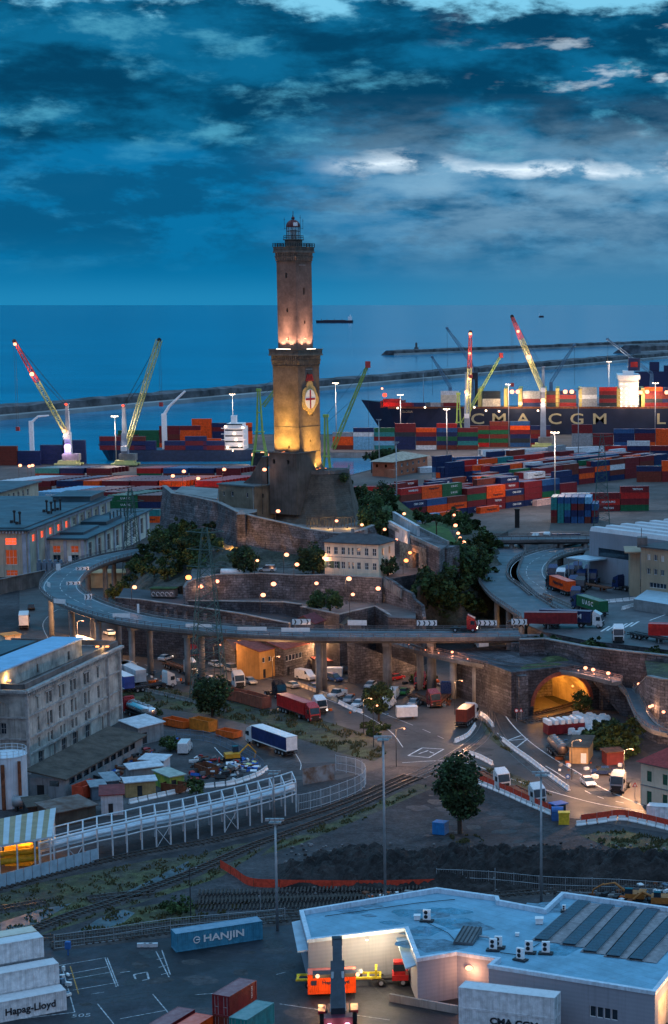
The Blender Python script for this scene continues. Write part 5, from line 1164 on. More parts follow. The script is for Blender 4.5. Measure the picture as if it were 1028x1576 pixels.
for u,v,e in((788,603,7000),(797,603,7000),(801,621,5000),(870,603,7000),(880,603,7000),(986,604,7000),(996,603,7000),(1026,604,5000),(730,627,0),(748,632,0),(768,633,0),(828,632,0),(592,608,5000),(588,598,1500),(612,628,0),(654,627,0)):
 p=PD(u,v,BS-3);m=MB();q=p-Vector(r_.location);m.ball(q,1.5 if e>=5000 else.7,8,5);m.build('deck_lamp',LAMP_R if u==592 else LAMP_W if e else LAMP_C,r_,True)
 if e:light(r_,q+Vector((0,-3.5,0)),e,(1,.15,.08)if u in(592,588)else(1,.68,.40),1)
i=0;rs=random.Random(12)
for u0,tiers_,cs in((603,2,('red','maroon')),(622,1,('maroon',)),(648,1,('navy',)),(668,1,('grey',)),(692,4,('maroon','cream','cream','white')),(756,4,('cream','cream','black','black')),(818,4,('navy','maroon','grey','grey')),(846,4,('black','brown','maroon','black')),(873,4,('maroon','black','maroon','navy')),(905,5,('grey','grey','white','grey','grey')),(936,5,('black','maroon','black','maroon','red')),(1006,5,('maroon','black','brown','maroon','orange')),(1033,5,('maroon','navy','brown','maroon','navy'))):
 for k in range(tiers_):
  cc=cs[k];container((PD(u0,620,BS).x,BS+3.2,20.8+k*2.62),0,cc,12.19,'%s container on the big ship, %s bay from bow, %s tier'%(cname(cc),ORD[i],ORD[k]),'containers on the big ship')
 i+=1
bx=PD(930,590,1420);m=MB();m.b6(-30,90,0,40,0,17);m.wedge([(0,17),(20,21),(40,17)],-31,91);tag(m.build('quay_shed',mat('far_shed',(.16,.18,.2),.7)),'long grey shed roof on the far quay behind the white superstructure','shed').location=(bx.x,1420,0)
for u,v,L_,lb in((1000,572,20,'dark far ship superstructure behind the crane at the right edge'),):
 b=PD(u,v,1600);m=MB();m.b6(-12,24,0,12,0,b.z);m.b6(0,8,2,10,b.z,b.z+8);m.b6(12,16,2,10,b.z,b.z+5);tag(m.build('far_superstructure',M['navy']),lb,'ship').location=(b.x,b.y,0)
q0,q1=P(602,731),P(648,722);q0=P(606,734);q1=P(658,724);d=q1-q0;nn_=Vector((-d.y,d.x,0)).normalized()*12
r_=thing('office_building','orange red building with a pale hipped roof by the pines and the basin','building',(0,0,0));L_=d.length
br=mat('orange_stucco',(.42,.13,.07),.85,var=.2,vs=.3)
ops=[(L_*(i+.25)/6,L_*(i+.6)/6,z,z+1.5)for i in range(6)for z in(4.2,7.6)]
m=MB();m.wall(q0,q1,2.5,10.6,ops,0,.3);m.wall(q1,q1+nn_,2.5,10.6);m.wall(q1+nn_,q0+nn_,2.5,10.6);m.wall(q0+nn_,q0,2.5,10.6,[(2,3.2,7.6,9.1),(7,8.2,7.6,9.1)],0,.3);m.build('wall',br,r_)
for o_ in ops:window(r_,q0,q1,*o_,.3,bars=1,tr=0)
a,b,c,f=q0,q1,q1+nn_,q0+nn_;cc_=(a+c)/2;e=1.2
pts=[cc_+(p-cc_)*1.12 for p in(a,b,c,f)];dr=d.normalized()*3
m=MB();m.add([up(p,10.6)for p in pts]+[up(cc_-dr,14.2),up(cc_+dr,14.2)],[(0,1,5,4),(1,2,5),(2,3,4,5),(3,0,4),(3,2,1,0)]);m.build('roof',mat('pale_tiles',(.42,.34,.26),.85,vs=.6,var=.25,bump=.3),r_)
g0_,g1_=P(588,733),P(606,736);m=MB();m.prism(poly_ccw([XY(p)for p in(g0_,g1_,g1_+Vector((1,9,0)),g0_+Vector((1,9,0)))]),2.5,7);tag(m.build('low_annex',br),'low red annex between the pines and the orange red building','building')
for u,v,h,rr,sd in((572,728,11.5,5.5,3),(590,727,12.5,5.2,5),(603,724,12,5,6)):
 make_tree('pine_tree',{572:'leftmost umbrella pine on the edge of the basin',590:'middle umbrella pine behind the pale mast',603:'right umbrella pine touching the orange red building'}[u],P(u,v),h,rr,2.6,sd,'leaf_dark',1500,.5,.35,'pine','umbrella pines')
m=MB();p=P(796,812);m.b6(-.9,.9,-.9,.9,0,7.0);m.b6(-1.1,1.1,-1.1,1.1,7.0,7.5);tag(m.build('bollard_column',M['black']),'black square column standing alone on the yard road','column').location=p
def pylon(u,v,z,tv,w,label,arms=3,mt=None):
 p=P(u,v,z);h=PD(u,tv,p.y).z-z;r=thing('lattice_pylon',label,'pylon',p,0,'lattice power pylons');m=MB()
 rows=14;ws=[w*(1-i/rows)**.8+.9 for i in range(rows+1)];zs_=[h*(i/rows)for i in range(rows+1)]
 for i in range(rows):
  A=[(x*ws[i]/2,y*ws[i]/2,zs_[i])for x,y in((-1,-1),(1,-1),(1,1),(-1,1))];B=[(x*ws[i+1]/2,y*ws[i+1]/2,zs_[i+1])for x,y in((-1,-1),(1,-1),(1,1),(-1,1))]
  for k in range(4):j=(k+1)%4;m.tube([A[k],B[k]],.11,4);m.tube([A[k],B[j]],.06,3);m.tube([A[j],B[k]],.06,3);m.tube([A[k],A[j]],.05,3)
 m.build('tower',mt or mat('pylon_green',(.05,.10,.09),.6),r)
 for a in range(arms):
  z_=h*(.97-.1*a);m=MB()
  for s in(-1,1):m.tube([(0,-.4,z_),(s*4.2,0,z_+.3)],.09,4);m.tube([(0,.4,z_),(s*4.2,0,z_+.3)],.09,4);m.tube([(0,0,z_+1.2),(s*4.2,0,z_+.3)],.06,3)
  m.build('crossarm',mat('pylon_green',(.05,.10,.09)),r)
 return r
pylon(322,1075,3,812,6.5,'tall green lattice pylon standing in front of the viaduct and terrace wall')
pylon(205,908,3,752,5.0,'lattice pylon between the annex and the hill')
pylon(926,812,3,668,5.5,'lattice pylon above the end-on container block',2)
# ================================================================ VEHICLES
def vmat(n,c):return mat('car_'+n,c,.3,.1,.06,2,spec=.5)
CARC=dict(white=vmat('white',(.62,.63,.64)),black=vmat('black',(.018,.02,.025)),blue=vmat('blue',(.02,.07,.22)),silver=vmat('silver',(.30,.31,.33)),red=vmat('red',(.36,.015,.02)),navy=vmat('navy',(.012,.03,.10)),green=vmat('green',(.03,.2,.06)),yellow=vmat('yellow',(.7,.55,.03)),maroon=vmat('maroon',(.14,.015,.02)))
HLM=emit('headlamp_lit',(1,.85,.7),6);TLM=mat('tail_lamp',(.35,.01,.01),.3)
def wheel(parent,x,y,r,w,name='wheel'):
 k=('wheel',r,w)
 if k not in CONT:
  m=MB();m.cylh((0,0,0),r,w,'y',14);CONT[k]=m.mesh('tyre',M['tyre'],True)
  m=MB();m.cylh((0,0,0),r*.55,w+.03,'y',10);CONT[('rim',r,w)]=m.mesh('rim',M['silver'])
 o=link_mesh(name,CONT[k],parent,(x,y,r));link_mesh('rim',CONT[('rim',r,w)],o);return o
CARS={}
def car(u,v,hu,hv,label,colr='white',kind='car',lit=False,z=3.0,group='parked cars'):
 p=P(u,v,z+.02);q=P(hu,hv,z+.02);rz=math.atan2(q.y-p.y,q.x-p.x);key=(colr,kind)
 nm={'van':'van','pickup':'pickup_truck'}.get(kind,'parked_car')
 L,W,H={'van':(5.6,2.0,2.4),'suv':(4.6,1.9,1.75),'pickup':(5.2,1.95,1.9)}.get(kind,(4.3,1.78,1.45))
 cm=CARC[colr]
 r=thing(nm,label,{'van':'van','pickup':'pickup truck'}.get(kind,'car'),p,rz,group)
 if key not in CARS:
  a,b=L/2,W/2
  if kind=='van':body=[(-a,.35),(-a,2.2),(-a+.15,H),(a-1.7,H),(a-.9,1.45),(a-.1,1.1),(a,.5),(a-.1,.35)]
  elif kind=='pickup':body=[(-a,.45),(-a,1.05),(-a+2.1,1.05),(-a+2.2,1.1),(a-1.2,1.12),(a-.1,1.0),(a,.6),(a-.1,.42)]
  else:body=[(-a,.4),(-a,.85),(-a+.15,.98),(a-1.1,.92),(a-.15,.75),(a,.5),(a-.1,.3),(-a+.1,.3)]
  m=MB();n=len(body);f=lambda z:.93 if z>H*.8 else 1.0
  m.loft([[(x,s*b*f(z),z)for x,z in body]for s in(1,.94,-.94,-1)][:1]+[[(x,-b*f(z),z)for x,z in body]])
  CARS[key]=[('body',m.mesh('body',cm))]
  m=MB()
  if kind=='van':
   m.loft([[(x,b*.97*s,z)for x,z in((a-1.72,H-.08),(a-.93,1.47),(a-1.9,1.47),(a-2.0,H-.1))]for s in(1.015,-1.015)])
  else:
   cab={'suv':[(-a+.12,.95),(-a+.35,H),(a-1.9,H),(a-1.15,.95)],'pickup':[(-a+2.1,1.08),(-a+2.2,H),(a-1.9,H),(a-1.2,1.08)]}.get(kind,[(-a+.25,.94),(-a+.9,H),(a-1.9,H),(a-1.1,.92)])
   m.loft([[(x,b*.95 if z<1.2 else b*.78,z-.001)for x,z in cab],[(x,-b*.95 if z<1.2 else-b*.78,z-.001)for x,z in cab]])
  CARS[key].append(('windows',m.mesh('windows',M['glass'])))
  if kind!='van':
   m=MB();x0,x1=cab[1][0]+.02,cab[2][0]-.02;m.b6(x0,x1,-b*.76,b*.76,H-.02,H+.03);CARS[key].append(('roof',m.mesh('roof',cm)))
  if kind=='pickup':
   m=MB();
   for s in(-1,1):m.b6(-a,-a+2.05,s*b-.06 if s>0 else-b,s*b if s>0 else-b+.06,1.051,1.4)
   m.b6(-a,-a+.06,-b+.061,b-.061,1.051,1.4);CARS[key].append(('load_bed',m.mesh('load_bed',cm)))
 for nm2,me in CARS[key]:link_mesh(nm2,me,r)
 rr=.42 if kind in('van','suv','pickup')else.33
 for x in(-L*.31,L*.31):
  for s in(-1,1):wheel(r,x,s*(W/2-.1),rr,.24)
 for s in(-1,1):
  k=('hl',kind,lit)
  if k not in CONT:m=MB();m.box((L/2-.06,0,.68 if kind!='van' else.85),(.16,.32,.16));CONT[k]=m.mesh('headlight',HLM if lit else M['silver'])
  link_mesh('headlight',CONT[k],r,(0,s*W*.36,0))
 return r
TRC={}
def tractor_parts(r,colr,lit=False,off=0.0,dark=False):
 cm=CARC[colr]
 if colr not in TRC:
  d={}
  m=MB();prof=[(.7,.75),(.7,3.55),(1.25,3.75),(2.55,3.15),(2.95,1.6),(3.0,.5),(1.9,.45),(.9,.75)]
  m.loft([[(x,1.22,z)for x,z in prof],[(x,-1.22,z)for x,z in prof]]);d['cab']=m.mesh('cab',cm)
  m=MB();m.loft([[(x,1.1*s,z)for x,z in((2.60,3.02),(2.98,1.72),(2.9,1.70),(2.5,3.0))]for s in(1,-1)]);m.b6(1.55,2.5,-1.24,1.24,1.75,2.65);d['windscreen']=m.mesh('windscreen',M['glass'])
  m=MB();m.b6(2.96,3.06,-.95,.95,.62,1.45);m.b6(2.9,3.1,-1.24,1.24,.38,.6);d['grille']=m.mesh('grille',M['black'])
  m=MB();m.b6(-3.1,1.6,-.45,.45,.62,.9);m.cyl((-1.9,0,.9),.55,.16,12);m.b6(-.7,.4,.5,1.15,.45,1.05);m.b6(-.7,.4,-1.15,-.5,.45,1.05);m.b6(-3.0,-1.3,.78,1.2,1.06,1.12);m.b6(-3.0,-1.3,-1.2,-.78,1.06,1.12);d['chassis']=m.mesh('chassis',M['dark_steel'])
  m=MB();m.loft([[(x,1.05*s,z)for x,z in((.75,3.7),(.9,4.0),(2.2,3.32),(2.2,3.2))]for s in(1,-1)]);d['roof_fairing']=m.mesh('roof_fairing',cm)
  m=MB();m.b6(2.25,2.5,-.12,.12,0,.6);d['mirror']=m.mesh('mirror',M['black'])
  TRC[colr]=d
 d=TRC[colr]
 for k in('cab','windscreen','grille','chassis','roof_fairing'):link_mesh(k,d[k],r,(off,0,0))
 for s in(-1,1):link_mesh('mirror',d['mirror'],r,(off,s*1.38,2.0))
 for x,w in((2.05,.32),(-1.95,.55)):
  for s in(-1,1):wheel(r,off+x,s*(1.22-w/2),.5,w)
 for s in(-1,1):
  k=('thl',lit)
  if k not in CONT:m=MB();m.box((0,0,0),(.12,.36,.2));CONT[k]=m.mesh('headlight',HLM if lit else M['silver'])
  link_mesh('headlight',CONT[k],r,(off+3.03,s*1.0,.95))
def trailer_parts(r,kind,L,x1,colr=None,mt=None,roof=None):
 x0=x1-L;cm=mt
 m=MB();m.b6(x0,x1,-.5,.5,1.0,1.22);m.b6(x0,x1,-1.22,-1.05,1.05,1.22);m.b6(x0,x1,1.05,1.22,1.05,1.22)
 for i in range(6):x=x0+.3+i*(L-.6)/5;m.b6(x-.08,x+.08,-1.05,1.05,1.05,1.2)
 m.b6(x0-.05,x0+.05,-1.2,1.2,.55,.75);m.b6(x1-3.2,x1-3.0,-.9,.9,.1,1.0);m.build('trailer_frame',M['rust']if kind=='redflat' else M['dark_steel'],r)
 for i in range(3):
  for s in(-1,1):wheel(r,x0+1.6+i*1.3,s*.98,.5,.45)
 if kind=='curtain':
  m=MB();m.b6(x0,x1,-1.25,1.25,1.23,3.95);m.build('curtain_side',cm,r);m=MB();m.b6(x0-.03,x1+.03,-1.28,1.28,3.951,4.05);m.b6(x0-.06,x0-.01,-1.2,1.2,1.3,3.9);m.build('roof',roof or M['white'],r)
  m=MB();m.b6(x0-.08,x1,-1.29,-1.24,1.2,1.4);m.b6(x0-.08,x1,1.24,1.29,1.2,1.4);m.build('side_rail',M['white'],r)
 if kind=='tanker':
  m=MB();A=14;rr=[]
  for x,q in((x0,.5),(x0+.15,.9),(x0+.6,1.05),(x1-.6,1.05),(x1-.15,.9),(x1,.5)):rr.append([(x,1.12*q*math.cos(2*math.pi*i/A),2.25+1.0*q*math.sin(2*math.pi*i/A))for i in range(A)])
  m.loft(rr);o=m.build('tank',cm,r,True);m=MB();m.b6(x0+1,x1-1,-.35,.35,3.28,3.36)
  for i in range(4):m.cyl((x0+2+i*(L-4)/3,0,3.3),.3,.3,8)
  m.build('catwalk',M['steel'],o)
  m=MB()
  for i in range(6):x=x0+1+i*(L-2)/5;m.loft([[(x+dx,1.14*math.cos(2*math.pi*k/14),2.25+1.07*math.sin(2*math.pi*k/14))for k in range(14)]for dx in(-.05,.05)])
  m.build('band',M['steel'],o)
def truck(fu,fv,ru,rv,label,cab='white',kind=None,L=13.6,mt=None,roof=None,z=3.0,cont=None,lit=False,hi=False,text=None,clabel=None,name=None):
 f=P(fu,fv,z+.05);b=P(ru,rv,z+.05);rz=math.atan2(f.y-b.y,f.x-b.x);d=Vector((math.cos(rz),math.sin(rz),0))
 r=thing(name or('tractor_unit' if kind is None and cont is None else 'articulated_truck'),label,'truck',f-d*3.1,rz)
 tractor_parts(r,cab,lit)
 if kind or cont:
  x1=.45;LL={20:7.2,40:12.6,45:13.8}.get(cont[1],12.6)if cont else L
  trailer_parts(r,kind or 'skeletal',LL,x1,mt=mt,roof=roof)
  if cont:
   cl={20:6.06,40:12.19,45:13.7}[cont[1]];p=r.location+d*(x1-.2-cl/2);p.z+=1.23
   c=near_container(p,rz,cont[0],cl,clabel or '%s container riding on the %s'%(cname(cont[0]),label),hi=True)
   return r,c
 return r
def trailer(fu,fv,ru,rv,label,kind,L=13.6,mt=None,roof=None,z=3.0):
 f=P(fu,fv,z+.05);b=P(ru,rv,z+.05);rz=math.atan2(f.y-b.y,f.x-b.x);d=Vector((math.cos(rz),math.sin(rz),0))
 r=thing('parked_trailer',label,'trailer',f-d*.2,rz);trailer_parts(r,kind,L,0,mt=mt,roof=roof)
 for s in(-1,1):m=MB();m.b6(-2.6,-2.4,s*.7-.1,s*.7+.1,0,1.0);m.build('landing_leg',M['steel'],r)
 return r
def skip(u,v,hu,hv,L,label,mt,z=3.0,h=1.6):
 p=P(u,v,z+.02);q=P(hu,hv,z);rz=math.atan2(q.y-p.y,q.x-p.x);r=thing('skip',label,'skip',p,rz,'open skips');W=2.4
 m=MB();t=.08;m.b6(-L/2,L/2,-W/2,W/2,.15,.3)
 m.b6(-L/2,L/2,-W/2,-W/2+t,.301,h);m.b6(-L/2,L/2,W/2-t,W/2,.301,h);m.b6(-L/2,-L/2+t,-W/2+t,W/2-t,.301,h-.02);m.b6(L/2-t,L/2,-W/2+t,W/2-t,.301,h-.02);m.build('bin',mt,r)
 m=MB()
 for i in range(int(L/1.0)+1):
  for s in(-1,1):m.b6(-L/2+.1+i*1.0,-L/2+.22+i*1.0,s*W/2-.06 if s<0 else W/2,-W/2 if s<0 else W/2+.06,.2,h-.05)
 m.b6(-L/2-.05,L/2+.05,-W/2-.08,-W/2+.1,h-.04,h+.06);m.b6(-L/2-.05,L/2+.05,W/2-.1,W/2+.08,h-.04,h+.06);m.build('rib',mt,r)
 return r
# ================================================================ LEFT AND MIDDLE: HALLS, OLD BUILDING, SHEDS
def flat_building(name,label,cat,p0,p1,depth,z0,z1,wm,rm,front=(),right=(),left=(),eave=.6,rd=.35,rt=.5,parapet=0,z_in=None):
 p0,p1=Vector((p0[0],p0[1],0)),Vector((p1[0],p1[1],0));d=(p1-p0).normalized();n=Vector((-d.y,d.x,0));q1,q0=p1+n*depth,p0+n*depth
 r=thing(name,label,cat);m=MB()
 m.wall(p0,p1,z0,z1,front,0,rd);m.wall(p1,q1,z0,z1,right,0,rd);m.wall(q1,q0,z0,z1);m.wall(q0,p0,z0,z1,left,0,rd);m.build('wall',wm,r)
 e=eave;cs=[p0-d*e-n*e,p1+d*e-n*e,q1+d*e+n*e,q0-d*e+n*e]
 m=MB();m.prism([XY(c)for c in cs],z1,z1+rt)
 if parapet:
  for a,b in zip(cs,cs[1:]+cs[:1]):
   dd_=(b-a).normalized();nn__=Vector((-dd_.y,dd_.x,0));a2,b2=a+nn__*.01,b+nn__*.01
   m.prism([XY(a2+dd_*.31),XY(b2-dd_*.0),XY(b2+nn__*.3),XY(a2+nn__*.3+dd_*.31)],z1+rt+.002,z1+rt+parapet)
 rf=m.build('roof',rm,r);return r,p0,p1,q1,q0,rf
lit_o=emit('lit_window_orange',(1.0,.10,.035),1.2);lit_d=emit('lit_window_dim',(.55,.09,.03),.35);lit_y=emit('lit_window_yellow',(1.0,.45,.12),1.6)
hall_wall=mat('hall_stucco',(.52,.42,.32),.85,vs=.15,var=.2,streak=.6,bump=.2);hall_trim=mat('hall_trim',(.40,.41,.47),.8,vs=.4,var=.2)
hall_roof=mat('hall_roof',(.018,.062,.085),.6,vs=.08,var=.35,streak=.0,bump=.15,spec=.5)
ops=[(u,u+2.2,z,z+2.6)for u in(4,9.5,15,20.5,26,31.5)for z in(8.6,13.2)]
A_,a0,a1,a2,a3,rf=flat_building('industrial_hall','far left hall with two rows of square windows and a flat teal roof','industrial hall',(-219.5,740),(-216.6,785),60,3,17.3,hall_wall,hall_roof,ops,eave=1.2)
for o in ops:window(A_,a0,a1,*o,.35,bars=1)
B0,B1=Vector((-215,609,0)),Vector((-172.7,610,0));Bd=Vector((2.3,103,0)).normalized();B2=B1+Bd*104
front=[(42.3-x-w,42.3-x,za,zb)for x,w in((3.3,3.6),(12.2,3.6),(21,3.6))for za,zb in((3.4,5.2),(7.0,11.8),(13.4,15.6))]
side=[(6+i*9.6,9.2+i*9.6,13.6,15.9)for i in range(10)]
Bh=thing('industrial_hall','big hall with glowing orange windows and a flat teal roof, left of the viaduct bend','industrial hall')
m=MB();m.wall(B0,B1,2.5,18,front,0,.5);m.wall(B1,B2,2.5,18,side,0,.5);m.wall(B2,B2-Vector((42,0,0)),2.5,18);m.build('wall',hall_wall,Bh)
for i,o in enumerate(front):window(Bh,B0,B1,*o,.5,pm=lit_o if o[2]>13 else lit_d,bars=2,tr=.5)
for i,o in enumerate(side):window(Bh,B1,B2,*o,.5,pm=lit_o if i<5 else PANE,bars=2)
m=MB();e=1.3;c=[B0+Vector((-1,-e,0)),B1+Vector((e,-e,0)),B2+Vector((e,e,0)),B2+Vector((-44,e,0))];m.prism([XY(p)for p in c],18.0,18.5);m.prism([XY(p)for p in(B0+Vector((0,1,0)),B1+Vector((-1,1,0)),B2+Vector((-1,-1,0)),B2+Vector((-42,-1,0)))],18.501,18.9);rf=m.build('roof',hall_roof,Bh)
m=MB()
for i in range(40):m.b6(B1 .x-1.1-i*1.05,B1 .x-.6-i*1.05,B1 .y-1.1,B1 .y-.003,17.2,17.997)
for i in range(92):q=B1+Bd*(.8+i*1.12);m.box((q.x+.55,q.y,17.6),(1.0,.5,.78),0)
for i in range(5):m.b6(B1 .x-1.4-i*8.9,B1 .x-.2-i*8.9,B1 .y-.5,B1 .y-.003,2.5,17.0)
for i in range(11):q=B1+Bd*(1+i*9.6);m.box((q.x+.25,q.y,9.8),(.5,1.2,14.6),0)
m.build('cornice',hall_trim,Bh)
q=B1+Bd*82;m=MB();m.b6(q.x-15,q.x-1.5,q.y,q.y+21,18.91,20.6);m.b6(q.x-15.6,q.x-.9,q.y-.6,q.y+21.6,20.601,20.95);m.build('penthouse',hall_roof,rf)
for k,(dy,dx)in enumerate(((10,5),(14,8),(42,4),(47,7),(50,5),(53,4))):
 q=B1+Bd*dy;m=MB();m.tube([(q.x-dx,q.y,18.9),(q.x-dx,q.y,22.5)],.3,8);m.ball((q.x-dx,q.y,22.7),.55,8,5);m.b6(q.x-dx-1.4,q.x-dx-.5,q.y-.5,q.y+.5,18.91,19.8);m.build('vent',M['dark_steel'],rf)
C0,C1=Vector((-172.3,631,0)),Vector((-159.5,631,0));C2=Vector((-157.6,722,0))
fr_=[(2.2,4.7,3.4,7.4),(2.2,4.7,8.2,10.4),(8.2,10.7,3.4,7.4),(8.2,10.7,8.2,10.4)];sd_=[(5+i*12.0,9.2+i*12.0,5.0,10.8)for i in range(7)]
Cc=thing('annex','lower annex with tall windows and bluish pilasters, its corner beside the viaduct','industrial hall')
m=MB();m.wall(C0,C1,2.5,12.6,fr_,0,.45);m.wall(C1,C2,2.5,12.6,sd_,0,.45);m.wall(C2,C2-Vector((14,0,0)),2.5,12.6);m.build('wall',mat('annex_stucco',(.68,.62,.52),.85,vs=.2,var=.2,streak=.6),Cc)
for i,o in enumerate(fr_):window(Cc,C0,C1,*o,.45,pm=(PANE,lit_d,PANE,lit_d)[i],bars=1)
for o in sd_:window(Cc,C1,C2,*o,.45,bars=1,tr=.6)
m=MB();m.prism([XY(p)for p in(C0+Vector((.1,-1,0)),C1+Vector((1.2,-1,0)),C2+Vector((1.2,1,0)),C2+Vector((-14,1,0)))],12.6,13.1);m.b6(-170,-162,640,662,13.101,13.9);m.b6(-170,-161,668,690,13.101,14.3);crf=m.build('roof',hall_roof,Cc)
m=MB()
for i in range(8):q=C1+(C2-C1)*((2+i*12)/91);m=MB();m.box((q.x+.25,q.y,7.5),(.5,1.6,9.9),0);m.build('pilaster',hall_trim,Cc)
for x in(0.8,6.4,12.2):m=MB();m.b6(C0 .x+x-.5,C0 .x+x+.5,630.5,630.997,2.5,12.3);m.build('pilaster',hall_trim,Cc)
for i in range(7):q=C1+(C2-C1)*(.5+i*.055);m=MB();m.tube([(q.x-3,q.y,13.1),(q.x-3,q.y,16.5)],.22,6);m.build('roof_pole',M['dark_steel'],crf)
m=MB();q=P(58,900)
for i in range(5):m.b6(q.x-1+i*1.7,q.x+.3+i*1.7,q.y+3,q.y+5,0+3,9.5);m.b6(q.x-.7+i*1.7,q.x+i*1.7,q.y+3.2,q.y+4.8,9.5,10.3)
m.b6(q.x-1.5,q.x+8,q.y+2.8,q.y+5.2,3,4);tag(m.build('transformer_bank',M['blue_steel']),'row of dark upright cooling units against the annex wall','machinery')
a,b=P(0,915),P(70,900);m=MB();m.wall(a,b,2.5,7.5);m.wall(b,a,2.5,7.5);m.box(((a.x+b.x)/2,(a.y+b.y)/2,7.6),((b-a).length,.6,.25),math.atan2(b.y-a.y,b.x-a.x));tag(m.build('yard_wall_left',M['concrete']),'concrete yard wall in front of the hall with the orange windows','wall').name='boundary_wall'
m=MB();m.b6(-2,24,0,8,0,4.4);m.b6(-2.4,24.4,-.4,8.4,4.4,4.8);tag(m.build('low_store',mat('tan_wall',(.42,.27,.14),.85,vs=.3)),'low tan store building seen under the viaduct bend','building').location=P(142,905)
ob_wall=mat('weathered_facade',(.58,.55,.50),.9,vs=.30,c2=(.19,.19,.185),bump=.3,bs=2,streak=.7,det=9);ob_trim=mat('weathered_trim',(.36,.35,.34),.9,vs=.8,var=.3,streak=.5)
N_,Fc=Vector((-100.3,349,0)),Vector((-93.6,396,0));dF=(Fc-N_).normalized();LF=(Fc-N_).length;nF=Vector((-dF.y,dF.x,0));W_=N_+nF*24;ZT=18.6
ops=[]
for c,pair in((5.5,1),(10.8,2),(16.8,2),(22.6,2),(29.4,2),(35.5,1)):
 for k in range(pair):
  x=c+(k-.5*(pair-1))*1.7-.55
  ops+=[(x,x+1.1,14.4,16.6),(x,x+1.15,10.2,12.8)]
  ops+=[(x,x+1.1,7.0,8.8)]
ops+=[(x,x+2.6,3.2,6.0)for x in(5,10.5,16,21.5,28,35)]
ob=thing('old_building','weathered grey four storey building with a cornice and arched ground floor','building')
fl=[(x,x+1.1,z,z+2.1)for x in(3,6,11,14,19)for z in(7.2,10.5,14.3)]
m=MB();m.wall(N_,Fc,2.5,ZT,ops,0,.4);m.wall(W_,N_,2.5,ZT,fl,0,.4);m.wall(Fc,Fc+nF*24,2.5,ZT,[(x,x+1.1,z,z+2)for x in(3,8,13,18)for z in(7.2,10.5,14.3)],0,.4);m.wall(Fc+nF*24,W_,2.5,ZT);m.build('wall',ob_wall,ob)
rs=random.Random(4);blind=mat('pale_blind',(.45,.44,.40),.8,var=.2)
for o in ops:window(ob,N_,Fc,*o,.4,pm=blind if rs.random()<.45 else PANE,fm=ob_trim,bars=1 if o[1]-o[0]<2 else 2)
for o in fl:window(ob,W_,N_,*o,.4,pm=blind if rs.random()<.3 else PANE,fm=ob_trim)
def belt(m,pts,z,h,t):
 for a,b in zip(pts[:-1],pts[1:]):
  d=(b-a).normalized();n=Vector((d.y,-d.x,0));c=(a+b)/2+n*(t/2+.003);m.box((c.x,c.y,z+h/2),((b-a).length+t*1.2,t,h),math.atan2(d.y,d.x))
m=MB();belt(m,[W_,N_,Fc],ZT-.1,.5,.9);belt(m,[W_,N_,Fc],ZT-.5,.39,.5);belt(m,[W_,N_,Fc],13.6,.3,.3);belt(m,[W_,N_,Fc],9.5,.3,.3);belt(m,[W_,N_,Fc],6.4,.35,.35)
for x in(0.4,LF-7.3,LF-.5):
 q=N_+dF*x;m.box((q.x+.2,q.y,10.6),(.5,.9,15.6),0)
for i in range(60):q=N_+dF*(.4+i*.78);m.box((q.x+.45,q.y,ZT-.55),(.6,.35,.5),0)
for o in ops[::3]:
 q=N_+dF*((o[0]+o[1])/2);m.box((q.x+.12,q.y,o[3]+.25),(.3,1.7,.22),math.atan2(dF.y,dF.x)-math.pi/2)
m.build('cornice',ob_trim,ob)
m=MB();m.poly([up(p,ZT+.1)for p in(N_,Fc,Fc+nF*24,W_)]);
for a,b in((W_,N_),(N_,Fc),(Fc,Fc+nF*24)):
 d=(b-a).normalized();n=Vector((-d.y,d.x,0));c=(a+b)/2+n*.35;m.box((c.x,c.y,ZT+.95),((b-a).length-.8,.5,1.0),math.atan2(d.y,d.x))
m.build('roof',M['concrete_dark'],ob)
a0,a1=Vector((-107.5,335,0)),Vector((-98.6,385,0));n=nF*6.5
m=MB();m.wall(a0,a1,ZT+.2,22.3,[(44,45,ZT+.6,20.9),(30,30.8,ZT+.6,20.9)],0,.3);m.wall(a1,a1+n,ZT+.2,22.3);m.wall(a1+n,a0+n,ZT+.2,22.3);m.wall(a0+n,a0,ZT+.2,22.3);at=m.build('attic',ob_wall,ob)
m=MB();e=.5;m.prism([XY(p)for p in(a0-dF*e-nF*e,a1+dF*e-nF*e,a1+n+dF*e,a0+n-dF*e)],22.3,22.6);m.build('attic_roof',mat('pale_blue_roof',(.22,.42,.60),.5,vs=.3,var=.12,streak=.1),at)
m=MB();a2,a3=a0+nF*10.5,a1+nF*10.5+dF*2;m.prism([XY(p)for p in(a2,a3,a3+nF*7,a2+nF*7)],ZT+.2,21.4);m.build('attic_roof',hall_roof,at)
for u,v,e_ in((14,1058,380),(2,1062,300),(150,1003,380),(165,996,380)):
 p=PD(u,v,352 if u<40 else 388);m=MB();m.b6(-.3,.3,-.3,.3,0,.25);k=m.build('roof_lamp',LAMP_O,ob);k.location=(p.x,p.y,ZT+1.5);light(k,(0,-.3,.5),e_,(1,.55,.15),.3)
t=thing('storage_tank','white cylindrical storage tank at the left edge in front of the old building','tank',P(8,1243)+Vector((0,2,0)))
tm=mat('tank_paint',(.50,.56,.62),.5,vs=.4,var=.12,streak=.4)
m=MB();m.cyl((0,0,0),3.4,9.0,32);m.cyl((0,0,9.0),3.5,.12,32);m.cyl((0,0,9.12),3.35,.5,32,0,.4);m.build('shell',tm,t,False)
m=MB()
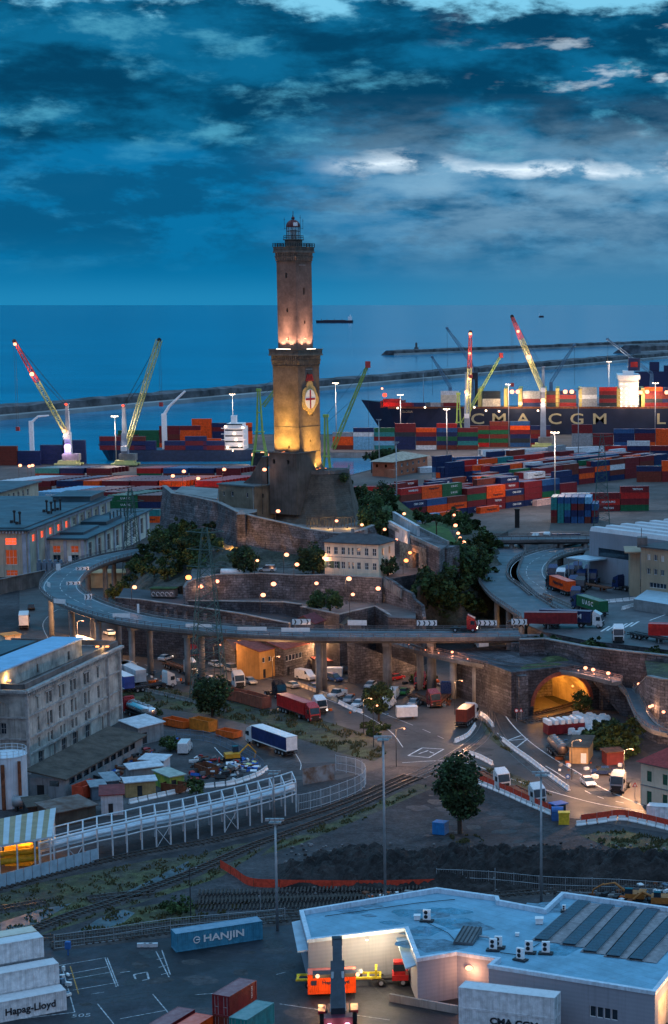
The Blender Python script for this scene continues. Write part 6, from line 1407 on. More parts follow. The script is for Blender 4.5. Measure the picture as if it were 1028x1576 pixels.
for i in range(20):
 a,b=2*math.pi*i/20,2*math.pi*(i+1)/20;m.tube([(3.4*math.cos(a),3.4*math.sin(a),9.1),(3.4*math.cos(a),3.4*math.sin(a),10.2)],.05,4)
 for z in(9.6,10.2):m.tube([(3.4*math.cos(a),3.4*math.sin(a),z),(3.4*math.cos(b),3.4*math.sin(b),z)],.04,4)
m.build('railing',M['white_steel'],t)
m=MB();m.tube([(.3,-3.7,0),(.3,-3.7,8)],.35,8);m.tube([(2.9,-2.6,0),(2.9,-2.6,8.4)],.3,8);m.build('pipe',M['rust'],t)
t=thing('small_tank','small grey horizontal tank at the foot of the white storage tank','tank',P(32,1248));m=MB();m.cylh((0,0,1.7),.95,2.4,'x',14);m.ball((1.2,0,1.7),.94,14,8);m.build('shell',M['steel'],t,True);m=MB();m.b6(-.9,-.5,-.6,.6,0,1.0);m.b6(.5,.9,-.6,.6,0,1.0);m.build('cradle',M['dark_steel'],t)
def shed(name,label,cat,pa,pb,depth,h,wm,rm,rise=.6,mode='mono',ops=(),e=.35,z=3.0,door=None):
 a,b=P(*pa,z),P(*pb,z);d=(b-a).normalized();n=Vector((-d.y,d.x,0));L=(b-a).length;rz=math.atan2(d.y,d.x)
 r=thing(name,label,cat,a,rz);m=MB();z1=h
 m.wall((0,0),(L,0),-.2,z1,ops,0,.15);m.wall((L,0),(L,depth),-.2,z1);m.wall((L,depth),(0,depth),-.2,z1+(rise if mode=='mono' else 0));m.wall((0,depth),(0,0),-.2,z1)
 if mode=='mono':m.add([(L,0,z1),(L,depth,z1),(L,depth,z1+rise)],[(0,1,2)]);m.add([(0,0,z1),(0,depth,z1),(0,depth,z1+rise)],[(2,1,0)])
 if mode=='gable':
  for x,f in((0,(2,1,0)),(L,(0,1,2))):m.add([(x,0,z1),(x,depth,z1),(x,depth/2,z1+rise)],[f])
 if mode=='gablex':m.add([(0,0,z1),(L,0,z1),(L/2,0,z1+rise)],[(0,1,2)]);m.add([(0,depth,z1),(L,depth,z1),(L/2,depth,z1+rise)],[(2,1,0)])
 m.build('wall',wm,r);m=MB();t=.18
 if mode=='mono':m.wedge([(-e,z1-rise*e/depth+.01),(depth+e,z1+rise*(1+e/depth)+.01),(depth+e,z1+rise*(1+e/depth)+t),(-e,z1-rise*e/depth+t)],-e,L+e)
 elif mode=='gable':m.wedge([(-e,z1-rise*2*e/depth+.01),(depth/2,z1+rise+.01),(depth+e,z1-rise*2*e/depth+.01),(depth+e,z1-rise*2*e/depth+t),(depth/2,z1+rise+t),(-e,z1-rise*2*e/depth+t)],-e,L+e)
 elif mode=='gablex':
  pr=[(-e,z1-rise*2*e/L+.01),(L/2,z1+rise+.01),(L+e,z1-rise*2*e/L+.01),(L+e,z1-rise*2*e/L+t),(L/2,z1+rise+t),(-e,z1-rise*2*e/L+t)];k=len(pr)
  m.add([(x,-e,q)for x,q in pr]+[(x,depth+e,q)for x,q in pr],[tuple(range(k)),tuple(range(k,2*k))[::-1]]+[(i,i+k,(i+1)%k+k,(i+1)%k)for i in range(k)])
 else:m.b6(-e,L+e,-e,depth+e,z1,z1+t)
 rf=m.build('roof',rm,r)
 for o in ops:
  w,hh=o[1]-o[0],o[3]-o[2]
  if o[2]<.3:m=MB();m.b6(o[0]+.02,o[1]-.02,.1,.14,o[2],o[3]-.02);m.build('door',door or M['dark_steel'],r)
  else:window(r,(0,0),(L,0),o[0],o[1],o[2],o[3],.15,bars=1 if w>.8 else 0,tr=0)if False else(lambda:(MBw(r,o)))()
 return r,rf,L
def MBw(r,o):
 m=MB();t=.06;m.b6(o[0],o[0]+t,.05,.12,o[2],o[3]);m.b6(o[1]-t,o[1],.05,.12,o[2],o[3]);m.b6(o[0]+t,o[1]-t,.05,.12,o[2],o[2]+t);m.b6(o[0]+t,o[1]-t,.05,.12,o[3]-t,o[3]);f=m.build('window',M['white'],r)
 m=MB();m.b6(o[0]+t,o[1]-t,.13,.15,o[2]+t,o[3]-t);m.build('pane',PANE,f)
GW=mat('grey_metal_wall',(.22,.23,.24),.7,vs=.6,var=.2,streak=.5);BR=mat('brown_roof',(.065,.055,.045),.85,vs=.4,var=.4,bump=.4,streak=.4)
WR=mat('white_sheet_roof',(.46,.50,.54),.6,vs=.8,var=.2,streak=.3);
sh0,sh1=P(47,1228),P(100,1230);d=Vector((.18,.98,0)).normalized()
r_=thing('shed','long shed with a dark brown roof running along the foot of the old grey building','shed');LS=35;zf=7.0;a,b=sh0,sh1;a2,b2=a+d*LS,b+d*LS
m=MB();m.wall(a,b,2.8,zf-.3,[(1.2,2.6,3.0,5.4),(3.6,5.4,5.2,6.3)],0,.2);m.wall(b,b2,2.8,zf-.4,[(2+i*3,4.4+i*3,5.0,6.2)for i in range(10)],0,.2);m.wall(b2,a2,2.8,zf-.3);m.build('wall',GW,r_)
m=MB();m.wall(b+d*.1-Vector((.4,0,0)),b2-Vector((.4,0,0)),4.6,6.4);m.build('window_band',M['glass'],r_)
w=(b-a).normalized();e=.7;q=[a-w*e-d*e,b+w*e-d*e,b2+w*e+d*e,a2-w*e+d*e]
m=MB();m.loft([[up(q[0],zf+1.0),up(q[1],zf-.5),up(q[2],zf-.5),up(q[3],zf+1.0)],[up(q[0],zf+1.25),up(q[1],zf-.25),up(q[2],zf-.25),up(q[3],zf+1.25)]]);m.build('roof',BR,r_)
m=MB();m.b6(.9,2.3,-.05,.0,.1,2.3);o=m.build('door',M['dark_steel'],r_);o.location=(a.x+1.2-.9,a.y+.15,3)
shed('shed','small shed with a pale blue white roof at the end of the brown roofed shed','shed',(213,1148),(252,1138),5,3.6,GW,WR,.8,ops=[(1,2.4,.1,2.4)])
shed('hut','white roofed hut standing in the middle of the scrap yard','hut',(216,1190),(252,1192),3,2.6,WR,WR,.3,ops=[(.5,1.6,1.0,1.9),(2.4,3.3,.1,2.0)])
shed('hut','pale hut with a maroon roof nearest the white gallery','hut',(156,1256),(190,1254),4.5,3.6,WR,mat('maroon_roof',(.16,.03,.03),.7,vs=.8),.5,ops=[(1.2,2.0,.1,2.1)])
shed('site_hut','tan hut with a white roof in the row along the scrap yard','hut',(194,1228),(240,1224),2.6,2.7,mat('tan_panel',(.40,.24,.10),.7,vs=.8,streak=.3),WR,.2,ops=[(2,2.9,.1,2.0)])
shed('site_hut','long white roofed hut behind the tan hut','hut',(201,1206),(250,1200),3,2.6,GW,WR,.3)
shed('site_hut','green hut with a yellow end and pale roof, right of the tan hut','hut',(262,1218),(284,1214),6,2.6,mat('green_yellow_panel',(.45,.42,.05),.6,c2=(.03,.22,.08),vs=.5),mat('pale_green_roof',(.30,.36,.32),.7,vs=.8),.1,ops=[(.3,1.3,.1,2.0)])
shed('site_hut','grey blue hut left of the tan hut','hut',(166,1224),(184,1222),6,2.5,mat('grey_blue_panel',(.10,.14,.18),.7,vs=.8),mat('grey_blue_roof',(.2,.25,.28),.7,vs=.8,streak=.3),.1)
shed('site_hut','dark blue grey hut beside the red skip','hut',(142,1232),(163,1230),4,2.4,mat('grey_blue_panel',(.10,.14,.18)),mat('grey_blue_roof',(.2,.25,.28)),.1)
shed('shed','low open shed with a rusty corrugated roof by the end of the gallery','shed',(86,1275),(148,1262),6,2.6,BR,mat('rusty_sheet',(.16,.14,.13),.8,c2=(.09,.05,.035),vs=.5,det=8),.5)
shed('shed','tiny dark shed between the storage tank and the rusty roof','shed',(44,1262),(80,1258),5,2.2,M['dark_steel'],BR,.4)
skip(134,1225,160,1215,5.5,'bright orange red skip among the grey huts',mat('orange_red_paint',(.55,.07,.03),.6,vs=1,var=.25),h=2.4)
skip(273,1118,300,1124,6.5,'leftmost orange skip beside the tanker',M['orange']);skip(313,1124,340,1130,6.0,'middle orange skip with tall ribbed sides',mat('skip_orange',(.55,.17,.02),.6,vs=1),h=2.4);skip(352,1134,372,1138,5.0,'smallest orange skip, close to the white lorry cab',M['orange'],h=1.4)
skip(268,1214+4,300,1222,4,'rusty skip at the right end of the huts, full of scrap',M['rust']);skip(318,1190,345,1200,5,'rusty red skip beside the blue tarpaulins',M['rust'])
sm=MB();r=random.Random(8);pal_n=9
for cu,cv,su,sv,n in((150,1192,38,20,170),(205,1168,35,12,110),(250,1205,20,6,20),(330,1185,36,16,120),(372,1180,22,9,60),(90,1250,40,8,30),(280,1150,10,10,20)):
 for i in range(n):
  u,v=cu+r.uniform(-su,su),cv+r.uniform(-sv,sv)
  p=P(u,v);h=r.uniform(.15,1.5)*(1-.4*abs(u-cu)/su)
  Q=Matrix.Rotation(r.uniform(0,3.1),3,'Z')@Matrix.Rotation(r.uniform(-.5,.5),3,'X')
  sm.box((p.x,p.y,3+h*r.random()),(r.uniform(.3,2.0),r.uniform(.2,.9),r.uniform(.1,.7)),0,r.choice((0,0,1,2,2,3,4,5,5,6,8,8)if cu!=372 else(3,6,6,7,1,0)),Q)
tag(sm.build('scrap_heap',[M['rust'],M['steel'],M['dark_steel'],M['white'],M['red'],M['concrete_dark'],mat('tarp_blue',(.02,.12,.45),.6),mat('pale_yellow',(.62,.6,.25),.7),M['black']]),'jumbled heaps of scrap metal, tarpaulins and parts in the scrap yard','scrap',kind='stuff')
dg=thing('digger','small orange yellow digger among the scrap beside the blue tarpaulins','digger',P(358,1172),R(20))
m=MB();m.b6(-1.6,1.6,.5,1.1,0,.8);m.b6(-1.6,1.6,-1.1,-.5,0,.8);m.build('tracks',M['tyre'],dg);m=MB();m.b6(-1.5,1.3,-1.1,1.1,.9,1.7);m.build('body',mat('digger_orange',(.6,.28,.02),.5),dg);m=MB();m.b6(.1,1.2,.1,1.0,1.7,2.9);m.build('cab',M['glass'],dg);m=MB();m.tube([(1.2,-.3,1.5),(3,-.3,3.2),(4.4,-.3,1.6),(4.2,-.3,.5)],.18,6);m.build('arm',MATS['digger_orange'],dg)
car(285,1157,292,1148,'white van parked alone in the scrap yard','white','van')
def barrier_line(label,px,mt=None,net=None,z=3.0,step=2.0,h=.85):
 L=crom([P(u,v,z)for u,v in px],8);Q_=resample(L,step);r=thing('barrier_line',label,'barrier',(0,0,0),0,'rows of road barriers');nn=normals(Q_)
 if('jb',h)not in CONT:
  m=MB();m.wedge([(-.28,0),(.28,0),(.28,.15),(.1,.4),(.08,h),(-.08,h),(-.1,.4),(-.28,.15)],-.86,.86);CONT['jb',h]=m.mesh('barrier_unit',M['white'])
 for p,n in list(zip(Q_,nn))[:100]:
  o=link_mesh('barrier_unit',CONT['jb',h],r,p,math.atan2(n.y,n.x)+math.pi/2)
  if mt:o.data=CONT.setdefault(('jb',h,mt.name),(lambda me:(me.materials.clear(),me.materials.append(mt),me)[2])(CONT['jb',h].copy()))
 if net:
  m=MB();m.strip([p+Vector((0,0,h*.7))for p in L],[p+Vector((0,0,h+.95))for p in L]);m.build('net',net,r)
  for p in resample(L,3):m=MB();m.tube([p,p+Vector((0,0,h+1.0))],.04,4);m.build('net_post',M['steel'],r)
 return r
net=mat('orange_net',(.60,.06,.03),.7,var=.25,vs=2)
barrier_line('curved row of white barriers along the scrap yard edge, below the huts',[(205,1236),(240,1228),(285,1218),(300,1214)])
barrier_line('curved row of white barriers round the corner of the scrap yard',[(322,1212),(360,1207),(395,1195),(409,1186)])
barrier_line('white barriers with an orange net behind the two queuing tractors',[(738,1207),(775,1222),(815,1240),(858,1258)],net=net)
barrier_line('bent row of white barriers with an orange net at the right edge',[(894,1270),(925,1266),(956,1262),(990,1268),(1035,1279)],net=net)
barrier_line('long blue white barrier between the two lanes right of the junction',[(776,1142),(795,1157),(815,1171),(845,1194),(876,1217)])
barrier_line('short row of white barriers beside the maroon container lorry',[(703,1142),(720,1133),(731,1118)]);barrier_line('tiny row of white barriers left of the tunnel mouth',[(742,1102),(750,1108),(760,1120)]);barrier_line('row of white barriers right of the big tree top',[(726,1163),(740,1168),(757,1177)])
barrier_line('row of pale barriers beside the parked cars',[(461,1056),(490,1067),(520,1081)],mat('tan_plastic',(.4,.33,.25),.7));barrier_line('row of white barriers at the end of the parked cars',[(524,1084),(540,1092),(555,1097)])
barrier_line('long low kerb of barriers along the lane left of the trees',[(190,1058),(240,1068),(290,1080),(345,1095)],M['concrete'])
def fence(label,px,h=2.2,mt=None,step=3.0,z=3.0,mesh=True,name='fence',post=.05,rails=(.1,.5,.95)):
 L=crom([P(u,v,z)for u,v in px],4);L=resample(L,step);r=thing(name,label,'fence');m=MB();mt=mt or M['steel']
 for q in rails:
  m.tube([p+Vector((0,0,h*q))for p in L],.035,4)
 if mesh:
  for a,b in zip(L[:-1],L[1:]):
   k=int((b-a).length/.35)
   for i in range(1,k):c=a+(b-a)*i/k;m.b6(c.x-.012,c.x+.012,c.y-.012,c.y+.012,c.z+.1*h,c.z+.95*h)
 m.build('wire_panel',mt,r)
 for p in L[:100]:k=MB();k.b6(p.x-post,p.x+post,p.y-post,p.y+post,p.z,p.z+h);k.build('post',mt,r)
 return r
fence('long wire fence between the tracks and the container terminal',[(84,1462),(180,1449),(263,1436),(400,1424),(466,1416)],2.2,step=4)
fence('wire fence behind the blue roofed warehouse',[(672,1362),(760,1366),(840,1374),(950,1378),(1040,1384)],2.6,step=4)
fence('white mesh fence corner at the right end of the pipe gallery',[(459,1250),(500,1240),(558,1216),(556,1196),(512,1186)],3.2,M['white_steel'],2.5)
fence('blue mesh fence round the back of the scrap yard',[(272,1138),(320,1142),(360,1158),(395,1178),(409,1192)],2.2,M['blue_steel'])
m=MB();a,b=P(466,1208),P(515,1200);m.wall(a,b,3,6);m.wall(b,a,3,6);tag(m.build('hoarding',mat('rusty_white_sheet',(.45,.46,.48),.7,c2=(.22,.12,.07),vs=.7,det=8)),'rust stained white hoarding behind the mesh fence','hoarding')
gy=thing('pipe_gallery','long white steel frame gallery carrying pipes along the railway','gallery')
ux_=[(62,1350),(84,1344),(106,1338),(129,1332),(151,1326),(174,1321),(196,1316),(219,1310),(241,1305),(263,1301),(285,1296),(305,1291),(326,1286),(346,1281),(366,1276),(385,1271),(403,1266),(421,1261),(439,1256),(456,1250)]
FB=[P(*q)for q in ux_];H_=5.3;bk_=Vector((-1.6,6.5,0))
for p in FB:
 m=MB();b=p+bk_;m.tube([p,p+Vector((0,0,H_))],.14,6);m.build('front_post',M['white_steel'],gy);m=MB();m.tube([p+Vector((0,0,H_)),p+bk_*.2+Vector((0,0,H_+.25)),b+Vector((0,0,H_+.25))],.12,5);m.tube([b+Vector((0,0,H_+.25)),b],.14,5);m.tube([p+Vector((0,0,H_*.62)),b+Vector((0,0,H_*.62))],.1,4);m.build('frame',M['white_steel'],gy)
m=MB()
for dz,t in((H_,0),(H_*.62,0),(H_+.25,.2),(H_+.25,1),(H_*.62,.8)):m.tube([p+bk_*t+Vector((0,0,dz))for p in FB],.13,5)
m.build('long_beam',M['white_steel'],gy)
for k,(t,dz,rr)in enumerate(((.35,.75,.28),(.5,.75,.28),(.66,.78,.38),(.84,.72,.25))):
 m=MB();m.tube([p+bk_*t+Vector((0,0,H_*.62+dz-.2))for p in FB],rr,8);m.build('pipe',mat('pipe_lagging',(.50,.58,.64),.5,var=.15,vs=.5),gy,True)
m=MB();m.strip([p+bk_*.3+Vector((0,0,H_*.62))for p in FB],[p+bk_*.98+Vector((0,0,H_*.62))for p in FB]);m.build('tray',M['white_steel'],gy)
for i in(2,8,13):
 m=MB();a,b=FB[i],FB[i+1];m.tube([a,b+Vector((0,0,H_*.62))],.06,4);m.tube([b,a+Vector((0,0,H_*.62))],.06,4);m.build('cross_brace',M['white_steel'],gy)
cn=thing('canopy','canopy with a wide yellow and white striped roof at the left edge, lit orange beneath','canopy');q=[P(-30,1362),P(80,1350)];ZC=9.0
c_=[P(-30,1306,ZC),P(80,1287,ZC),P(86,1243,ZC+.0),P(-30,1266,ZC)]
sm1,sm2=mat('stripe_white',(.42,.47,.50),.6,var=.1),mat('stripe_yellow',(.27,.22,.13),.6,var=.15)
m=MB();n=13
for i in range(n):
 a,b=i/n,(i+1)/n;A,B=c_[0].lerp(c_[1],a),c_[0].lerp(c_[1],b);C,D=c_[3].lerp(c_[2],b),c_[3].lerp(c_[2],a)
 m.quad(A,B,C,D,i%2)
m.build('striped_roof',[sm1,sm2],cn)
m=MB();lo=Vector((0,0,-.35));m.loft([[c+lo for c in c_],[c+Vector((0,0,-.02))for c in c_]]);m.build('roof_edge',M['white_steel'],cn)
for t in(0,.25,.5,.75,.97):
 for a,b in((c_[0],c_[1]),(c_[3],c_[2])):p=a.lerp(b,t);m=MB();m.tube([(p.x,p.y,3),(p.x,p.y,ZC-.35)],.13,6);m.build('post',M['white_steel'],cn)
for t in(.3,.6,.9):p=c_[0].lerp(c_[2],t);p=c_[0].lerp(c_[1],t)*.5+c_[3].lerp(c_[2],t)*.5;m=MB();m.b6(p.x-.5,p.x+.5,p.y-.15,p.y+.15,ZC-.6,ZC-.42);k=m.build('tube_lamp',LAMP_O,cn);light(k,(p.x,p.y,ZC-1.1),420,(1,.40,.07),.4)
m=MB();m.tube([P(-30,1330,5),P(60,1318,5)],.6,10);m.tube([P(-30,1318,6),P(60,1308,6)],.45,10);m.b6(*[*(P(30,1330).x+q for q in(-2,2)),*(P(30,1330).y+q for q in(-1,1))],3,6.2);m.build('pipework',M['yellow'],cn)
a,b=P(-30,1376),P(152,1326);fp=thing('low_fence','pale blue panel fence along the railway under the striped canopy','fence');d=(b-a);k=14
for i in range(k):
 p,q=a+d*(i/k),a+d*((i+.93)/k);m=MB();c=(p+q)/2;m.box((c.x,c.y,4.1),((q-p).length,.08,2.2),math.atan2(d.y,d.x));m.build('panel',mat('pale_blue_panel',(.30,.42,.50),.6,var=.15,vs=.8),fp)
OC=mat('ochre_stucco',(.50,.26,.08),.85,vs=.4,var=.2,streak=.3);RT=mat('red_tiles',(.20,.055,.045),.85,vs=1.2,var=.3,bump=.3,bs=4)
shed('house','dark gabled stone house under the viaduct, left of the ochre houses','house',(338,1026),(362,1032),7,5.2,M['stone'],mat('brown_tiles',(.10,.06,.05),.85,vs=1,bump=.3),2.0,'gablex',[(.5,1.7,.1,2.2)])
shed('house','tall ochre house behind the third pair of viaduct piers','house',(367,1034),(386,1038),8,8.2,OC,RT,1.6,'gable',[(.8,1.7,4.8,6.2),(.8,1.7,1.2,2.6)])
shed('house','ochre house with a small porch, in front of the red roofs','house',(400,1046),(432,1038),7,6.6,OC,RT,1.5,'mono',[(1,1.9,3.8,5.0),(3.2,4.0,3.8,5.0),(1.2,2.2,.1,2.2)])
shed('house','stone house with a band of white framed windows on its upper floor','house',(438,1042),(484,1030),7,6.6,M['stone'],RT,1.8,'mono',[(.6+i*1.25,1.6+i*1.25,3.6,5.0)for i in range(5)]+[(1,1.9,.1,2.2)])
shed('shelter','long low shelter with a dark red roof against the court wall','shelter',(493,1036),(540,1030),4,2.6,M['concrete_dark'],mat('dark_red_roof',(.12,.025,.03),.8,vs=.8),.5)
a,b,c,d=P(448,955+5,17.5),P(489,962,17.5),P(483,956,20.5),P(470,952,17.5)
shed('hut','small hut with a steep dark red roof on the court behind the viaduct','hut',(452,969),(484,971),5,1.8,M['stone'],mat('dark_red_roof',(.12,.025,.03)),1.6,'gablex',z=13.6)
shed('hut','dark wooden hut on the court wall under the orange lamp','hut',(530,971),(556,969),4,1.4,M['concrete_dark'],BR,1.2,'gablex',z=13.5)
sl0,sl1=P(545,990,12.5),P(642,1026,5);d=sl1-sl0;m=MB();dn2=Vector((d.x,d.y,0)).normalized();nn2=Vector((-dn2 .y,dn2 .x,0))*3
m.add([up(sl0,2),up(sl1,2),sl1,sl0,up(sl0+nn2,2),up(sl1+nn2,2),sl1+nn2,sl0+nn2],[(0,1,2,3),(5,4,7,6),(3,2,6,7),(4,0,3,7),(1,5,6,2)])
tag(m.build('access_ramp',M['stone']),'sloping stone ramp coming down behind the viaduct piers','ramp')
k0=P(232,919,16.3);r_=thing('kiosk','low green roofed store with white scrawls, at the left end of the terrace road','hut',k0,R(-3));m=MB();m.b6(0,6.2,0,3,0,2.0);m.build('wall',M['concrete_dark'],r_);m=MB();m.b6(-.2,6.4,-.2,3.2,2.0,2.25);m.build('roof',M['grass'],r_)
m=MB()
for i in range(5):
 A=[(.7+i*1.15+.42*math.cos(t*.6),-.03,.8+.5*math.sin(t*.6))for t in range(9)];m.tube(A,.07,4)
m.build('scrawl',M['white'],r_)
TKB=mat('curtain_navy',(.012,.028,.11),.5,vs=.5);TKW=mat('curtain_white',(.52,.53,.55),.5,vs=.5)
truck(386,1142,452,1166,'lorry with a white cab and a long dark blue curtain trailer, in the centre','white','curtain',13.6,TKB)
truck(486,1112,414,1086,'lorry with a red cab carrying the red container','red',cont=('red',40),clabel='red container riding on the red lorry in the centre')
truck(497,1100,470,1090,'white tractor cab directly behind the red lorry','white',lit=True)
truck(192,1096,250,1118,'tanker lorry with a shiny silver tank beside the orange skips','red','tanker',11,mat('polished_tank',(.55,.57,.6),.2,.9,var=.1))
truck(297,1040,240,1020,'lorry with a white cab and a long red flat trailer beyond the piers','white','redflat',12,lit=True)
truck(268,1056,215,1064,'white cab with an empty black chassis trailer, beside the white roofed trailers','white','skeletal',9)
trailer(218,1058,180,1040,'white roofed trailer with pale sides, front one left of the viaduct piers','curtain',13,TKW);trailer(200,1068,160,1050,'blue sided trailer with a white roof beside the old building','curtain',13,mat('curtain_blue',(.04,.08,.3),.5))
truck(370,1068-8,350,1050,'white tractor cab with square roof beside the brown open boxes','white')
skip(392,1086,420,1094,9,'longer brown red open box beside the round dark tree',mat('brown_red_paint',(.30,.085,.05),.7,vs=1,var=.25),h=2.6);skip(362,1078,380,1082,6,'shorter brown red open box behind the round dark tree',MATS['brown_red_paint'],h=2.4)
truck(435,1075,408,1068,'black and white tractor cab seen beyond the red container','black')
trailer(300,1088-12,330,1062,'empty red skeletal trailer lying beside the lattice pylon','redflat',8)
truck(716,1094,738,1045,'flatbed lorry with an orange brown load bed driving away under the bridge','white','redflat',9)if False else truck(728,1046,716,1095,'flatbed lorry with an orange brown bed driving up towards the footbridge','white','redflat',10,lit=False)
truck(728,1106,684,1140,'white cab lorry turning with a short maroon container','white',cont=('brown',20),clabel='short maroon container on the turning lorry at the junction')
truck(737,985+8,752,1022,'white box lorry passing under the viaduct beside the stone abutment','white','curtain',11,TKW)
ct=truck(690,1072,650,1108,'dark car transporter parked at the edge of the lot','navy','redflat',10)
truck(777,1222-4,742,1200,'white tractor cab in the queue behind the orange net, left one','white','redflat',9,lit=False);truck(832,1246-4,800,1226,'white tractor cab in the queue behind the orange net, right one','white','redflat',9)
truck(948,1222,972,1200,'silver tractor cab parked left of the cream house with green shutters','silver')
tkr=trailer(868,1172,828,1135,'dull brown tank trailer parked in front of the white stacks','tanker',9.5,mat('dull_tank',(.16,.12,.11),.35,.5,var=.25))
truck(697,968,733,968,'x','red',z=16.05)if False else truck(735,972,700,972,'red tractor cab with headlights on, driving along the viaduct','red',z=16.05,lit=True)
for a in((332,1026,345,1030,'white car parked below the pylon, left one','white','car'),(357,1033,370,1037,'silver estate car beside the ochre house','silver','suv'),(470,1046,485,1049,'white van parked in front of the stone house','white','van'),(485,1061,497,1066,'blue car at the foot of the centre pier','blue','car'),(519,1073,506,1077,'white pickup beside the row of barriers','white','pickup'),(537,1080,527,1088,'small pale car next to the white pickup','silver','car'),(551,1087,540,1093,'white hatchback at the end of the row near the small tree','white','car'),(536,1036,546,1036,'dark off-road car with pale roof, in the shadow of the shelter','black','suv'),(566,1043,577,1043,'dark off-road car right of the centre piers','black','suv'),(550,1038,560,1038,'black car between the two off-road cars','black','car'),(570,1058,560,1064,'white car behind the right pier','white','car'),(606,1074,614,1065,'white van beside the small tree','white','van'),(927,1192,914,1192,'dark blue car parked left of the silver tractor cab','navy','car'),(255,1038-22,268,1012,'white car with lit headlamps under the bend','white','car'),(187,985,196,987,'dark car under the bend with its lights on','black','car'),(168,977,160,974,'white car parked under the bend','white','car'),(48,938,46,928,'dark car on the road left of the viaduct','black','suv'),(412,1031-12,424,1030-10,'x','white','car')):
 if a[4]=='x':continue
 car(*a[:4],a[4],a[5],a[6],lit='lights' in a[4]or 'lit' in a[4])
car(411,880,400,880,'white estate car on the upper terrace by the round tree','white','suv',z=21.3);car(500,936-6,512,928,'dark car parked in the court','black','car',z=16.02,group='parked cars')
m=MB();m.cylh((0,0,.9),.9,5.5,'x',14);o=tag(m.build('covered_boat',M['white'],None,True),'white tarpaulin covered boat on the upper terrace','boat');o.location=P(357,886,21.3)
m=MB();m.b6(-2.2,2.2,-1.1,1.1,.6,2.7);o=m.build('box_body',M['white'],None,label='white box body standing by the small tree in the lot',cat='box body');o.location=P(626,1106);o.rotation_euler=(0,0,R(12))
m=MB();m.b6(-2.3,2.3,-1,1,0,1.9);m.b6(-2.4,2.4,-1.1,1.1,1.9,2.0);o=m.build('camper',M['white_steel'],None,label='pale caravan parked under the shelter',cat='caravan');o.location=P(512,1040)
truck(38,960,34,990,'pale lorry cab on the slip road beside the old building','white','curtain',8,mat('cream_box',(.5,.42,.34),.7));shed('site_hut','cream and orange hut beside the slip road at the left','hut',(8,995),(32,992),3,2.6,mat('cream_box',(.5,.42,.34)),OC,.2)
# ================================================================ RIGHT SIDE: TUNNEL, FOOTBRIDGE, YARD, WAREHOUSE, CREAM HOUSE
t0,t1=P(787,1106),P(985,1083);dT=(t1-t0);LT=dT.length;dT.normalize();nT=Vector((-dT.y,dT.x,0))
pt=thing('tunnel_portal','orange lit stone tunnel mouth with a brick arch under the footbridge','tunnel')
uc,hw,zs_=LT*.385,6.9,5.2;topz=13.0
def tp(u,z,t=0):return t0+dT*u+nT*t+Vector((0,0,z-3))
A=[(uc-hw,2.8),(uc-hw,zs_)]+[(uc-hw*math.cos(a),zs_+hw*.88*math.sin(a))for a in[math.pi*i/20 for i in range(1,20)]]+[(uc+hw,zs_),(uc+hw,2.8)]
m=MB();top_=lambda u:topz-.0*u
m.poly([tp(0,2.8),tp(A[0][0],2.8),tp(A[0][0],topz),tp(0,topz)]);m.poly([tp(A[-1][0],2.8),tp(LT,2.8),tp(LT,topz),tp(A[-1][0],topz)])
for(ua,za),(ub,zb)in zip(A[1:-2],A[2:-1]):m.quad(tp(ua,za),tp(ub,zb),tp(ub,topz),tp(ua,topz))
m.quad(tp(0,topz),tp(LT,topz),tp(LT,topz,30),tp(0,topz,30));m.quad(tp(0,2.8,30),tp(0,2.8),tp(0,topz),tp(0,topz,30));m.quad(tp(LT,2.8,30),tp(0,2.8,30),tp(0,topz,30),tp(LT,topz,30));m.build('front_wall',M['stone_dark'],pt)
m=MB();D_=29
for(ua,za),(ub,zb)in zip(A[:-1],A[1:]):m.quad(tp(ub,zb),tp(ua,za),tp(ua-D_*.5*0,za,D_),tp(ub,zb,D_))
m.poly([tp(u,z,D_)for u,z in A]);m.build('vault',mat('tunnel_lining',(.40,.33,.24),.85,vs=.3,var=.3,bump=.4,streak=.4),pt)
m=MB();B_=[(uc-(hw+.75)*math.cos(a),zs_+(hw*.88+.75)*math.sin(a))for a in[math.pi*i/20 for i in range(0,21)]];C_=[(uc-hw*.99*math.cos(a),zs_+hw*.87*math.sin(a))for a in[math.pi*i/20 for i in range(0,21)]]
m.loft([[tp(u,z,-.18),tp(u2,z2,-.18),tp(u2,z2,.3),tp(u,z,.3)]for(u,z),(u2,z2)in zip(B_,C_)]);m.build('brick_arch',mat('arch_brick',(.26,.07,.045),.85,vs=1.5,var=.3,bump=.4),pt)
m=MB();m.box(tuple(tp(LT*.78,7.5,-.9)),(7,1.6,9.5),math.atan2(dT.y,dT.x));m.box(tuple(tp(2.2,7.5,-.7)),(2.2,1.4,9.5),math.atan2(dT.y,dT.x));m.build('buttress',M['stone'],pt)
for k,(u,t,z,e)in enumerate(((uc-3,5,9,900),(uc+3,12,9,1200),(uc,22,9,2200),(uc+4,2.5,8,500))):
 q=tp(u,z,t);m=MB();m.ball((0,0,0),.22,6,4);o=m.build('tunnel_lamp',LAMP_O,pt);o.location=q;light(o,(0,0,-.4),e,(1,.38,.045),.3)
m=MB();m.box(tuple(tp(uc+1.5,6.2,16)),(7.5,.4,6.6),math.atan2(dT.y,dT.x)+R(55));m.build('inner_wall',MATS['tunnel_lining'],pt)
fb,fbL=elevated('footbridge','curved footbridge with small lamps running in front of the tunnel mouth',[(596,984),(640,1000),(690,1012),(740,1022),(785,1030),(815,1032),(850,1030),(890,1036),(930,1045),(958,1052)],12.0,3.0,False,thick=.8,seg=2.5)
fb['category']='footbridge'
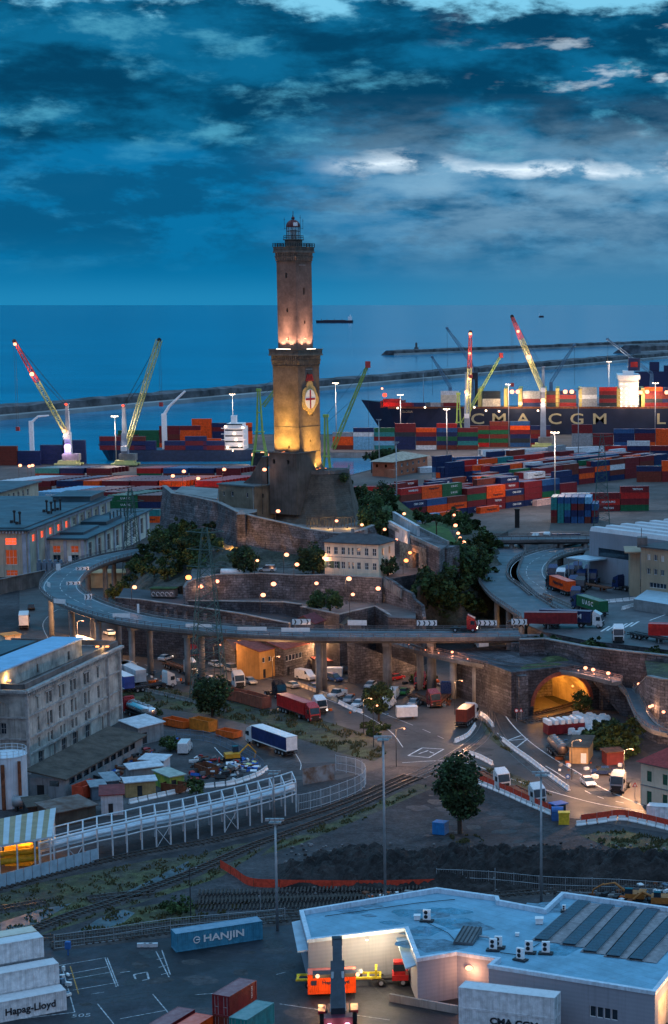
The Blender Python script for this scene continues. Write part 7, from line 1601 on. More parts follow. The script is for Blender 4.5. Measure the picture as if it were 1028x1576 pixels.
for u,zg in((650,3),(697,3),(738,3)):
 best=min(fbL,key=lambda p:abs(CX+F*p.x/(p.y*CP+(CAMZ-p.z)*SP)-u));m=MB();m.cyl((best.x,best.y,2.9),.8,best.z-.8-2.9,10);m.build('pier',M['concrete'],fb,True)
for u,v,w in((669,991,1.0),(696,1008,.7),(898,1034,1),(916,1036,1),(934,1040,1)):
 best=min(fbL,key=lambda p:abs(CX+F*p.x/(p.y*CP+(CAMZ-p.z)*SP)-u));h=max(1.6,PD(u,v,best.y).z-best.z)
 street_lamp(best+Vector((-.5,0,0)),h,{669:'lamp at the left end of the footbridge, above the piers',696:'lamp on the footbridge above the white box lorry',898:'left one of three bright lamps on the footbridge over the tunnel',916:'middle one of three bright lamps on the footbridge over the tunnel',934:'right one of three bright lamps on the footbridge over the tunnel'}[u],300,g='lamps along the footbridge',r=.42*w,c=(1,.42,.25),arm=.3)
for i in range(14):
 p=fbL[int((i+.5)*len(fbL)/14)];m=MB();m.ball((0,0,0),.14,6,4);o=m.build('rail_lamp',LAMP_W,fb);o.location=(p.x,p.y-1.5,p.z+.9)
slope('hillside',[tp(3,13,1.5),tp(LT*.5,13,1.5),tp(LT,12.5,1.5),P(1030,1062,9)],[P(815,992,13),P(880,1000,13.5),P(945,1009,13.5),P(1040,1020,12)],30,10,1.0,21,mt=mat('scrub_ground',(.05,.065,.025),.95,vs=.4,var=.4,bump=.6,fine=.4))
rb_=[P(978,1118,3),P(992,1136,3),P(1012,1146,3),P(1060,1150,3)]
rt_=[Vector((p.x+.6,p.y+1.0,z))for p,z in zip(rb_,(13,15.5,16,16))]
retaining('corner_bastion',[PD(990,1050,408),PD(978,1060,396),Vector((rb_[1].x+.5,rb_[1].y+.9,15.5)),Vector((rb_[2].x+.5,rb_[2].y+1,16)),Vector((rb_[3].x,rb_[3].y+1,16))],3,'tall rounded stone bastion at the right edge with lamps at its foot',M['stone'],.05,1.0,jag=.25)
sheet('bastion_top',[PD(990,1050,408),Vector((rb_[1].x+.6,rb_[1].y+1,15)),Vector((rb_[3].x,rb_[3].y+1.5,15.4)),Vector((-0+60,420,14))],15.2,MATS['verge_grass'],0)
wk,wkL=elevated('walkway','walkway hugging the foot of the corner bastion at the right edge',[(955,1050),(972,1068),(980,1085),(992,1108),(1012,1124),(1045,1132)],9.0,2.6,False,thick=.6,seg=2)
wk['category']='walkway'
for u,v,D in((1000,1105,375),(985,1084,392),(1021,1121,370),(983,1060,398),(1004,1098,376)):
 p=PD(u,v,D);street_lamp((p.x-.2,p.y,9),max(1.5,p.z-9),'lamp on the walkway round the right bastion, %s'%{1000:'at the bend',985:'left of the bend',1021:'at the right edge',983:'highest one',1004:'just above the bend'}[u],160,g='lamps on the bastion walkway',r=.35,arm=.2)
m=MB()
for i in range(3):
 pass
for u,v,e in((768,985,350),(800,990,500),(790,978,300)):
 p=P(u,v,5);street_lamp((p.x,p.y,3),4,'lamp under the S shaped ramp, %s'%{768:'left one',800:'right one',790:'middle one'}[u],e,g='lamps under the ramp',r=.25,c=(1,.50,.16),hm=LAMP_O)
wa,wb=Vector((P(907,905,ZY).x,486,0)),Vector((P(1000,930,ZY).x,474,0))
wa=P(907,893,ZY);wb=P(985,905,ZY);d=(wb-wa).normalized();L_=(wb-wa).length;n=Vector((-d.y,d.x,0));zt=ZY+13.4
WM=mat('warehouse_panel',(.24,.26,.30),.6,vs=.1,var=.12,band=.15,bandz=1.2,streak=.25)
w_=thing('warehouse','big grey warehouse with a white ribbed roof behind the truck yard','warehouse');LD=95;
m=MB();m.wall(wa,wb+d*12,ZY-.5,zt,[(L_*.18,L_*.88,ZY+6.9,ZY+9.2)],0,.25);m.wall(wb+d*12,wb+d*12+n*LD,ZY-.5,zt);m.wall(wa+n*LD,wa,ZY-13,zt);m.wall(wb+d*12+n*LD,wa+n*LD,ZY-.5,zt);m.build('wall',WM,w_)
m=MB();m.wall(wa+n*.2,wb+n*.2,ZY+6.8,ZY+9.4);m.build('window_band',M['glass'],w_)
m=MB();a=wa+d*L_*.62-n*.12;m.box((a.x+2,a.y,ZY+2.6),(6,.15,5.2),math.atan2(d.y,d.x));m.build('roller_door',mat('blue_shutter',(.06,.12,.2),.6,band=.4,bandz=3),w_)
m=MB();nr=17;WD=(wb+d*12-wa).length
for i in range(nr):
 for a_,b_,mt_ in((i/nr,(i+.62)/nr,0),((i+.62)/nr,(i+1)/nr,1)):
  pa,pb=wa+n*(LD*a_),wa+n*(LD*b_);q1,q2=pa+d*WD,pb+d*WD;h1=1.1 if mt_==0 else 0
  if mt_==0:m.loft([[up(pa,zt-.2),up(pa+n*.6,zt+h1),up(pb-n*.6,zt+h1),up(pb,zt-.2)],[up(q1,zt-.2),up(q1+n*.6,zt+h1),up(q2-n*.6,zt+h1),up(q2,zt-.2)]],0)
  else:m.quad(up(pa,zt-.02),up(q1,zt-.02),up(q2,zt-.02),up(pb,zt-.02),1)
m.build('ribbed_roof',[mat('roof_white_sheet',(.52,.52,.54),.6,vs=.3,var=.12,streak=.2),mat('roof_gutter',(.13,.14,.16),.7)],w_)
cp=thing('canopy','flat canopy on posts at the left front corner of the warehouse','canopy');q=[P(898,853,23),P(908+25,858,23),P(945,846,23),P(915,843,23)]
ca,cb=P(897,905,ZY),P(925,910,ZY);m=MB();c1,c2=wa-n*7-d*1.5,wa-n*7+d*7;m.prism(poly_ccw([XY(p)for p in(c1,c2,wa+d*7-n*.2,wa-n*.2-d*1.5)]),ZY+6.4,ZY+6.75);m.build('roof',mat('pale_canopy_roof',(.35,.48,.55),.5,vs=.5,var=.1),cp)
for p in(c1+n*.4+d*.4,c2+n*.4-d*.4,(c1+c2)/2+n*.4):m=MB();m.tube([(p.x,p.y,ZY),(p.x,p.y,ZY+6.2)],.15,6);m.build('post',M['steel'],cp)
TW=mat('tan_office_wall',(.34,.26,.18),.85,vs=.2,var=.12,streak=.3)
oa,ob_=P(986,922,ZY),P(1052,931,ZY);d2=(ob_-oa).normalized();L2=(ob_-oa).length
ops=[(L2*f,L2*f+1.2,ZY+z,ZY+z+1.5)for f in(.14,.30,.46,.68,.84)for z in(3.0,6.6,10.2)][:]
ops=[o for o in ops if o[2]>ZY+5]+[(L2*.2,L2*.6,ZY+3.3,ZY+4.6)]
of,oa,ob2,oc,od,rf=flat_building('office_building','tan office block with rows of small square windows at the right edge','office building',oa,ob_,16,ZY-.5,ZY+13.2,TW,mat('dark_flat_roof',(.06,.06,.065),.7,vs=.5),ops,eave=.7,rt=.35)
for i,o in enumerate(ops):window(of,oa,ob2,*o,.35,pm=MATS['pale_blind']if i%4==1 else PANE,bars=1 if o[1]-o[0]<2 else 4,tr=0)
m=MB();m.wall(oa-d2*3.5+Vector((0,3,0)),oa+Vector((0,3,0)),ZY-.5,ZY+11.5);m.wall(oa-d2*3.5+Vector((0,14,0)),oa-d2*3.5+Vector((0,3,0)),ZY-.5,ZY+11.5);m.box((oa.x-1.9,oa.y+8,ZY+11.6),(4.2,12,.3),0);m.build('stair_wing',TW,of)
m=MB();c=(oa+ob2)/2;m.b6(c.x-6,c.x-3.5,c.y+5,c.y+8,ZY+13.55,ZY+15.6);m.tube([(c.x-5,c.y+6,ZY+15.6),(c.x-5,c.y+6,ZY+18)],.1,5);m.build('roof_box',M['concrete_dark'],rf)
m=MB();a,b=P(985,908+16,ZY),P(1060,925,ZY);m.prism(poly_ccw([XY(p)for p in(P(975,938,ZY),P(1060,952,ZY),P(1060,925,ZY),P(1000,920,ZY))]),ZY,ZY+2.6,1,0);tag(m.build('low_roof',[mat('pale_canopy_roof',(.35,.48,.55)),GW]),'pale blue low roof building at the right edge in front of the tan office','shed')
_,c1_=truck(846,905,870,914,'dark cab lorry with the orange container coming off the ramp','black',cont=('orange',40),z=ZY+.01,clabel='orange container on the lorry coming off the ramp')
_,c2_=truck(886,936,930,950,'blue cab lorry carrying the green container','navy',cont=('green',40),z=ZY+.01,clabel='green container with white letters in the truck yard')
tr_,cma=truck(929,966,880,964,'white cab lorry carrying the dark blue container with white letters','white',cont=('navy',40),z=ZY+.01,clabel='dark blue container with white letters behind the white cab')
lw_,ld_=mat('letters_white',(.66,.68,.7),.6,vs=3,var=.15),mat('letters_dark',(.02,.022,.03),.6)
for c_,s_,z_,sd_,m_ in((c1_,'Hapag-Lloyd',1.2,1,ld_),(c2_,'U A S C',1.5,1,lw_),(cma,'CMA CGM',1.5,-1,lw_)):text_obj('lettering',s_,z_,m_,c_,(0,sd_*1.272,1.35),(R(90),0,0 if sd_<0 else math.pi),.004,1.15,.04)
trl=trailer(862,968,830,966,'trailer under the dull red container at the left of the yard','skeletal',12.5,z=ZY+.01)
q=P(846,967,ZY);near_container(Vector((P(831,967,ZY).x+2.5,q.y,ZY+1.25)),R(-2),'maroon',12.19,'dull maroon container on a trailer left of the dark blue one')
truck(952,990,948,972,'white tractor cab facing the wall at the front of the yard','white',z=ZY+.01)
trl=trailer(1030,992,995,985,'trailer under the bright red container at the right edge','skeletal',12.5,z=ZY+.01);p=P(995,985,ZY);near_container(Vector((p.x+6.5,p.y-1,ZY+1.25)),R(-9),'red',12.19,'bright red container at the right edge of the truck yard')
for i,(u,v,hu,hv,cc,lb)in enumerate(((858,884,850,892,'navy','dark blue cab under the second ramp, leftmost'),(872,890,862,898,'white','white cab between the dark blue cabs under the ramp'),(884,884,876,894,'navy','dark blue cab just right of the white cab'),(897,878,888,888,'navy','dark blue cab in front of the canopy, left'),(905,893,893,900,'navy','dark blue cab nearest the middle of the yard'),(914,884,906,893,'navy','dark blue cab in front of the canopy, centre'),(925,879,916,888,'blue','mid blue cab in front of the canopy'),(938,878,930,888,'navy','dark blue cab under the canopy, right'),(921,893,910,900,'navy','dark blue cab second from the roller door'),(890,900,882,910,'navy','dark blue cab behind the orange container'),(893,919,885,928,'navy','dark blue cab between the orange and green containers'),(900,905,892,912,'black','black cab behind the long empty flat trailer'),(985,890,975,897,'navy','dark blue cab beside the parked van'),(993,898,985,905,'black','dark cab next to the tan office'),(1018,893,1008,900,'black','dark van like cab at the corner of the tan office'))):
 truck(hu,hv,u,v,lb,cc,z=ZY+.01)
truck(946,906,985,912,'dark blue cab in front of the long empty flat trailer','navy',z=ZY+.01);trailer(940,912,890,903,'long empty red brown flat trailer behind the dark blue cab','redflat',13.6,z=ZY+.01)
car(968,893,960,900,'white van in front of the roller door','white','van',z=ZY+.01)
for u,v,hu,hv,lb,cc in((845,841+4,838,845,'white cab parked beyond the overpass, left one','white'),(858,843,852,846,'white cab parked beyond the overpass, right one','white')):
 pass
barrier_line('slanting row of white barriers in the truck yard, farther one',[(932,928),(965,925),(1000,922),(1040,918)],z=ZY+.01);barrier_line('slanting row of white barriers in the truck yard, nearer one',[(960,938),(985,931),(1010,926),(1040,921)],z=ZY+.01)
barrier_line('pale concrete barriers between the two lanes of the yard entrance',[(838,918),(850,922),(868,930),(886,938)],M['concrete'],z=ZY+.01)
mk=MB()
for i in range(6):a,b=P(925+i*9,972-i*1.5,ZY),P(938+i*9,964-i*1.5,ZY);paint(mk,[a,b],.5,0,.02)
paint(mk,[P(1000,955,ZY),P(1040,940,ZY)],.3,0,.02);paint(mk,[P(850,952,ZY),P(900,955,ZY)],.15,0,.02)
tag(mk.build('yard_markings',M['paint']),kind='structure')
for(u,v,rz,cc,L,lb)in((829,822,25,'pink',6.06,'dull pink container standing beyond the overpass'),(868,824,5,'navy',12.19,'dark blue container beyond the overpass near the warehouse'),(900,828,5,'maroon',6.06,'maroon container at the warehouse end of the overpass'),(780,838,10,'blue',6.06,'blue container half hidden under the overpass')):
 near_container(P(u,v+8,3),R(rz),cc,L,lb)
for u,v,hu,hv,cc,lb in((828,836,822,838,'white','white cab just beyond the overpass, left'),(846,833,840,836,'white','white cab just beyond the overpass, right')):
 truck(hu,hv,u,v,lb,cc)
shed('hut','small tan hut with a dark roof and a pale door beside the white stacks','hut',(876,1175),(905,1176),7.5,3.2,mat('tan_hut',(.40,.26,.13),.8,vs=.5,streak=.3),BR,.5,ops=[(2.2,3.3,.1,2.1)],door=M['white'])
shed('container_hut','dark red box with a green end among the ivy, right of the tan hut','hut',(934,1178),(960,1176),3,2.4,mat('dark_red_box',(.17,.03,.03),.6,vs=.8,streak=.4),M['rust'],.1)
wm_=MB();r=random.Random(5)
for i in range(9):
 for j in range(15):
  a=P(858,1128).lerp(P(922,1134),i/9)+(P(872,1112)-P(858,1128))*(j/9.0);
  if i<1 and j>9:continue
  hgt=.7 if(i+j)%3 else 1.2;Q=Matrix.Rotation(R(12)+r.uniform(-.06,.06),3,'Z')
  wm_.box((a.x,a.y,3+hgt/2),(1.45,.5,hgt),0,0,Q);wm_.box((a.x,a.y,3+hgt+.08),(1.1,.3,.14),0,0,Q)
tag(wm_.build('barrier_stacks',M['white']),'field of white plastic barriers stored in rows in front of the tunnel','barriers',kind='stuff')
bk=thing('boat_stack','white cradle like stack on top of the stored barriers, dark red side','stack',P(868,1128),R(20));m=MB();m.b6(-4,4,-1.6,1.6,.2,2.2);m.build('base',M['maroon']if 'maroon' in M else CM['maroon'],bk);m=MB()
for i in range(6):m.b6(-4+i*1.4,-3.2+i*1.4,-1.7,1.7,2.2,3.1)
m.build('white_units',M['white'],bk)
ch0,ch1=P(986,1237),P(1050,1252);r_=thing('house','cream house with a red hipped roof and green shutters at the right edge','house');d=(ch1-ch0).normalized();n=Vector((-d.y,d.x,0));L_=(ch1-ch0).length
ops=[(1.4,2.5,3.1,5.6),(1.4,2.5,7.3,9.2),(5,6.1,7.3,9.2),(5,6.1,3.8,5.6)]
m=MB();m.wall(ch0,ch1,2.8,10.6,ops,0,.25);m.wall(ch1,ch1+n*9,2.8,10.6);m.wall(ch1+n*9,ch0+n*9,2.8,10.6);m.wall(ch0+n*9,ch0,2.8,10.6,[(3,4,7.3,9.2)],0,.25);m.build('wall',mat('cream_house_wall',(.58,.48,.36),.85,vs=.4,var=.12,streak=.3),r_)
for i,o in enumerate(ops):window(r_,ch0,ch1,*o,.25,pm=mat('green_door',(.02,.10,.06),.6),fm=MATS['green_shutter'],bars=1,name='door' if i==0 else 'window')
m=MB();belt(m,[ch0+n*9,ch0,ch1],6.4,.2,.1);belt(m,[ch0+n*9,ch0,ch1],10.3,.3,.25);m.build('string_course',M['concrete'],r_)
e=.7;qs=[ch0-d*e-n*e,ch1+d*e-n*e,ch1+d*e+n*(9+e),ch0-d*e+n*(9+e)];g0,g1=(qs[0]+qs[3])/2+d*4,(qs[1]+qs[2])/2-d*4
m=MB();m.add([up(p,10.62)for p in qs]+[up(g0,13.2),up(g1,13.2)],[(0,1,5,4),(1,2,5),(2,3,4,5),(3,0,4),(3,2,1,0)]);m.build('roof',mat('house_red_tiles',(.30,.04,.035),.8,vs=1.5,var=.25,bump=.4,bs=5),r_)
near_container(P(1024,1262,3),R(-14),'white',6.06,'white box container with a blue ring mark by the orange net at the right edge')
truck(948+24,1212,990,1195,'x','silver')if False else None
for u,v,lb in((795,1118-8,'round road sign at the left of the tunnel mouth'),(802,1110,'triangular warning sign at the tunnel mouth'),(874,1222-8,'blue and red signs on one post by the barrier'),(977,1228,'red edged warning sign in front of the cream house'),(895,1172,'crossing sign in front of the tan hut'),(773,1048,'small sign at the inside of the bend under the footbridge')):
 p=P(u,v);r_=thing('road_sign',lb,'road sign',p);m=MB();m.tube([(0,0,0),(0,0,2.6)],.05,5);m.build('post',M['steel'],r_)
 m=MB()
 if 'triang' in lb or 'warning' in lb or 'crossing' in lb:m.add([(-.5,-.08,2),(.5,-.08,2),(0,-.08,2.9),(-.5,-.05,2),(.5,-.05,2),(0,-.05,2.9)],[(0,1,2),(5,4,3),(0,3,4,1),(1,4,5,2),(2,5,3,0)])
 else:m.cylh((0,-.08,2.3),.45,.06,'y',14)
 k=m.build('plate',M['red']if 'blue' not in lb else M['blue'],r_)
 m=MB();m.add([(-.28,-.13,2.12),(.28,-.13,2.12),(0,-.13,2.62)],[(0,1,2)])if 'round' not in lb and 'blue' not in lb and 'small' not in lb else m.cylh((0,-.12,2.3),.28,.03,'y',12);m.build('face',M['white'],k)
shed('shelter','blue roofed bus shelter at the end of the orange net barriers','shelter',(848,1256),(856,1259),2,2.2,M['glass'],M['blue'],.2,'flat');m=MB();m.cylh((0,0,1.6),.75,2.0,'x',14);m.b6(-1,1,-.7,.7,0,1.5);tag(m.build('cabin',M['blue']),'rounded blue cabin roof beside the yellow one behind the orange net','cabin').location=P(858,1262);m=MB();m.b6(-.9,.9,-.6,.6,0,1.9);m.b6(-1,1,-.7,.7,1.9,2.1);tag(m.build('yellow_cabin',M['yellow']),'small yellow roofed cabin at the end of the orange net','cabin').location=P(868,1268)
for u,v,tv,lb,lit in((575,1150,1085,'dark street lamp by the small tree at the junction',0),(611,1000,960,'x',0)):
 if lb=='x':continue
 street_lamp(P(u,v),PD(u,tv,P(u,v).y).z-3,lb,60,g='road lamps',r=.2)
for u,v,e,lb in((240,1000,4200,'under the bend beside the red trailers'),(120,1000,5000,'under the bend of the viaduct at the left'),(487,1030,1500,'on the centre pair of piers'),(330,1040,900,'near the ochre houses'),(420,1060,1300,'in front of the ochre house'),(745,1050,900,'at the road under the footbridge'),(700,1100,1300,'at the junction by the maroon container lorry'),(960,1215,2600,'between the silver cab and the cream house'),(560,1130,900,'at the corner by the small tree'),(880,1200,1200,'in the road bend below the tan hut'),(640,1045,900,'over the parked cars'),(150,985,3500,'beside the white car under the bend'),(610,1180,800,'at the level crossing')):
 p=P(u,v);street_lamp(p,7.5,'road lamp '+lb,e*3,g='road lamps',r=.16,c=(1,.50,.22),arm=1.6)
# ================================================================ FOREGROUND
ZR=9.0;outl=[(462,1402),(672,1367),(766,1380),(768,1386),(838,1399),(865,1374),(1028,1397),(1090,1406),(1078,1440),(1008,1527),(752,1486),(764,1476),(703,1466),(642,1476),(624,1429),(474,1447)]
OP=[P(u,v,ZR)for u,v in outl];OP=OP[::-1];ar=sum(OP[i].x*OP[(i+1)%len(OP)].y-OP[(i+1)%len(OP)].x*OP[i].y for i in range(len(OP)))
if ar<0:OP=OP[::-1]
wf=thing('warehouse','low pale warehouse with an irregular light blue flat roof in the foreground','warehouse')
FW=mat('pale_panel_wall',(.27,.285,.33),.65,vs=.15,var=.08,streak=.2,band=.12,bandz=.6)
m=MB();nO=len(OP);win_w=None
for i in range(nO):
 a,b=OP[i],OP[(i+1)%nO];ops=[]
 L_=(b-a).length
 pu=CX+F*a.x/(a.y*CP+(CAMZ-a.z)*SP)
 if abs(a.y-P(752,1486,ZR).y)<.5 and L_>15:ops=[(L_*.615+k*.95,L_*.615+k*.95+.85,4.6,6.0)for k in range(4)];win_w=(a,b,ops)
 if abs(a.x-P(703,1466,ZR).x)<.3 and L_<8:ops=[(L_*.35,L_*.85,3.0,5.6)];door_w=(a,b,ops[0])
 if abs(a.x-P(1008,1527,ZR).x)<.3:ops=[(1.5,6,3.0,7.4)];gate_w=(a,b,ops[0])
 m.wall(a,b,2.8,ZR,ops,0,.3)
m.build('wall',FW,wf)
if win_w:
 for o in win_w[2]:window(wf,win_w[0],win_w[1],*o,.3,bars=0,tr=0)
RB_=mat('blue_roof_membrane',(.16,.34,.45),.55,vs=.12,var=.16,streak=.0,fine=.14,fs=.5,det=8,spec=.4,seam=.3)
m=MB();m.poly([up(p,ZR-.55)for p in OP]);rf=m.build('roof',RB_,wf)
m=MB()
for i in range(nO):
 a,b,c=OP[i-1],OP[i],OP[(i+1)%nO]
cen_=sum(OP,Vector())/nO
def inset(pts,t):
 out=[]
 for i in range(len(pts)):
  a,b,c=pts[i-1],pts[i],pts[(i+1)%len(pts)];d1=(b-a);d2=(c-b);d1 .z=d2 .z=0;d1 .normalize();d2 .normalize()
  n1,n2=Vector((-d1 .y,d1 .x,0)),Vector((-d2 .y,d2 .x,0));bi=n1+n2;k=t/max(.3,bi.length_squared/2);out.append(b+bi*k)
 return out
o1,i1=inset(OP,-.12),inset(OP,.45)
rings=[[up(a,ZR-.35),up(a,ZR+.12),up(b,ZR+.12),up(b,ZR-.54)]for a,b in zip(o1,i1)];rings.append(rings[0])
m.loft(rings,0,False);m.build('parapet',mat('parapet_sheet',(.50,.60,.68),.5,vs=1.5,var=.15,streak=.3),wf)
roofz=ZR-.5
for k,(a,b)in enumerate((((834,1449),(901,1389)),((877,1456),(938,1395)),((909,1467),(972,1398)),((945,1474),(1007,1401)),((980,1479),(1047,1408)))):
 A,B=P(*a,roofz),P(*b,roofz);d=(B-A);L_=d.length;d.normalize();nn_=Vector((d.y,-d.x,0));c=(A+B)/2;sp=thing('solar_array','tilted row of dark solar panels on the blue roof, %s from the left'%ORD[k],'solar panels',(c.x,c.y,roofz),math.atan2(d.y,d.x),'solar panel rows');
 m=MB();m.b6(-L_/2,L_/2,-2.6,1.4,.02,.05);m.build('gravel_mat',mat('roof_grey_mat',(.22,.21,.22),.9,vs=1,var=.2,fine=.2),sp)
 m=MB();n=int(L_/1.05)
 for i in range(n):
  x=-L_/2+i*L_/n;m.b6(x+.02,x+L_/n-.02,-.75,1.05,.26+.0004*i,.32+.0004*i)
 m.build('panel_row',mat('solar_cell',(.015,.04,.07),.45,vs=2,var=.3,spec=.6),sp)
 m=MB();m.b6(-L_/2,L_/2,1.0,1.05,.06,.2);m.b6(-L_/2,L_/2,-.8,-.75,.06,.2);m.build('rack',M['steel'],sp)
def ac(u,v,s=1.0,label='',rz=0):
 s*=.85;p=P(u,v,roofz);r=thing('air_conditioner',label,'air conditioner',p,R(rz),'air conditioners on the blue roof');m=MB();m.b6(-.9*s,.9*s,-.5,.5,.03,.2);m.build('base_frame',M['dark_steel'],r)
 m=MB();m.b6(-.5*s,.5*s,-.2,.2,.25,.25+1.35*s);m.build('casing',M['white'],r)
 for z in(.42,1.0):m=MB();m.cylh((-.1*s,-.21,.25+z*s),.26*s,.04,'y',12);m.build('fan',M['black'],r)
for u,v,s,lb,rz in((657,1418,1.2,'rooftop unit standing alone at the left, near the roof bend',-8),(759,1463,1.15,'rooftop unit beside the skylight, left of the pair',-8),(767,1459,1.15,'rooftop unit beside the skylight, right of the pair',-8),(801,1478,1.2,'rooftop unit left of the solar rows, nearest the front',-30),(814,1467,1.2,'rooftop unit left of the solar rows, farther back',-8),(840,1468,1.2,'rooftop unit nearest the first solar row',-8),(868,1403,.6,'tiny rooftop unit at the back corner',0)):
 ac(u,v,s,lb,rz)
a=P(720,1445,roofz);r_=thing('skylight','dark slanted roof hatch on the blue roof between the rooftop units','skylight',a,R(-12));m=MB();m.wedge([(-2.4,.02),(2.4,.02),(2.4,.9),(-2.4,.35)],-1.3,1.3);m.build('hatch',mat('dark_hatch',(.10,.11,.12),.5,vs=1),r_)
m=MB()
for i in range(5):m.wedge([(-2.3,.36),(2.3,.90),(2.3,.97),(-2.3,.43)],-1.2+i*.55,-1.05+i*.55)
m.build('glazing_bar',M['dark_steel'],r_);m=MB();m.tube([(1.4,.5,.3),(2.6,.2,.35),(3.4,-.6,.35)],.14,6);m.build('duct',M['steel'],r_)
for u,v,s,lb in((830,1421,.5,'small white box on the blue roof near the first solar row'),(642,1415,.4,'small white box beside the lone rooftop unit'),(796,1440,.25,'tiny white vent in the middle of the blue roof')):
 m=MB();m.b6(-s,s,-s,s,.03,s*1.4);m.b6(-s*1.15,s*1.15,-s*1.15,s*1.15,s*1.4,s*1.6);tag(m.build('roof_box',M['white']),lb,'roof box').location=P(u,v,roofz)
def slabq(m,pts,t=.2):m.loft([[p-Vector((0,0,t))for p in pts],pts])
cpm=mat('pale_canopy',(.36,.48,.56),.5,vs=.6,var=.12)
m=MB();slabq(m,[P(449,1419,7.6),P(462,1416,7.6),P(474,1462,7.6),P(458,1464,7.6)]);m.build('side_canopy',cpm,wf)
m=MB();slabq(m,[P(609,1441,7.9),P(624,1436,7.9),P(642,1484,7.9),P(624,1490,7.9)][::-1]);m.build('dock_canopy',cpm,wf)
dk=P(574,1447,8);
for u,v,z,e in((566,1449,7.8,650),(600,1440,7.8,500)):
 q=P(u,v,z);m=MB();m.b6(-.18,.18,-.1,.1,-.06,.06);k=m.build('wall_lamp',LAMP_C,wf);k.location=(q.x,q.y-1.2,q.z+.6);light(k,(0,-3.4,-.3),e*1.5,(1,.74,.42),.5)
q=P(722,1491,6.6);m=MB();m.ball((0,0,0),.5,10,6,0,.6);k=m.build('door_lamp',LAMP_W,wf,True);k.location=PD(722,1490,door_w[0].y-1.0)if 'door_w' in globals()else q;light(k,(0,-1.2,-.3),420,(1,.42,.2),.3)
if 'door_w' in globals():
 a,b,o=door_w;d=(b-a).normalized();n=Vector((d.y,-d.x,0));c=a+d*(o[0]+o[1])/2-n*.25;m=MB();m.box((c.x,c.y,4.3),(o[1]-o[0],.08,2.6),math.atan2(d.y,d.x));m.build('door',mat('dark_red_door',(.14,.03,.02),.6),wf)
if 'gate_w' in globals():
 a,b,o=gate_w;d=(b-a).normalized();n=Vector((d.y,-d.x,0));c=a+d*4+n*2.5;m=MB();m.b6(-.3,.3,-.3,.3,0,.3);k=m.build('gate_lamp',LAMP_O,wf);k.location=(c.x,c.y,7.6);light(k,(0,0,-.6),1200,(1,.5,.22),.3)
 c=a+d*3.7-n*.25;m=MB();m.box((c.x,c.y,5.2),(4.5,.1,4.4),math.atan2(d.y,d.x));m.build('gate',mat('pale_gate',(.5,.42,.32),.7),wf)
kb=P(600,1541),P(705,1560);m=MB();c=(kb[0]+kb[1])/2;m.box((c.x,c.y,3.5),((kb[1]-kb[0]).length,.35,1.0),math.atan2(kb[1].y-kb[0].y,kb[1].x-kb[0].x));tag(m.build('low_wall',M['concrete']),'low concrete wall in front of the warehouse corner','wall')
rs_p=P(521,1588);rk=thing('reach_stacker','dark reach stacker with red fenders and glowing headlamps lifting the orange container','reach stacker',rs_p,R(97))
RD=mat('stacker_red',(.42,.02,.03),.4,var=.15)
m=MB();m.b6(-3.6,3.2,-1.3,1.3,1.0,2.4);m.b6(-3.8,-2.2,-1.7,1.7,1.2,3.2);m.build('chassis',mat('stacker_maroon',(.09,.02,.035),.5,var=.2),rk)
for s in(-1,1):m=MB();m.b6(1.2,3.2,s*1.95-.45,s*1.95+.45,1.95,2.2);m.b6(3.21,3.5,s*1.95-.45,s*1.95+.45,1.0,2.2);m.build('fender',RD,rk)
for x,rr in((2.2,.95),(-2.6,.85)):
 for s in(-1,1):wheel(rk,x,s*1.75,rr,1.0)
m=MB();m.b6(-1.0,.8,-.75,.75,2.4,4.2);k=m.build('cab',M['glass'],rk);m=MB();m.b6(-1.1,.9,-.85,.85,4.2,4.35);m.build('cab_roof',RD,k)
m=MB();Bk=mat('boom_black',(.025,.03,.042),.45,.2,var=.3)
P0,P1,P2=Vector((-2.6,0,3.2)),Vector((5.8,0,6.2)),Vector((11.0,0,7.6))
def boxbeam(m,a,b,w,h0,h1):
 m.loft([[a+Vector((0,s*w/2,z))for s,z in((-1,-h0/2),(1,-h0/2),(1,h0/2),(-1,h0/2))],[b+Vector((0,s*w/2,z))for s,z in((-1,-h1/2),(1,-h1/2),(1,h1/2),(-1,h1/2))]])
boxbeam(m,P0,P1,1.7,1.5,1.4);boxbeam(m,P1-(P1-P0)*.1,P2,1.15,1.1,.95);m.box(tuple(P2+Vector((.2,0,0))),(1.1,1.3,.9));m.build('boom',Bk,rk)
for s in(-1,1):m=MB();m.tube([(0.6,s*.8,2.3),(3.2,s*.6,6.4)],.18,8);m.build('lift_cylinder',M['steel'],rk)
m=MB();m.b6(10.6,11.5,-.5,.5,3.6,7.8);m.b6(10.2,11.8,-3.1,3.1,3.16,3.6);m.build('spreader',Bk,rk)
for s in(-1,1):
 m=MB();m.ball((-3.85,s*1.05,2.3),.34,8,5);m.build('work_lamp',emit('lamp_pink',(1,.35,.55),3.4),rk,True);light(rk,(-4.9,s*1.05,2.3),70,(1,.5,.55),.2)
for s in(-1,1):
 m=MB();m.ball((10.0,s*2.5,3.5),.26,8,5);m.build('spreader_lamp',LAMP_W,rk,True);
light(rk,(7.6,2.2,3.4),500,(1,.55,.2),.3);light(rk,(7.4,-1.8,3.2),500,(1,.55,.2),.3)
oc_p=P(511,1530);oc_rz=R(7);oc=near_container(Vector((oc_p.x,oc_p.y,3.5)),oc_rz,'orange',6.06,'orange container under the reach stacker spreader, lit by its lamps')
tt=mat('letters_navy',(.02,.03,.08),.5);text_obj('lettering','Hapag-Lloyd',.62,tt,oc,(.5,-1.27,1.5),(R(90),0,0),.004,1.1,.02)
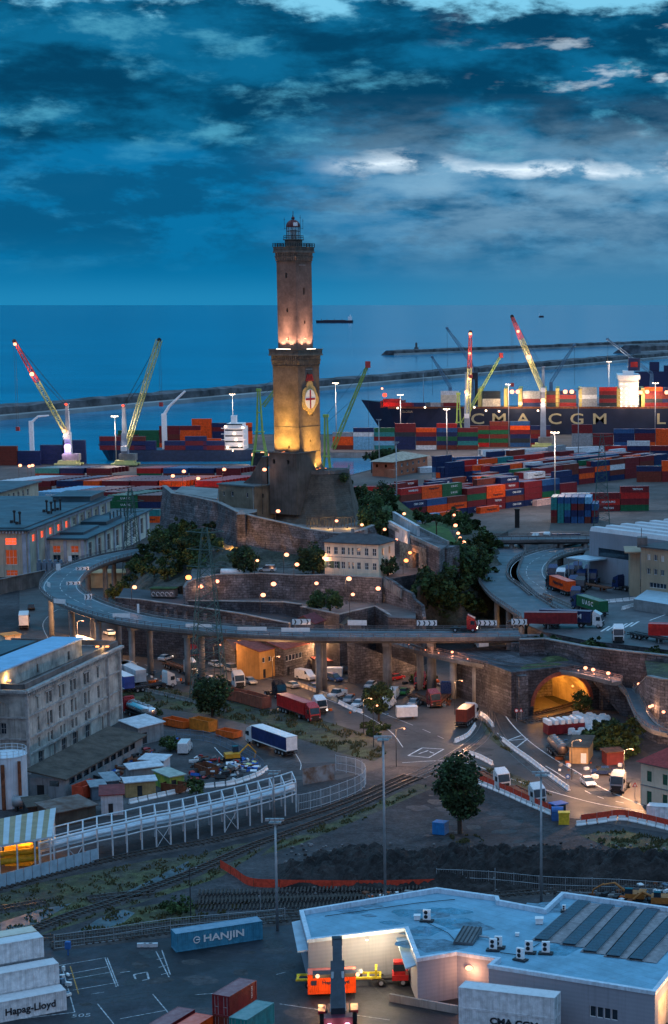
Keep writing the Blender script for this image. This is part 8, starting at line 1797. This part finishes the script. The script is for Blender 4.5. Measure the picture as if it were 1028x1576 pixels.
lg=MB();lg.b6(-2.6,-1.9,-1.275,-1.255,1.2,1.8);lg.build('emblem',tt,oc)
yt=thing('terminal_truck','red terminal tractor with a yellow skeletal trailer in front of the lit wall','truck',P(606,1514),R(5));RT2=mat('terminal_red',(.40,.02,.02),.4,var=.15)
m=MB();m.b6(-.2,1.9,-1.2,1.2,.8,1.5);m.b6(.0,1.5,-1.0,.3,1.5,3.2);m.build('cab',RT2,yt);m=MB();m.b6(-.03,1.53,-1.03,.2,2.0,2.9);m.build('cab_glass',M['glass'],yt)
m=MB();m.b6(-2.8,-.2,-.5,.5,.7,1.0);m.build('chassis',M['dark_steel'],yt);m=MB();m.b6(-12.5,-1.6,-1.1,-.8,1.1,1.35);m.b6(-12.5,-1.6,.8,1.1,1.1,1.35)
for i in range(8):m.b6(-12.4+i*1.5,-12.1+i*1.5,-.8,.8,1.12,1.33)
m.b6(-2.4,-2.1,-1.1,1.1,1.35,2.3);m.build('trailer_frame',mat('trailer_yellow',(.55,.45,.03),.6,vs=1.5,var=.3),yt)
for x in(1.2,-1.6,-10.8,-9.4):
 for s in(-1,1):wheel(yt,x,s*.95,.5,.42)
def lettering(c,s,size,x,z,m_,sx=1,bold=0.0,side=-1):
 o=text_obj('lettering',s,size,m_,c,(x,side*1.272,z),(R(90),0,0 if side<0 else math.pi),.004,sx,bold);return o
WL,BLK=MATS['letters_white'],MATS['letters_dark']
def ncpx(u0,v0,u1,v1,z,colr,L,label,k=0):
 a,b=P(u0,v0,z),P(u1,v1,z);d=(b-a);d.z=0;d.normalize();n=Vector((-d.y,d.x,0));c=a+d*L/2+n*1.22;c.z=z
 return near_container(c,math.atan2(d.y,d.x),colr,L,label)
hj=ncpx(271,1466,401,1446,3.02,'sky',12.19,'long weathered blue container beside the railway, white lettering on its side')
lettering(hj,'HANJIN',1.35,.6,1.35,WL,1.25,.035);m=MB();m.loft([[(-3.2+.5*k*math.cos(a),y,1.35+.5*k*math.sin(a))for a in[R(20+i*20)for i in range(17)]]for k,y in((1,-1.262),(1,-1.272),(.72,-1.272),(.72,-1.262))],0,False,False);m.tube([(-3.3,-1.268,1.35),(-2.75,-1.268,1.35)],.07,4);m.build('ring_emblem',WL,hj)
for i,(u0,v0,u1,v1,z,cc,lb)in enumerate(((-50,1584,90,1557,3.02,'white','nearest pale container at the left edge, with black lettering'),)):
 hl=ncpx(u0,v0,u1,v1,z,cc,12.19,lb)
dH=(P(90,1557)-P(-50,1584));dH.z=0;dH.normalize();nH=Vector((-dH.y,dH.x,0));aH=math.atan2(dH.y,dH.x);cH=Vector(hl.location)
lettering(hl,'Hapag-Lloyd',1.25,1.6,1.15,BLK,1.0,.03)
for i,(off,z,cc,lb)in enumerate(((2.75,3.02,'white','pale container under the second row at the left edge'),(2.75,5.64,'white','white container in the second row back at the left edge'),(5.5,3.02,'grey','lower container in the third row at the left edge'),(5.5,5.64,'grey','middle container in the third row at the left edge'),(5.5,8.26,'white','white container on top of the third row at the left edge'),(8.3,3.02,'cream','lowest container of the fourth row at the left edge'),(8.3,5.64,'cream','middle container of the fourth row at the left edge'),(8.3,8.26,'cream','cream topped container of the farthest row at the left edge'))):
 near_container(Vector((cH.x+nH.x*off-dH.x*(.0 if i<2 else 1.2),cH.y+nH.y*off,z)),aH,cc,12.19,lb)
hl.location.z=3.02
def topc(u0,v0,u1,v1,ztop,colr,label,L=6.06,under=None,ulabel=None):
 a,b=P(u0,v0,ztop),P(u1,v1,ztop);d=(b-a);d.z=0;d.normalize();n=Vector((-d.y,d.x,0));c=a+d*L/2+n*1.22;rz=math.atan2(d.y,d.x)+math.pi
 o=near_container((c.x,c.y,ztop-2.6),rz,colr,L,label)
 if under:near_container((c.x,c.y,ztop-5.22),rz,under,L,ulabel)
 return o
ZT2=3.02+5.22
mr=topc(353,1534,404,1503,ZT2,'maroon','maroon container on top of the brown one at the bottom of the picture',6.06,'brown','brown container under the maroon one at the bottom of the picture')
tx=text_obj('lettering','TRITON',.42,WL,mr,(-1.9,1.272,1.5),(R(90),R(-90),math.pi),.004)
topc(380,1570,428,1539,ZT2,'teal','teal container beside the maroon one at the bottom of the picture',6.06,'orange','orange container under the teal one at the bottom of the picture')
topc(256,1580,294,1557,5.62,'maroon','maroon container cut by the bottom edge, left of the orange one');topc(284,1590,321,1567,5.62,'orange','orange container cut by the bottom edge')
cm1=ncpx(706,1583,846,1600,3.02,'white',12.19,'pale container with black letters under the plain one, bottom of the picture');cm2=near_container(Vector(cm1 .location)+Vector((0,0,2.62)),cm1 .rotation_euler.z,'white',12.19,'plain pale container on top of the lettered one, bottom of the picture')
lettering(cm1,'CMA CGM',1.15,1.0,1.45,BLK,1.15,.05)
c=P(690,1640);near_container((c.x,c.y,3.02),R(22),'lightblue',12.19,'container with a pale blue white roof at the bottom edge');c2=P(725,1655);near_container((c2 .x,c2 .y,3.02),R(22),'navy',12.19,'dark blue container at the bottom edge beside the pale roofed one')
from mathutils import noise as NZ
def mound(label,px0,px1,v_near,v_far,hmax,seed,jit=1.0,name='earth_mound',nx=230,ny=34):
 m=MB();
 for j in range(ny+1):
  for i in range(nx+1):
   u=px0+(px1-px0)*i/nx;tj=j/ny;v=v_near(u)+(v_far(u)-v_near(u))*tj;p=P(u,v,3)
   e=math.sin(math.pi*tj)**.7*min(1,i/8)*min(1,(nx-i)/8)if 0<j<ny else 0
   h=(.55+.45*NZ.noise(Vector((p.x*.10,p.y*.05,seed))))*hmax+NZ.fractal(Vector((p.x*.6,p.y*.6,seed)),1,2,6)*1.15*jit
   ridge=abs(NZ.noise(Vector((p.x*.28,p.y*.06,seed+5))))*1.1
   m.v.append((p.x,p.y,2.98+max(0,(h-ridge)*e)))
 for j in range(ny):
  for i in range(nx):a=j*(nx+1)+i;m.f.append((a,a+1,a+nx+2,a+nx+1));m.m.append(0)
 return tag(m.build(name,mat('dark_earth',(.038,.031,.030),.95,vs=.3,c2=(.012,.011,.012),bump=1,bs=3,det=10,fine=.4),None),kind='structure')
mound('',425,1080,lambda u:1366+4*math.sin(u*.03),lambda u:1316+4*math.sin(u*.02)+(10 if u<480 else 0)+(8 if u>720 else 0),6.2,3)
mound('',520,960,lambda u:1374,lambda u:1345,2.6,9,name='earth_mound')
r=random.Random(14)
rm_=MB()
for i in range(900):
 u=r.uniform(440,1028);v=r.uniform(1300,1380);p=P(u,v);s=r.uniform(.08,.35);rm_.ball((p.x,p.y,3+r.uniform(0,.4)),s,5,4,r.randrange(2),.7)
tag(rm_.build('loose_stones',[mat('stone_pale',(.16,.15,.15),.9),mat('dark_earth',(.034,.028,.027))]),'loose stones and clods scattered round the earth mound','stones',kind='stuff')
nl=crom([P(u,v)for u,v in((339,1336),(362,1350),(385,1364),(430,1367),(500,1368),(590,1368),(672,1366))],6);m=MB();m.strip([p+Vector((0,0,.05))for p in nl],[p+Vector((0,0,1.35))for p in nl]);ns=thing('safety_net','long orange safety net along the dark earth mound','safety net');m.build('net',net,ns)
for p in resample(nl,4):m=MB();m.tube([p,p+Vector((0,0,1.4))],.05,4);m.build('stake',M['rust'],ns)
for u,v,lb in((958,1380,'short orange barrier by the excavator'),):pass
sp_=thing('sleeper_pile','long rows of stacked old railway sleepers beside the orange net','sleeper stack');rr=random.Random(3)
for row,(v,dv)in enumerate(((1399,0),(1392,0),(1385,0),(1378,0))):
 m=MB();a,b=P(304,v),P(690 if row>1 else 660,v-10);d=(b-a);n=int(d.length/.55);ang=math.atan2(d.y,d.x)
 for i in range(n):
  c=a+d*(i+.5)/n;k=0 if rr.random()<.75 else 1;m.box((c.x,c.y,3.15+(.3 if row%2 else 0)+rr.uniform(-.05,.05)),(.26,2.3,.24),ang+rr.uniform(-.05,.05),0);m.box((c.x+.05,c.y-1.16,3.15+(.3 if row%2 else 0)),(.12,.04,.12),ang,1)
 o=m.build('sleeper_row',[slp,M['concrete']],sp_);o['kind']='stuff'
ex=thing('excavator','orange excavator half hidden behind the fence at the right','excavator',P(975,1386),R(168));ex.scale=(.8,.8,.62);EO=mat('excavator_orange',(.36,.13,.03),.5,vs=1.5,var=.25)
for s in(-1,1):m=MB();m.loft([[(x,s*1.2-.3,z)for x,z in((-2,.4),(-1.7,0),(1.7,0),(2,.4),(1.7,.85),(-1.7,.85))],[(x,s*1.2+.3,z)for x,z in((-2,.4),(-1.7,0),(1.7,0),(2,.4),(1.7,.85),(-1.7,.85))]]);m.build('track',M['tyre'],ex)
m=MB();m.b6(-2.2,1.4,-1.35,1.35,1.0,2.1);m.b6(-2.3,-.9,-1.3,1.3,2.1,2.5);m.build('body',EO,ex);m=MB();m.b6(.0,1.4,.4,1.35,2.1,3.3);m.build('cab',M['glass'],ex)
m=MB();m.tube([(1.3,-.2,1.9),(3.6,-.2,4.0),(5.6,-.2,3.4)],.3,6,0,.2);m.tube([(5.6,-.2,3.6),(7.6,-.2,2.0),(7.8,-.2,.9)],.2,6,0,.14);m.build('arm',EO,ex);m=MB();m.wedge([(-.8,.2),(.4,.2),(.4,1.1),(-.6,1.0)],7.3,8.4);m.build('bucket',M['rust'],ex)
ex2=thing('excavator','yellow excavator cut by the right edge behind the fence','excavator',P(1014,1394),R(175));ex2 .scale=(.8,.8,.7);m=MB();m.b6(-2.2,1.4,-1.35,1.35,.9,2.2);m.tube([(1.3,-.2,1.9),(3.0,-.2,2.8),(4.6,-.2,1.2)],.28,6);m.build('body',EO,ex2);m=MB();m.b6(-2,2,-1.5,-.9,0,.85);m.b6(-2,2,.9,1.5,0,.85);m.build('tracks',M['tyre'],ex2);m=MB();m.b6(-.4,.9,.3,1.3,2.2,3.3);m.build('cab',M['glass'],ex2)
bb=thing('site_box','small bright blue box standing beside the big tree','site box',P(678,1283),R(-20));m=MB();m.b6(-1.1,1.1,-.9,.9,.05,2.0);m.build('box',mat('bright_blue_box',(.02,.18,.45),.5,vs=1.5,var=.15),bb)
m=MB();m.b6(-1.15,1.15,-.95,.95,2.0,2.08);
for x in(-.8,-.3,.3,.8):m.b6(x-.04,x+.04,-.95,-.9,.1,1.95)
m.build('lid',MATS['bright_blue_box'],bb)
for u,v,tv,lb in((593,1386,1135,'tallest foreground floodlight mast, left of the big tree'),(833,1392,1190,'foreground floodlight mast behind the blue roof'),(427,1432,1262,'foreground floodlight mast beside the blue container'),(422,1262,1188,'mast standing by the white pipe gallery')):
 light_mast(u,v,3,tv,lb,False,g='foreground masts',r=.17,nl=4)
street_lamp(P(294,1423),8.4,'thin leaning lamp post with a curved top by the tracks',0.01,g='road lamps',r=.12,hm=M['steel'],arm=.9)
for u,v,tv,lb in((762,1375,1336,'thin grey pole behind the blue roof'),(401,1404,1370,'thin grey pole by the sleeper stacks')):
 p=P(u,v);m=MB();m.tube([(0,0,0),(0,0,PD(u,tv,p.y).z-3)],.06,5);m.b6(-.3,0,-.05,.05,2.2,2.5);tag(m.build('pole',M['steel']),lb,'pole').location=p
m=MB();m.b6(-.35,.35,-.3,.3,.9,1.9);m.b6(-.08,.08,-.08,.08,0,.9);tag(m.build('junction_box',M['blue']),'small blue box on a post by the parking lines','junction box').location=P(105,1470)
m=MB()
for i in range(14):p=P(rr.uniform(88,106),rr.uniform(1490,1535));m.box((p.x,p.y,3.3),(rr.uniform(.2,.8),rr.uniform(.2,.6),rr.uniform(.2,.8)),rr.random()*3,i%2)
tag(m.build('loose_gear',[M['blue_steel'],M['white']]),'loose lashing gear lying beside the pale container stack','gear',kind='stuff')
m=MB()
for u in(218,228,236):p=P(u,1457);m.box((p.x,p.y,3.25),(1.2,.5,.5),R(8))
tag(m.build('concrete_block',M['white_steel']),'white broken concrete kerb piece lying on the terminal paving','kerb block');
# ================================================================ VEGETATION
make_tree('tree','big dark round tree standing alone on the gravel beside the blue box',P(708,1283),13.2,4.7,5.6,31,'leaf_dark',7000,.34,.45,nclump=42)
make_tree('tree','round dark tree in front of the viaduct under the lattice pylon',P(327,1103),9.0,5.4,4.0,32,'leaf_dark',4200,.36,.35,nclump=46)
make_tree('tree','small round tree at the corner of the parked cars',P(583,1110),8.0,3.3,3.0,33,'leaf_dark',2500,.34,.25)
make_tree('tree','round dark tree left on the upper terrace',P(374,884,Z2),7.4,4.3,3.6,34,'leaf_dark',3200,.36)
make_tree('tree','round dark tree on the terrace left of the cream house',P(482,884,Z2),7.8,4.6,3.7,35,'leaf_dark',3400,.36)
make_tree('tree','left one of the two small round trees in the court',P(488,941,Z1),5.0,2.7,2.2,36,'leaf',1800,.3);make_tree('tree','right one of the two small round trees in the court',P(508,943,Z1),5.6,3.0,2.4,37,'leaf',2000,.3)
make_tree('tree','small bushy tree at the right front corner of the cream house',P(597,887,Z2),5.2,3.0,2.3,38,'leaf_dark',2000,.32)
make_tree('pine_tree','umbrella pine standing on the lawn',P(672,826,25),6.6,3.9,1.9,39,'leaf_dark',2200,.32,.2,'pine',flat=1)
make_tree('tree','largest dark green tree on the slope right of the bastion',P(578,830,24),9.6,5.6,4.6,40,'leaf',4200,.38);make_tree('tree','tree behind the bastion corner under the lamps',P(573,800,22),9.0,4.6,4.0,41,'leaf',2600,.38);make_tree('tree','tree farthest back behind the bastion among the lamps',P(590,785,19),9.5,4.6,4.0,42,'leaf_dark',2600,.38)
make_tree('bush','bush hanging on the parapet corner of the bastion',PD(530,742,553),2.8,1.7,1.4,43,'leaf_dark',700,.25,.12,'bush')
make_tree('bush','bush beside the lattice pylon at the gallery corner',P(302,1224),3.4,2.0,1.6,44,'leaf',900,.26,.12,'bush');make_tree('bush','bush in the scrap yard behind the shed with the pale roof',P(262,1155),3.0,2.4,1.4,45,'leaf',900,.26,.12,'bush');make_tree('bush','low bush in the dry grass by the tracks',P(272,1404),2.2,2.8,1.1,46,'leaf',1100,.22,.1,'bush')
make_tree('bush','bush growing in the tunnel mouth',P(893,1098),4.8,2.7,2.3,47,'leaf',1300,.28,.12,'bush')
protos={}
def bush_at(p,s,label,k,group):
 if k not in protos:
  mt='leaf' if k%2 else 'leaf_dark';protos[k]=(crown_mesh('crown',2.4,2.4,2.0,20,1100,.30,60+k,mt=mt),trunk_mesh(1.2,.15,1.4,4,60+k))
 r=thing('bush',label,'bush',p,rnd.uniform(0,6.2),group);c=link_mesh('crown',protos[k][0],r,(0,0,1.6*s));c.scale=(s,s,s*rnd.uniform(.8,1.15));t=link_mesh('trunk',protos[k][1],r,(0,0,-.5))
 return r
dgm=bpy.context.evaluated_depsgraph_get()
def ground_z(x,y,z0=60):
 ok,loc,n,i,o,mx=scene.ray_cast(bpy.context.evaluated_depsgraph_get(),Vector((x,y,z0)),Vector((0,0,-1)))
 return loc.z if ok else 3
def scatter(regions,group,zr,smin,smax,where):
 for i,(u,v,z)in enumerate(regions):
  p=P(u,v,z);p.z-=.6;bush_at(p,rnd.uniform(smin,smax),'dark bush %s, %s of %d counted from the left'%(where,ORD[i]if i<20 else str(i+1)+'th',len(regions)),i%4,group)
left=sorted([(176,915,11),(188,905,13),(200,893,14.5),(206,876,15.5),(216,866,17),(222,880,17),(232,862,19),(238,880,18.5),(246,848,21),(250,868,20),(258,884,18.5),(262,835,23),(266,856,22),(274,872,20),(280,838,24),(285,856,22.5),(292,842,24.5),(298,864,22),(304,828,25.5),(312,846,24.5),(276,818,25),(290,822,25.5),(318,834,25),(322,812,26.5),(244,832,22),(306,878,20.5),(226,850,18.5),(336,842,25)])
scatter(left,'bushes on the cliff left of the fort',0,.8,1.6,'on the left cliff')
right=sorted([(654,935,13),(660,915,17),(668,900,19.5),(676,925,14.5),(680,948,10),(684,888,20.5),(694,905,17),(700,880,20.5),(704,930,12.5),(710,862,21.5),(716,900,17),(722,876,19.5),(724,945,9),(730,855,21),(736,885,17.5),(742,868,19),(744,915,12),(750,850,18.5),(756,890,14),(738,840,19),(694,858,22),(702,868,21.5),(708,850,22),(714,862,21),(690,872,21)])
scatter(right,'bushes on the green slope right of the fort',0,1.2,2.1,'on the right slope')
mid=sorted([(700,806,17),(712,800,15),(724,812,15),(732,824,16),(716,822,19),(650,800,20),(556,762,24),(600,775,17),(548,776,26),(606,800,24),(540,764,27),(546,790,27.5),(596,788,20),(612,812,24)]);scatter(mid,'bushes behind the fort',0,.9,1.7,'behind the fort and lawn')
wall_=sorted([(850,1000,13.5),(870,1010,13),(905,1015,13),(925,1020,12.5),(945,1022,12.5),(915,1003,14),(965,1028,11.5),(985,1030,11.5),(835,998,14),(1010,1022,13)]);scatter(wall_,'bushes above the tunnel',0,.7,1.3,'above the tunnel mouth')
ivy=sorted([(925,1150,3),(940,1140,5),(955,1150,4),(965,1135,6),(950,1165,3),(935,1125,6),(970,1160,3),(912,1140,3)]);scatter(ivy,'bushes by the tan hut',0,.9,1.5,'right of the tan hut')
vg_=sorted([(565,1120,3),(575,1132,3),(590,1122,3),(800,1090,3),(655,1060,3),(662,1045,4),(640,1050,3),(240,1100,3),(200,1045,3),(1010,1015,13)]);scatter(vg_,'roadside bushes',0,.5,.9,'beside the lower roads')
gm_=MB();r=random.Random(77)
def tufts(poly,n,h=.45):
 us,vs_=[p[0]for p in poly],[p[1]for p in poly]
 def inside(x,y):
  c=False
  for i in range(len(poly)):
   (x1,y1),(x2,y2)=poly[i],poly[i-1]
   if(y1>y)!=(y2>y)and x<(x2-x1)*(y-y1)/(y2-y1)+x1:c=not c
  return c
 k=0
 while k<n:
  u,v=r.uniform(min(us),max(us)),r.uniform(min(vs_),max(vs_))
  if not inside(u,v):continue
  k+=1
  if NZ.noise(Vector((u*.05,v*.12,3)))<.04:continue
  p=P(u,v);hh=h*r.uniform(.3,.9)
  for q in range(3):
   a=r.uniform(0,6.28);dx,dy=math.cos(a)*.13,math.sin(a)*.13;lx,ly=r.uniform(-.15,.15),r.uniform(-.15,.15)
   gm_.add([(p.x-dx,p.y-dy,3),(p.x+dx,p.y+dy,3),(p.x+lx,p.y+ly,3+hh)],[(0,1,2)],0 if r.random()<.4 else 1)
tufts([(188,1050),(270,1062),(340,1078),(460,1098),(560,1128),(597,1158),(575,1172),(520,1158),(440,1130),(330,1102),(188,1082)],5000,.7)
tufts([(0,1372),(240,1322),(430,1290),(340,1350),(230,1385),(60,1440),(0,1450)],4200);tufts([(110,1440),(180,1400),(300,1392),(400,1385),(300,1425)],1800);tufts([(450,1280),(560,1238),(660,1208),(560,1262),(400,1318)],1800)
tufts([(735,1175),(800,1195),(850,1225),(760,1195)],500);tufts([(890,1285),(960,1278),(1060,1300),(1060,1325),(940,1305)],1500,.6);tufts([(690,1285),(735,1285),(745,1295),(700,1300)],400);tufts([(742,1110),(752,1120),(790,1160),(770,1150)],350)
tag(gm_.build('grass_tufts',[mat('tuft_green',(.045,.06,.022),.9,vs=.3,var=.4),mat('tuft_dry',(.12,.10,.045),.9,vs=.3,var=.3)]),'dry and green grass along the tracks and verges','grass',kind='stuff')
k=thing('added_wall_light','wall lantern on the front of the cream house with the red roof','lantern',P(1003,1232,3)+Vector((0,-.6,3.6)));m=MB();m.b6(-.15,.15,-.15,.15,-.2,.2);m.build('lamp_face',LAMP_W,k);light(k,(0,-1.8,.4),420,(1,.66,.36),.3)  # added light that warms the house front, no real fitting
r=random.Random(90);sm=MB()
for i in range(150):
 zone=r.choice(((60,470,1440,1560),(430,900,1050,1180),(700,980,1120,1240),(60,450,1000,1180),(440,640,1040,1110),(640,800,1220,1300)))
 u,v=r.uniform(*zone[:2]),r.uniform(*zone[2:]);p=P(u,v);rx=r.uniform(.3,2.2);k=12;ph=r.uniform(0,6)
 pts=[(p.x+rx*(1+.35*math.sin(2*a+ph)+r.uniform(-.15,.15))*math.cos(a),p.y+rx*.9*(1+r.uniform(-.2,.2))*math.sin(a),3.0105+i*.00002)for a in[2*math.pi*j/k for j in range(k)]]
 sm.poly(pts,r.randrange(3))
tag(sm.build('ground_stains',[mat('oil_stain',(.022,.023,.027),.55,vs=1,var=.4,fine=.3),mat('dust_stain',(.045,.044,.046),.85,vs=1,var=.3,fine=.3),mat('patch_asphalt',(.05,.05,.055),.75,vs=1,var=.25,fine=.3)]),kind='structure')
mk=MB()
for a in(((430,1500),(470,1545),(480,1576)),((300,1480),(420,1490),(460,1520)),((140,1545),(260,1530),(420,1545)),((470,1060),(560,1090),(640,1130),(760,1160)),((760,1060),(775,1110),(830,1170),(940,1230)),((380,1180),(440,1168),(480,1140)),((560,1480),(600,1530),(680,1570))):
 L=crom([P(u,v)for u,v in a],10)
 for o_ in(-.9,.9):paint(mk,L,.28,o_,.011)
tag(mk.build('tyre_marks',MATS['oil_stain']),kind='structure')
for a in((205,1040,190,1046,'white lorry cab between the two left pairs of piers','white','curtain',TKW),(248,1008,225,1000,'red lorry cab with a dusty tan trailer under the viaduct','red','curtain',mat('dusty_tan',(.42,.28,.16),.7)),(300,1018,280,1008,'red lorry cab beyond the second pair of piers','red','redflat',None),(150,1012,128,1006,'white lorry beside the third bend pier','white','curtain',TKW),(645,1062,660,1045,'red lorry cab parked under the footbridge end','red','redflat',None),(672,1090,640,1078,'maroon lorry with an empty bed in the lot','maroon','redflat',None),(105,1035,92,1020,'white lorry cab on the slip road under the bend','white','redflat',None)):
 truck(a[0],a[1],a[2],a[3],a[4],a[5],a[6],9,a[7]if a[7]else None)
for a in((586,1066,594,1060,'dark car beside the right centre pier','black','car'),(598,1088,606,1082,'white van nose to the small tree','white','van'),(622,1068,630,1062,'green car in the shade of the footbridge','green','car'),(636,1086,628,1092,'silver car behind the box body','silver','car'),(515,1048,524,1050,'blue off-road car near the caravan','blue','suv'),(448,1058,436,1055,'silver car on the road by the red lorry','silver','car'),(610,1046,620,1044,'red car at the far end of the lot','red','car'),(596,1040,604,1040,'white car against the court wall','white','car'),(310,1046,322,1050,'black car by the pylon foot','black','car'),(385,1052,396,1056,'silver car in front of the ochre houses','silver','car'),(212,995,222,998,'white car near the road lamp under the bend','white','car'),(275,998,285,1002,'dark car beyond the white lorries','black','car'),(905,1208,915,1216,'white car on the bend before the cream house','white','car')):
 car(*a,lit=a[0]in(905,448))
sg=MB();r=random.Random(101)
for i in range(260):
 zone=r.choice(((190,330,1035,1062),(480,650,1040,1105),(60,180,1120,1230),(860,960,1140,1200),(640,700,1040,1090),(930,1028,1360,1395),(560,640,1375,1395)))
 p=P(r.uniform(*zone[:2]),r.uniform(*zone[2:]));s_=r.uniform(.2,.8);sg.box((p.x,p.y,3+s_*.4),(s_*r.uniform(.6,2.2),s_,s_*.8),0,r.randrange(6),Matrix.Rotation(r.random()*3,3,'Z'))
tag(sg.build('yard_clutter',[M['rust'],M['white'],M['dark_steel'],M['concrete'],M['blue_steel'],M['orange']]),'small crates, blocks and debris lying about the yards','clutter',kind='stuff')
sm=MB();r=random.Random(55)
for i in range(26):
 u,v=r.uniform(500,1000),r.uniform(1392,1510);p=P(u,v,ZR-.55)
 if not(v<1440 or(u>650 and v<1460)or(u>780 and v<1478)):continue
 k=14;rx=r.uniform(.5,2.6);ph=r.uniform(0,6);sm.poly([(p.x+rx*(1+.4*math.sin(2*a+ph))*math.cos(a)*1.5,p.y+rx*(1+r.uniform(-.25,.25))*math.sin(a),ZR-.545+i*.0004)for a in[2*math.pi*j/k for j in range(k)]],r.randrange(2))
o=sm.build('roof_stain',[mat('roof_damp',(.085,.21,.30),.3,vs=.6,var=.25,fine=.3),mat('roof_dirt',(.10,.19,.25),.7,vs=.6,var=.3,fine=.35)],wf)
m=MB();m.tube([P(657,1420,roofz+.1),P(690,1436,roofz+.1),P(705,1452,roofz+.1)],.05,4);m.tube([P(770,1466,roofz+.1),P(800,1470,roofz+.1),P(830,1452,roofz+.1)],.06,4);m.tube([P(500,1410,roofz+.1),P(640,1390,roofz+.1),P(700,1384,roofz+.1)],.05,4);m.build('cable_run',M['dark_steel'],wf)
flush_containers(300-len([o for o in bpy.data.objects if o.name.startswith('shipping_container')]))
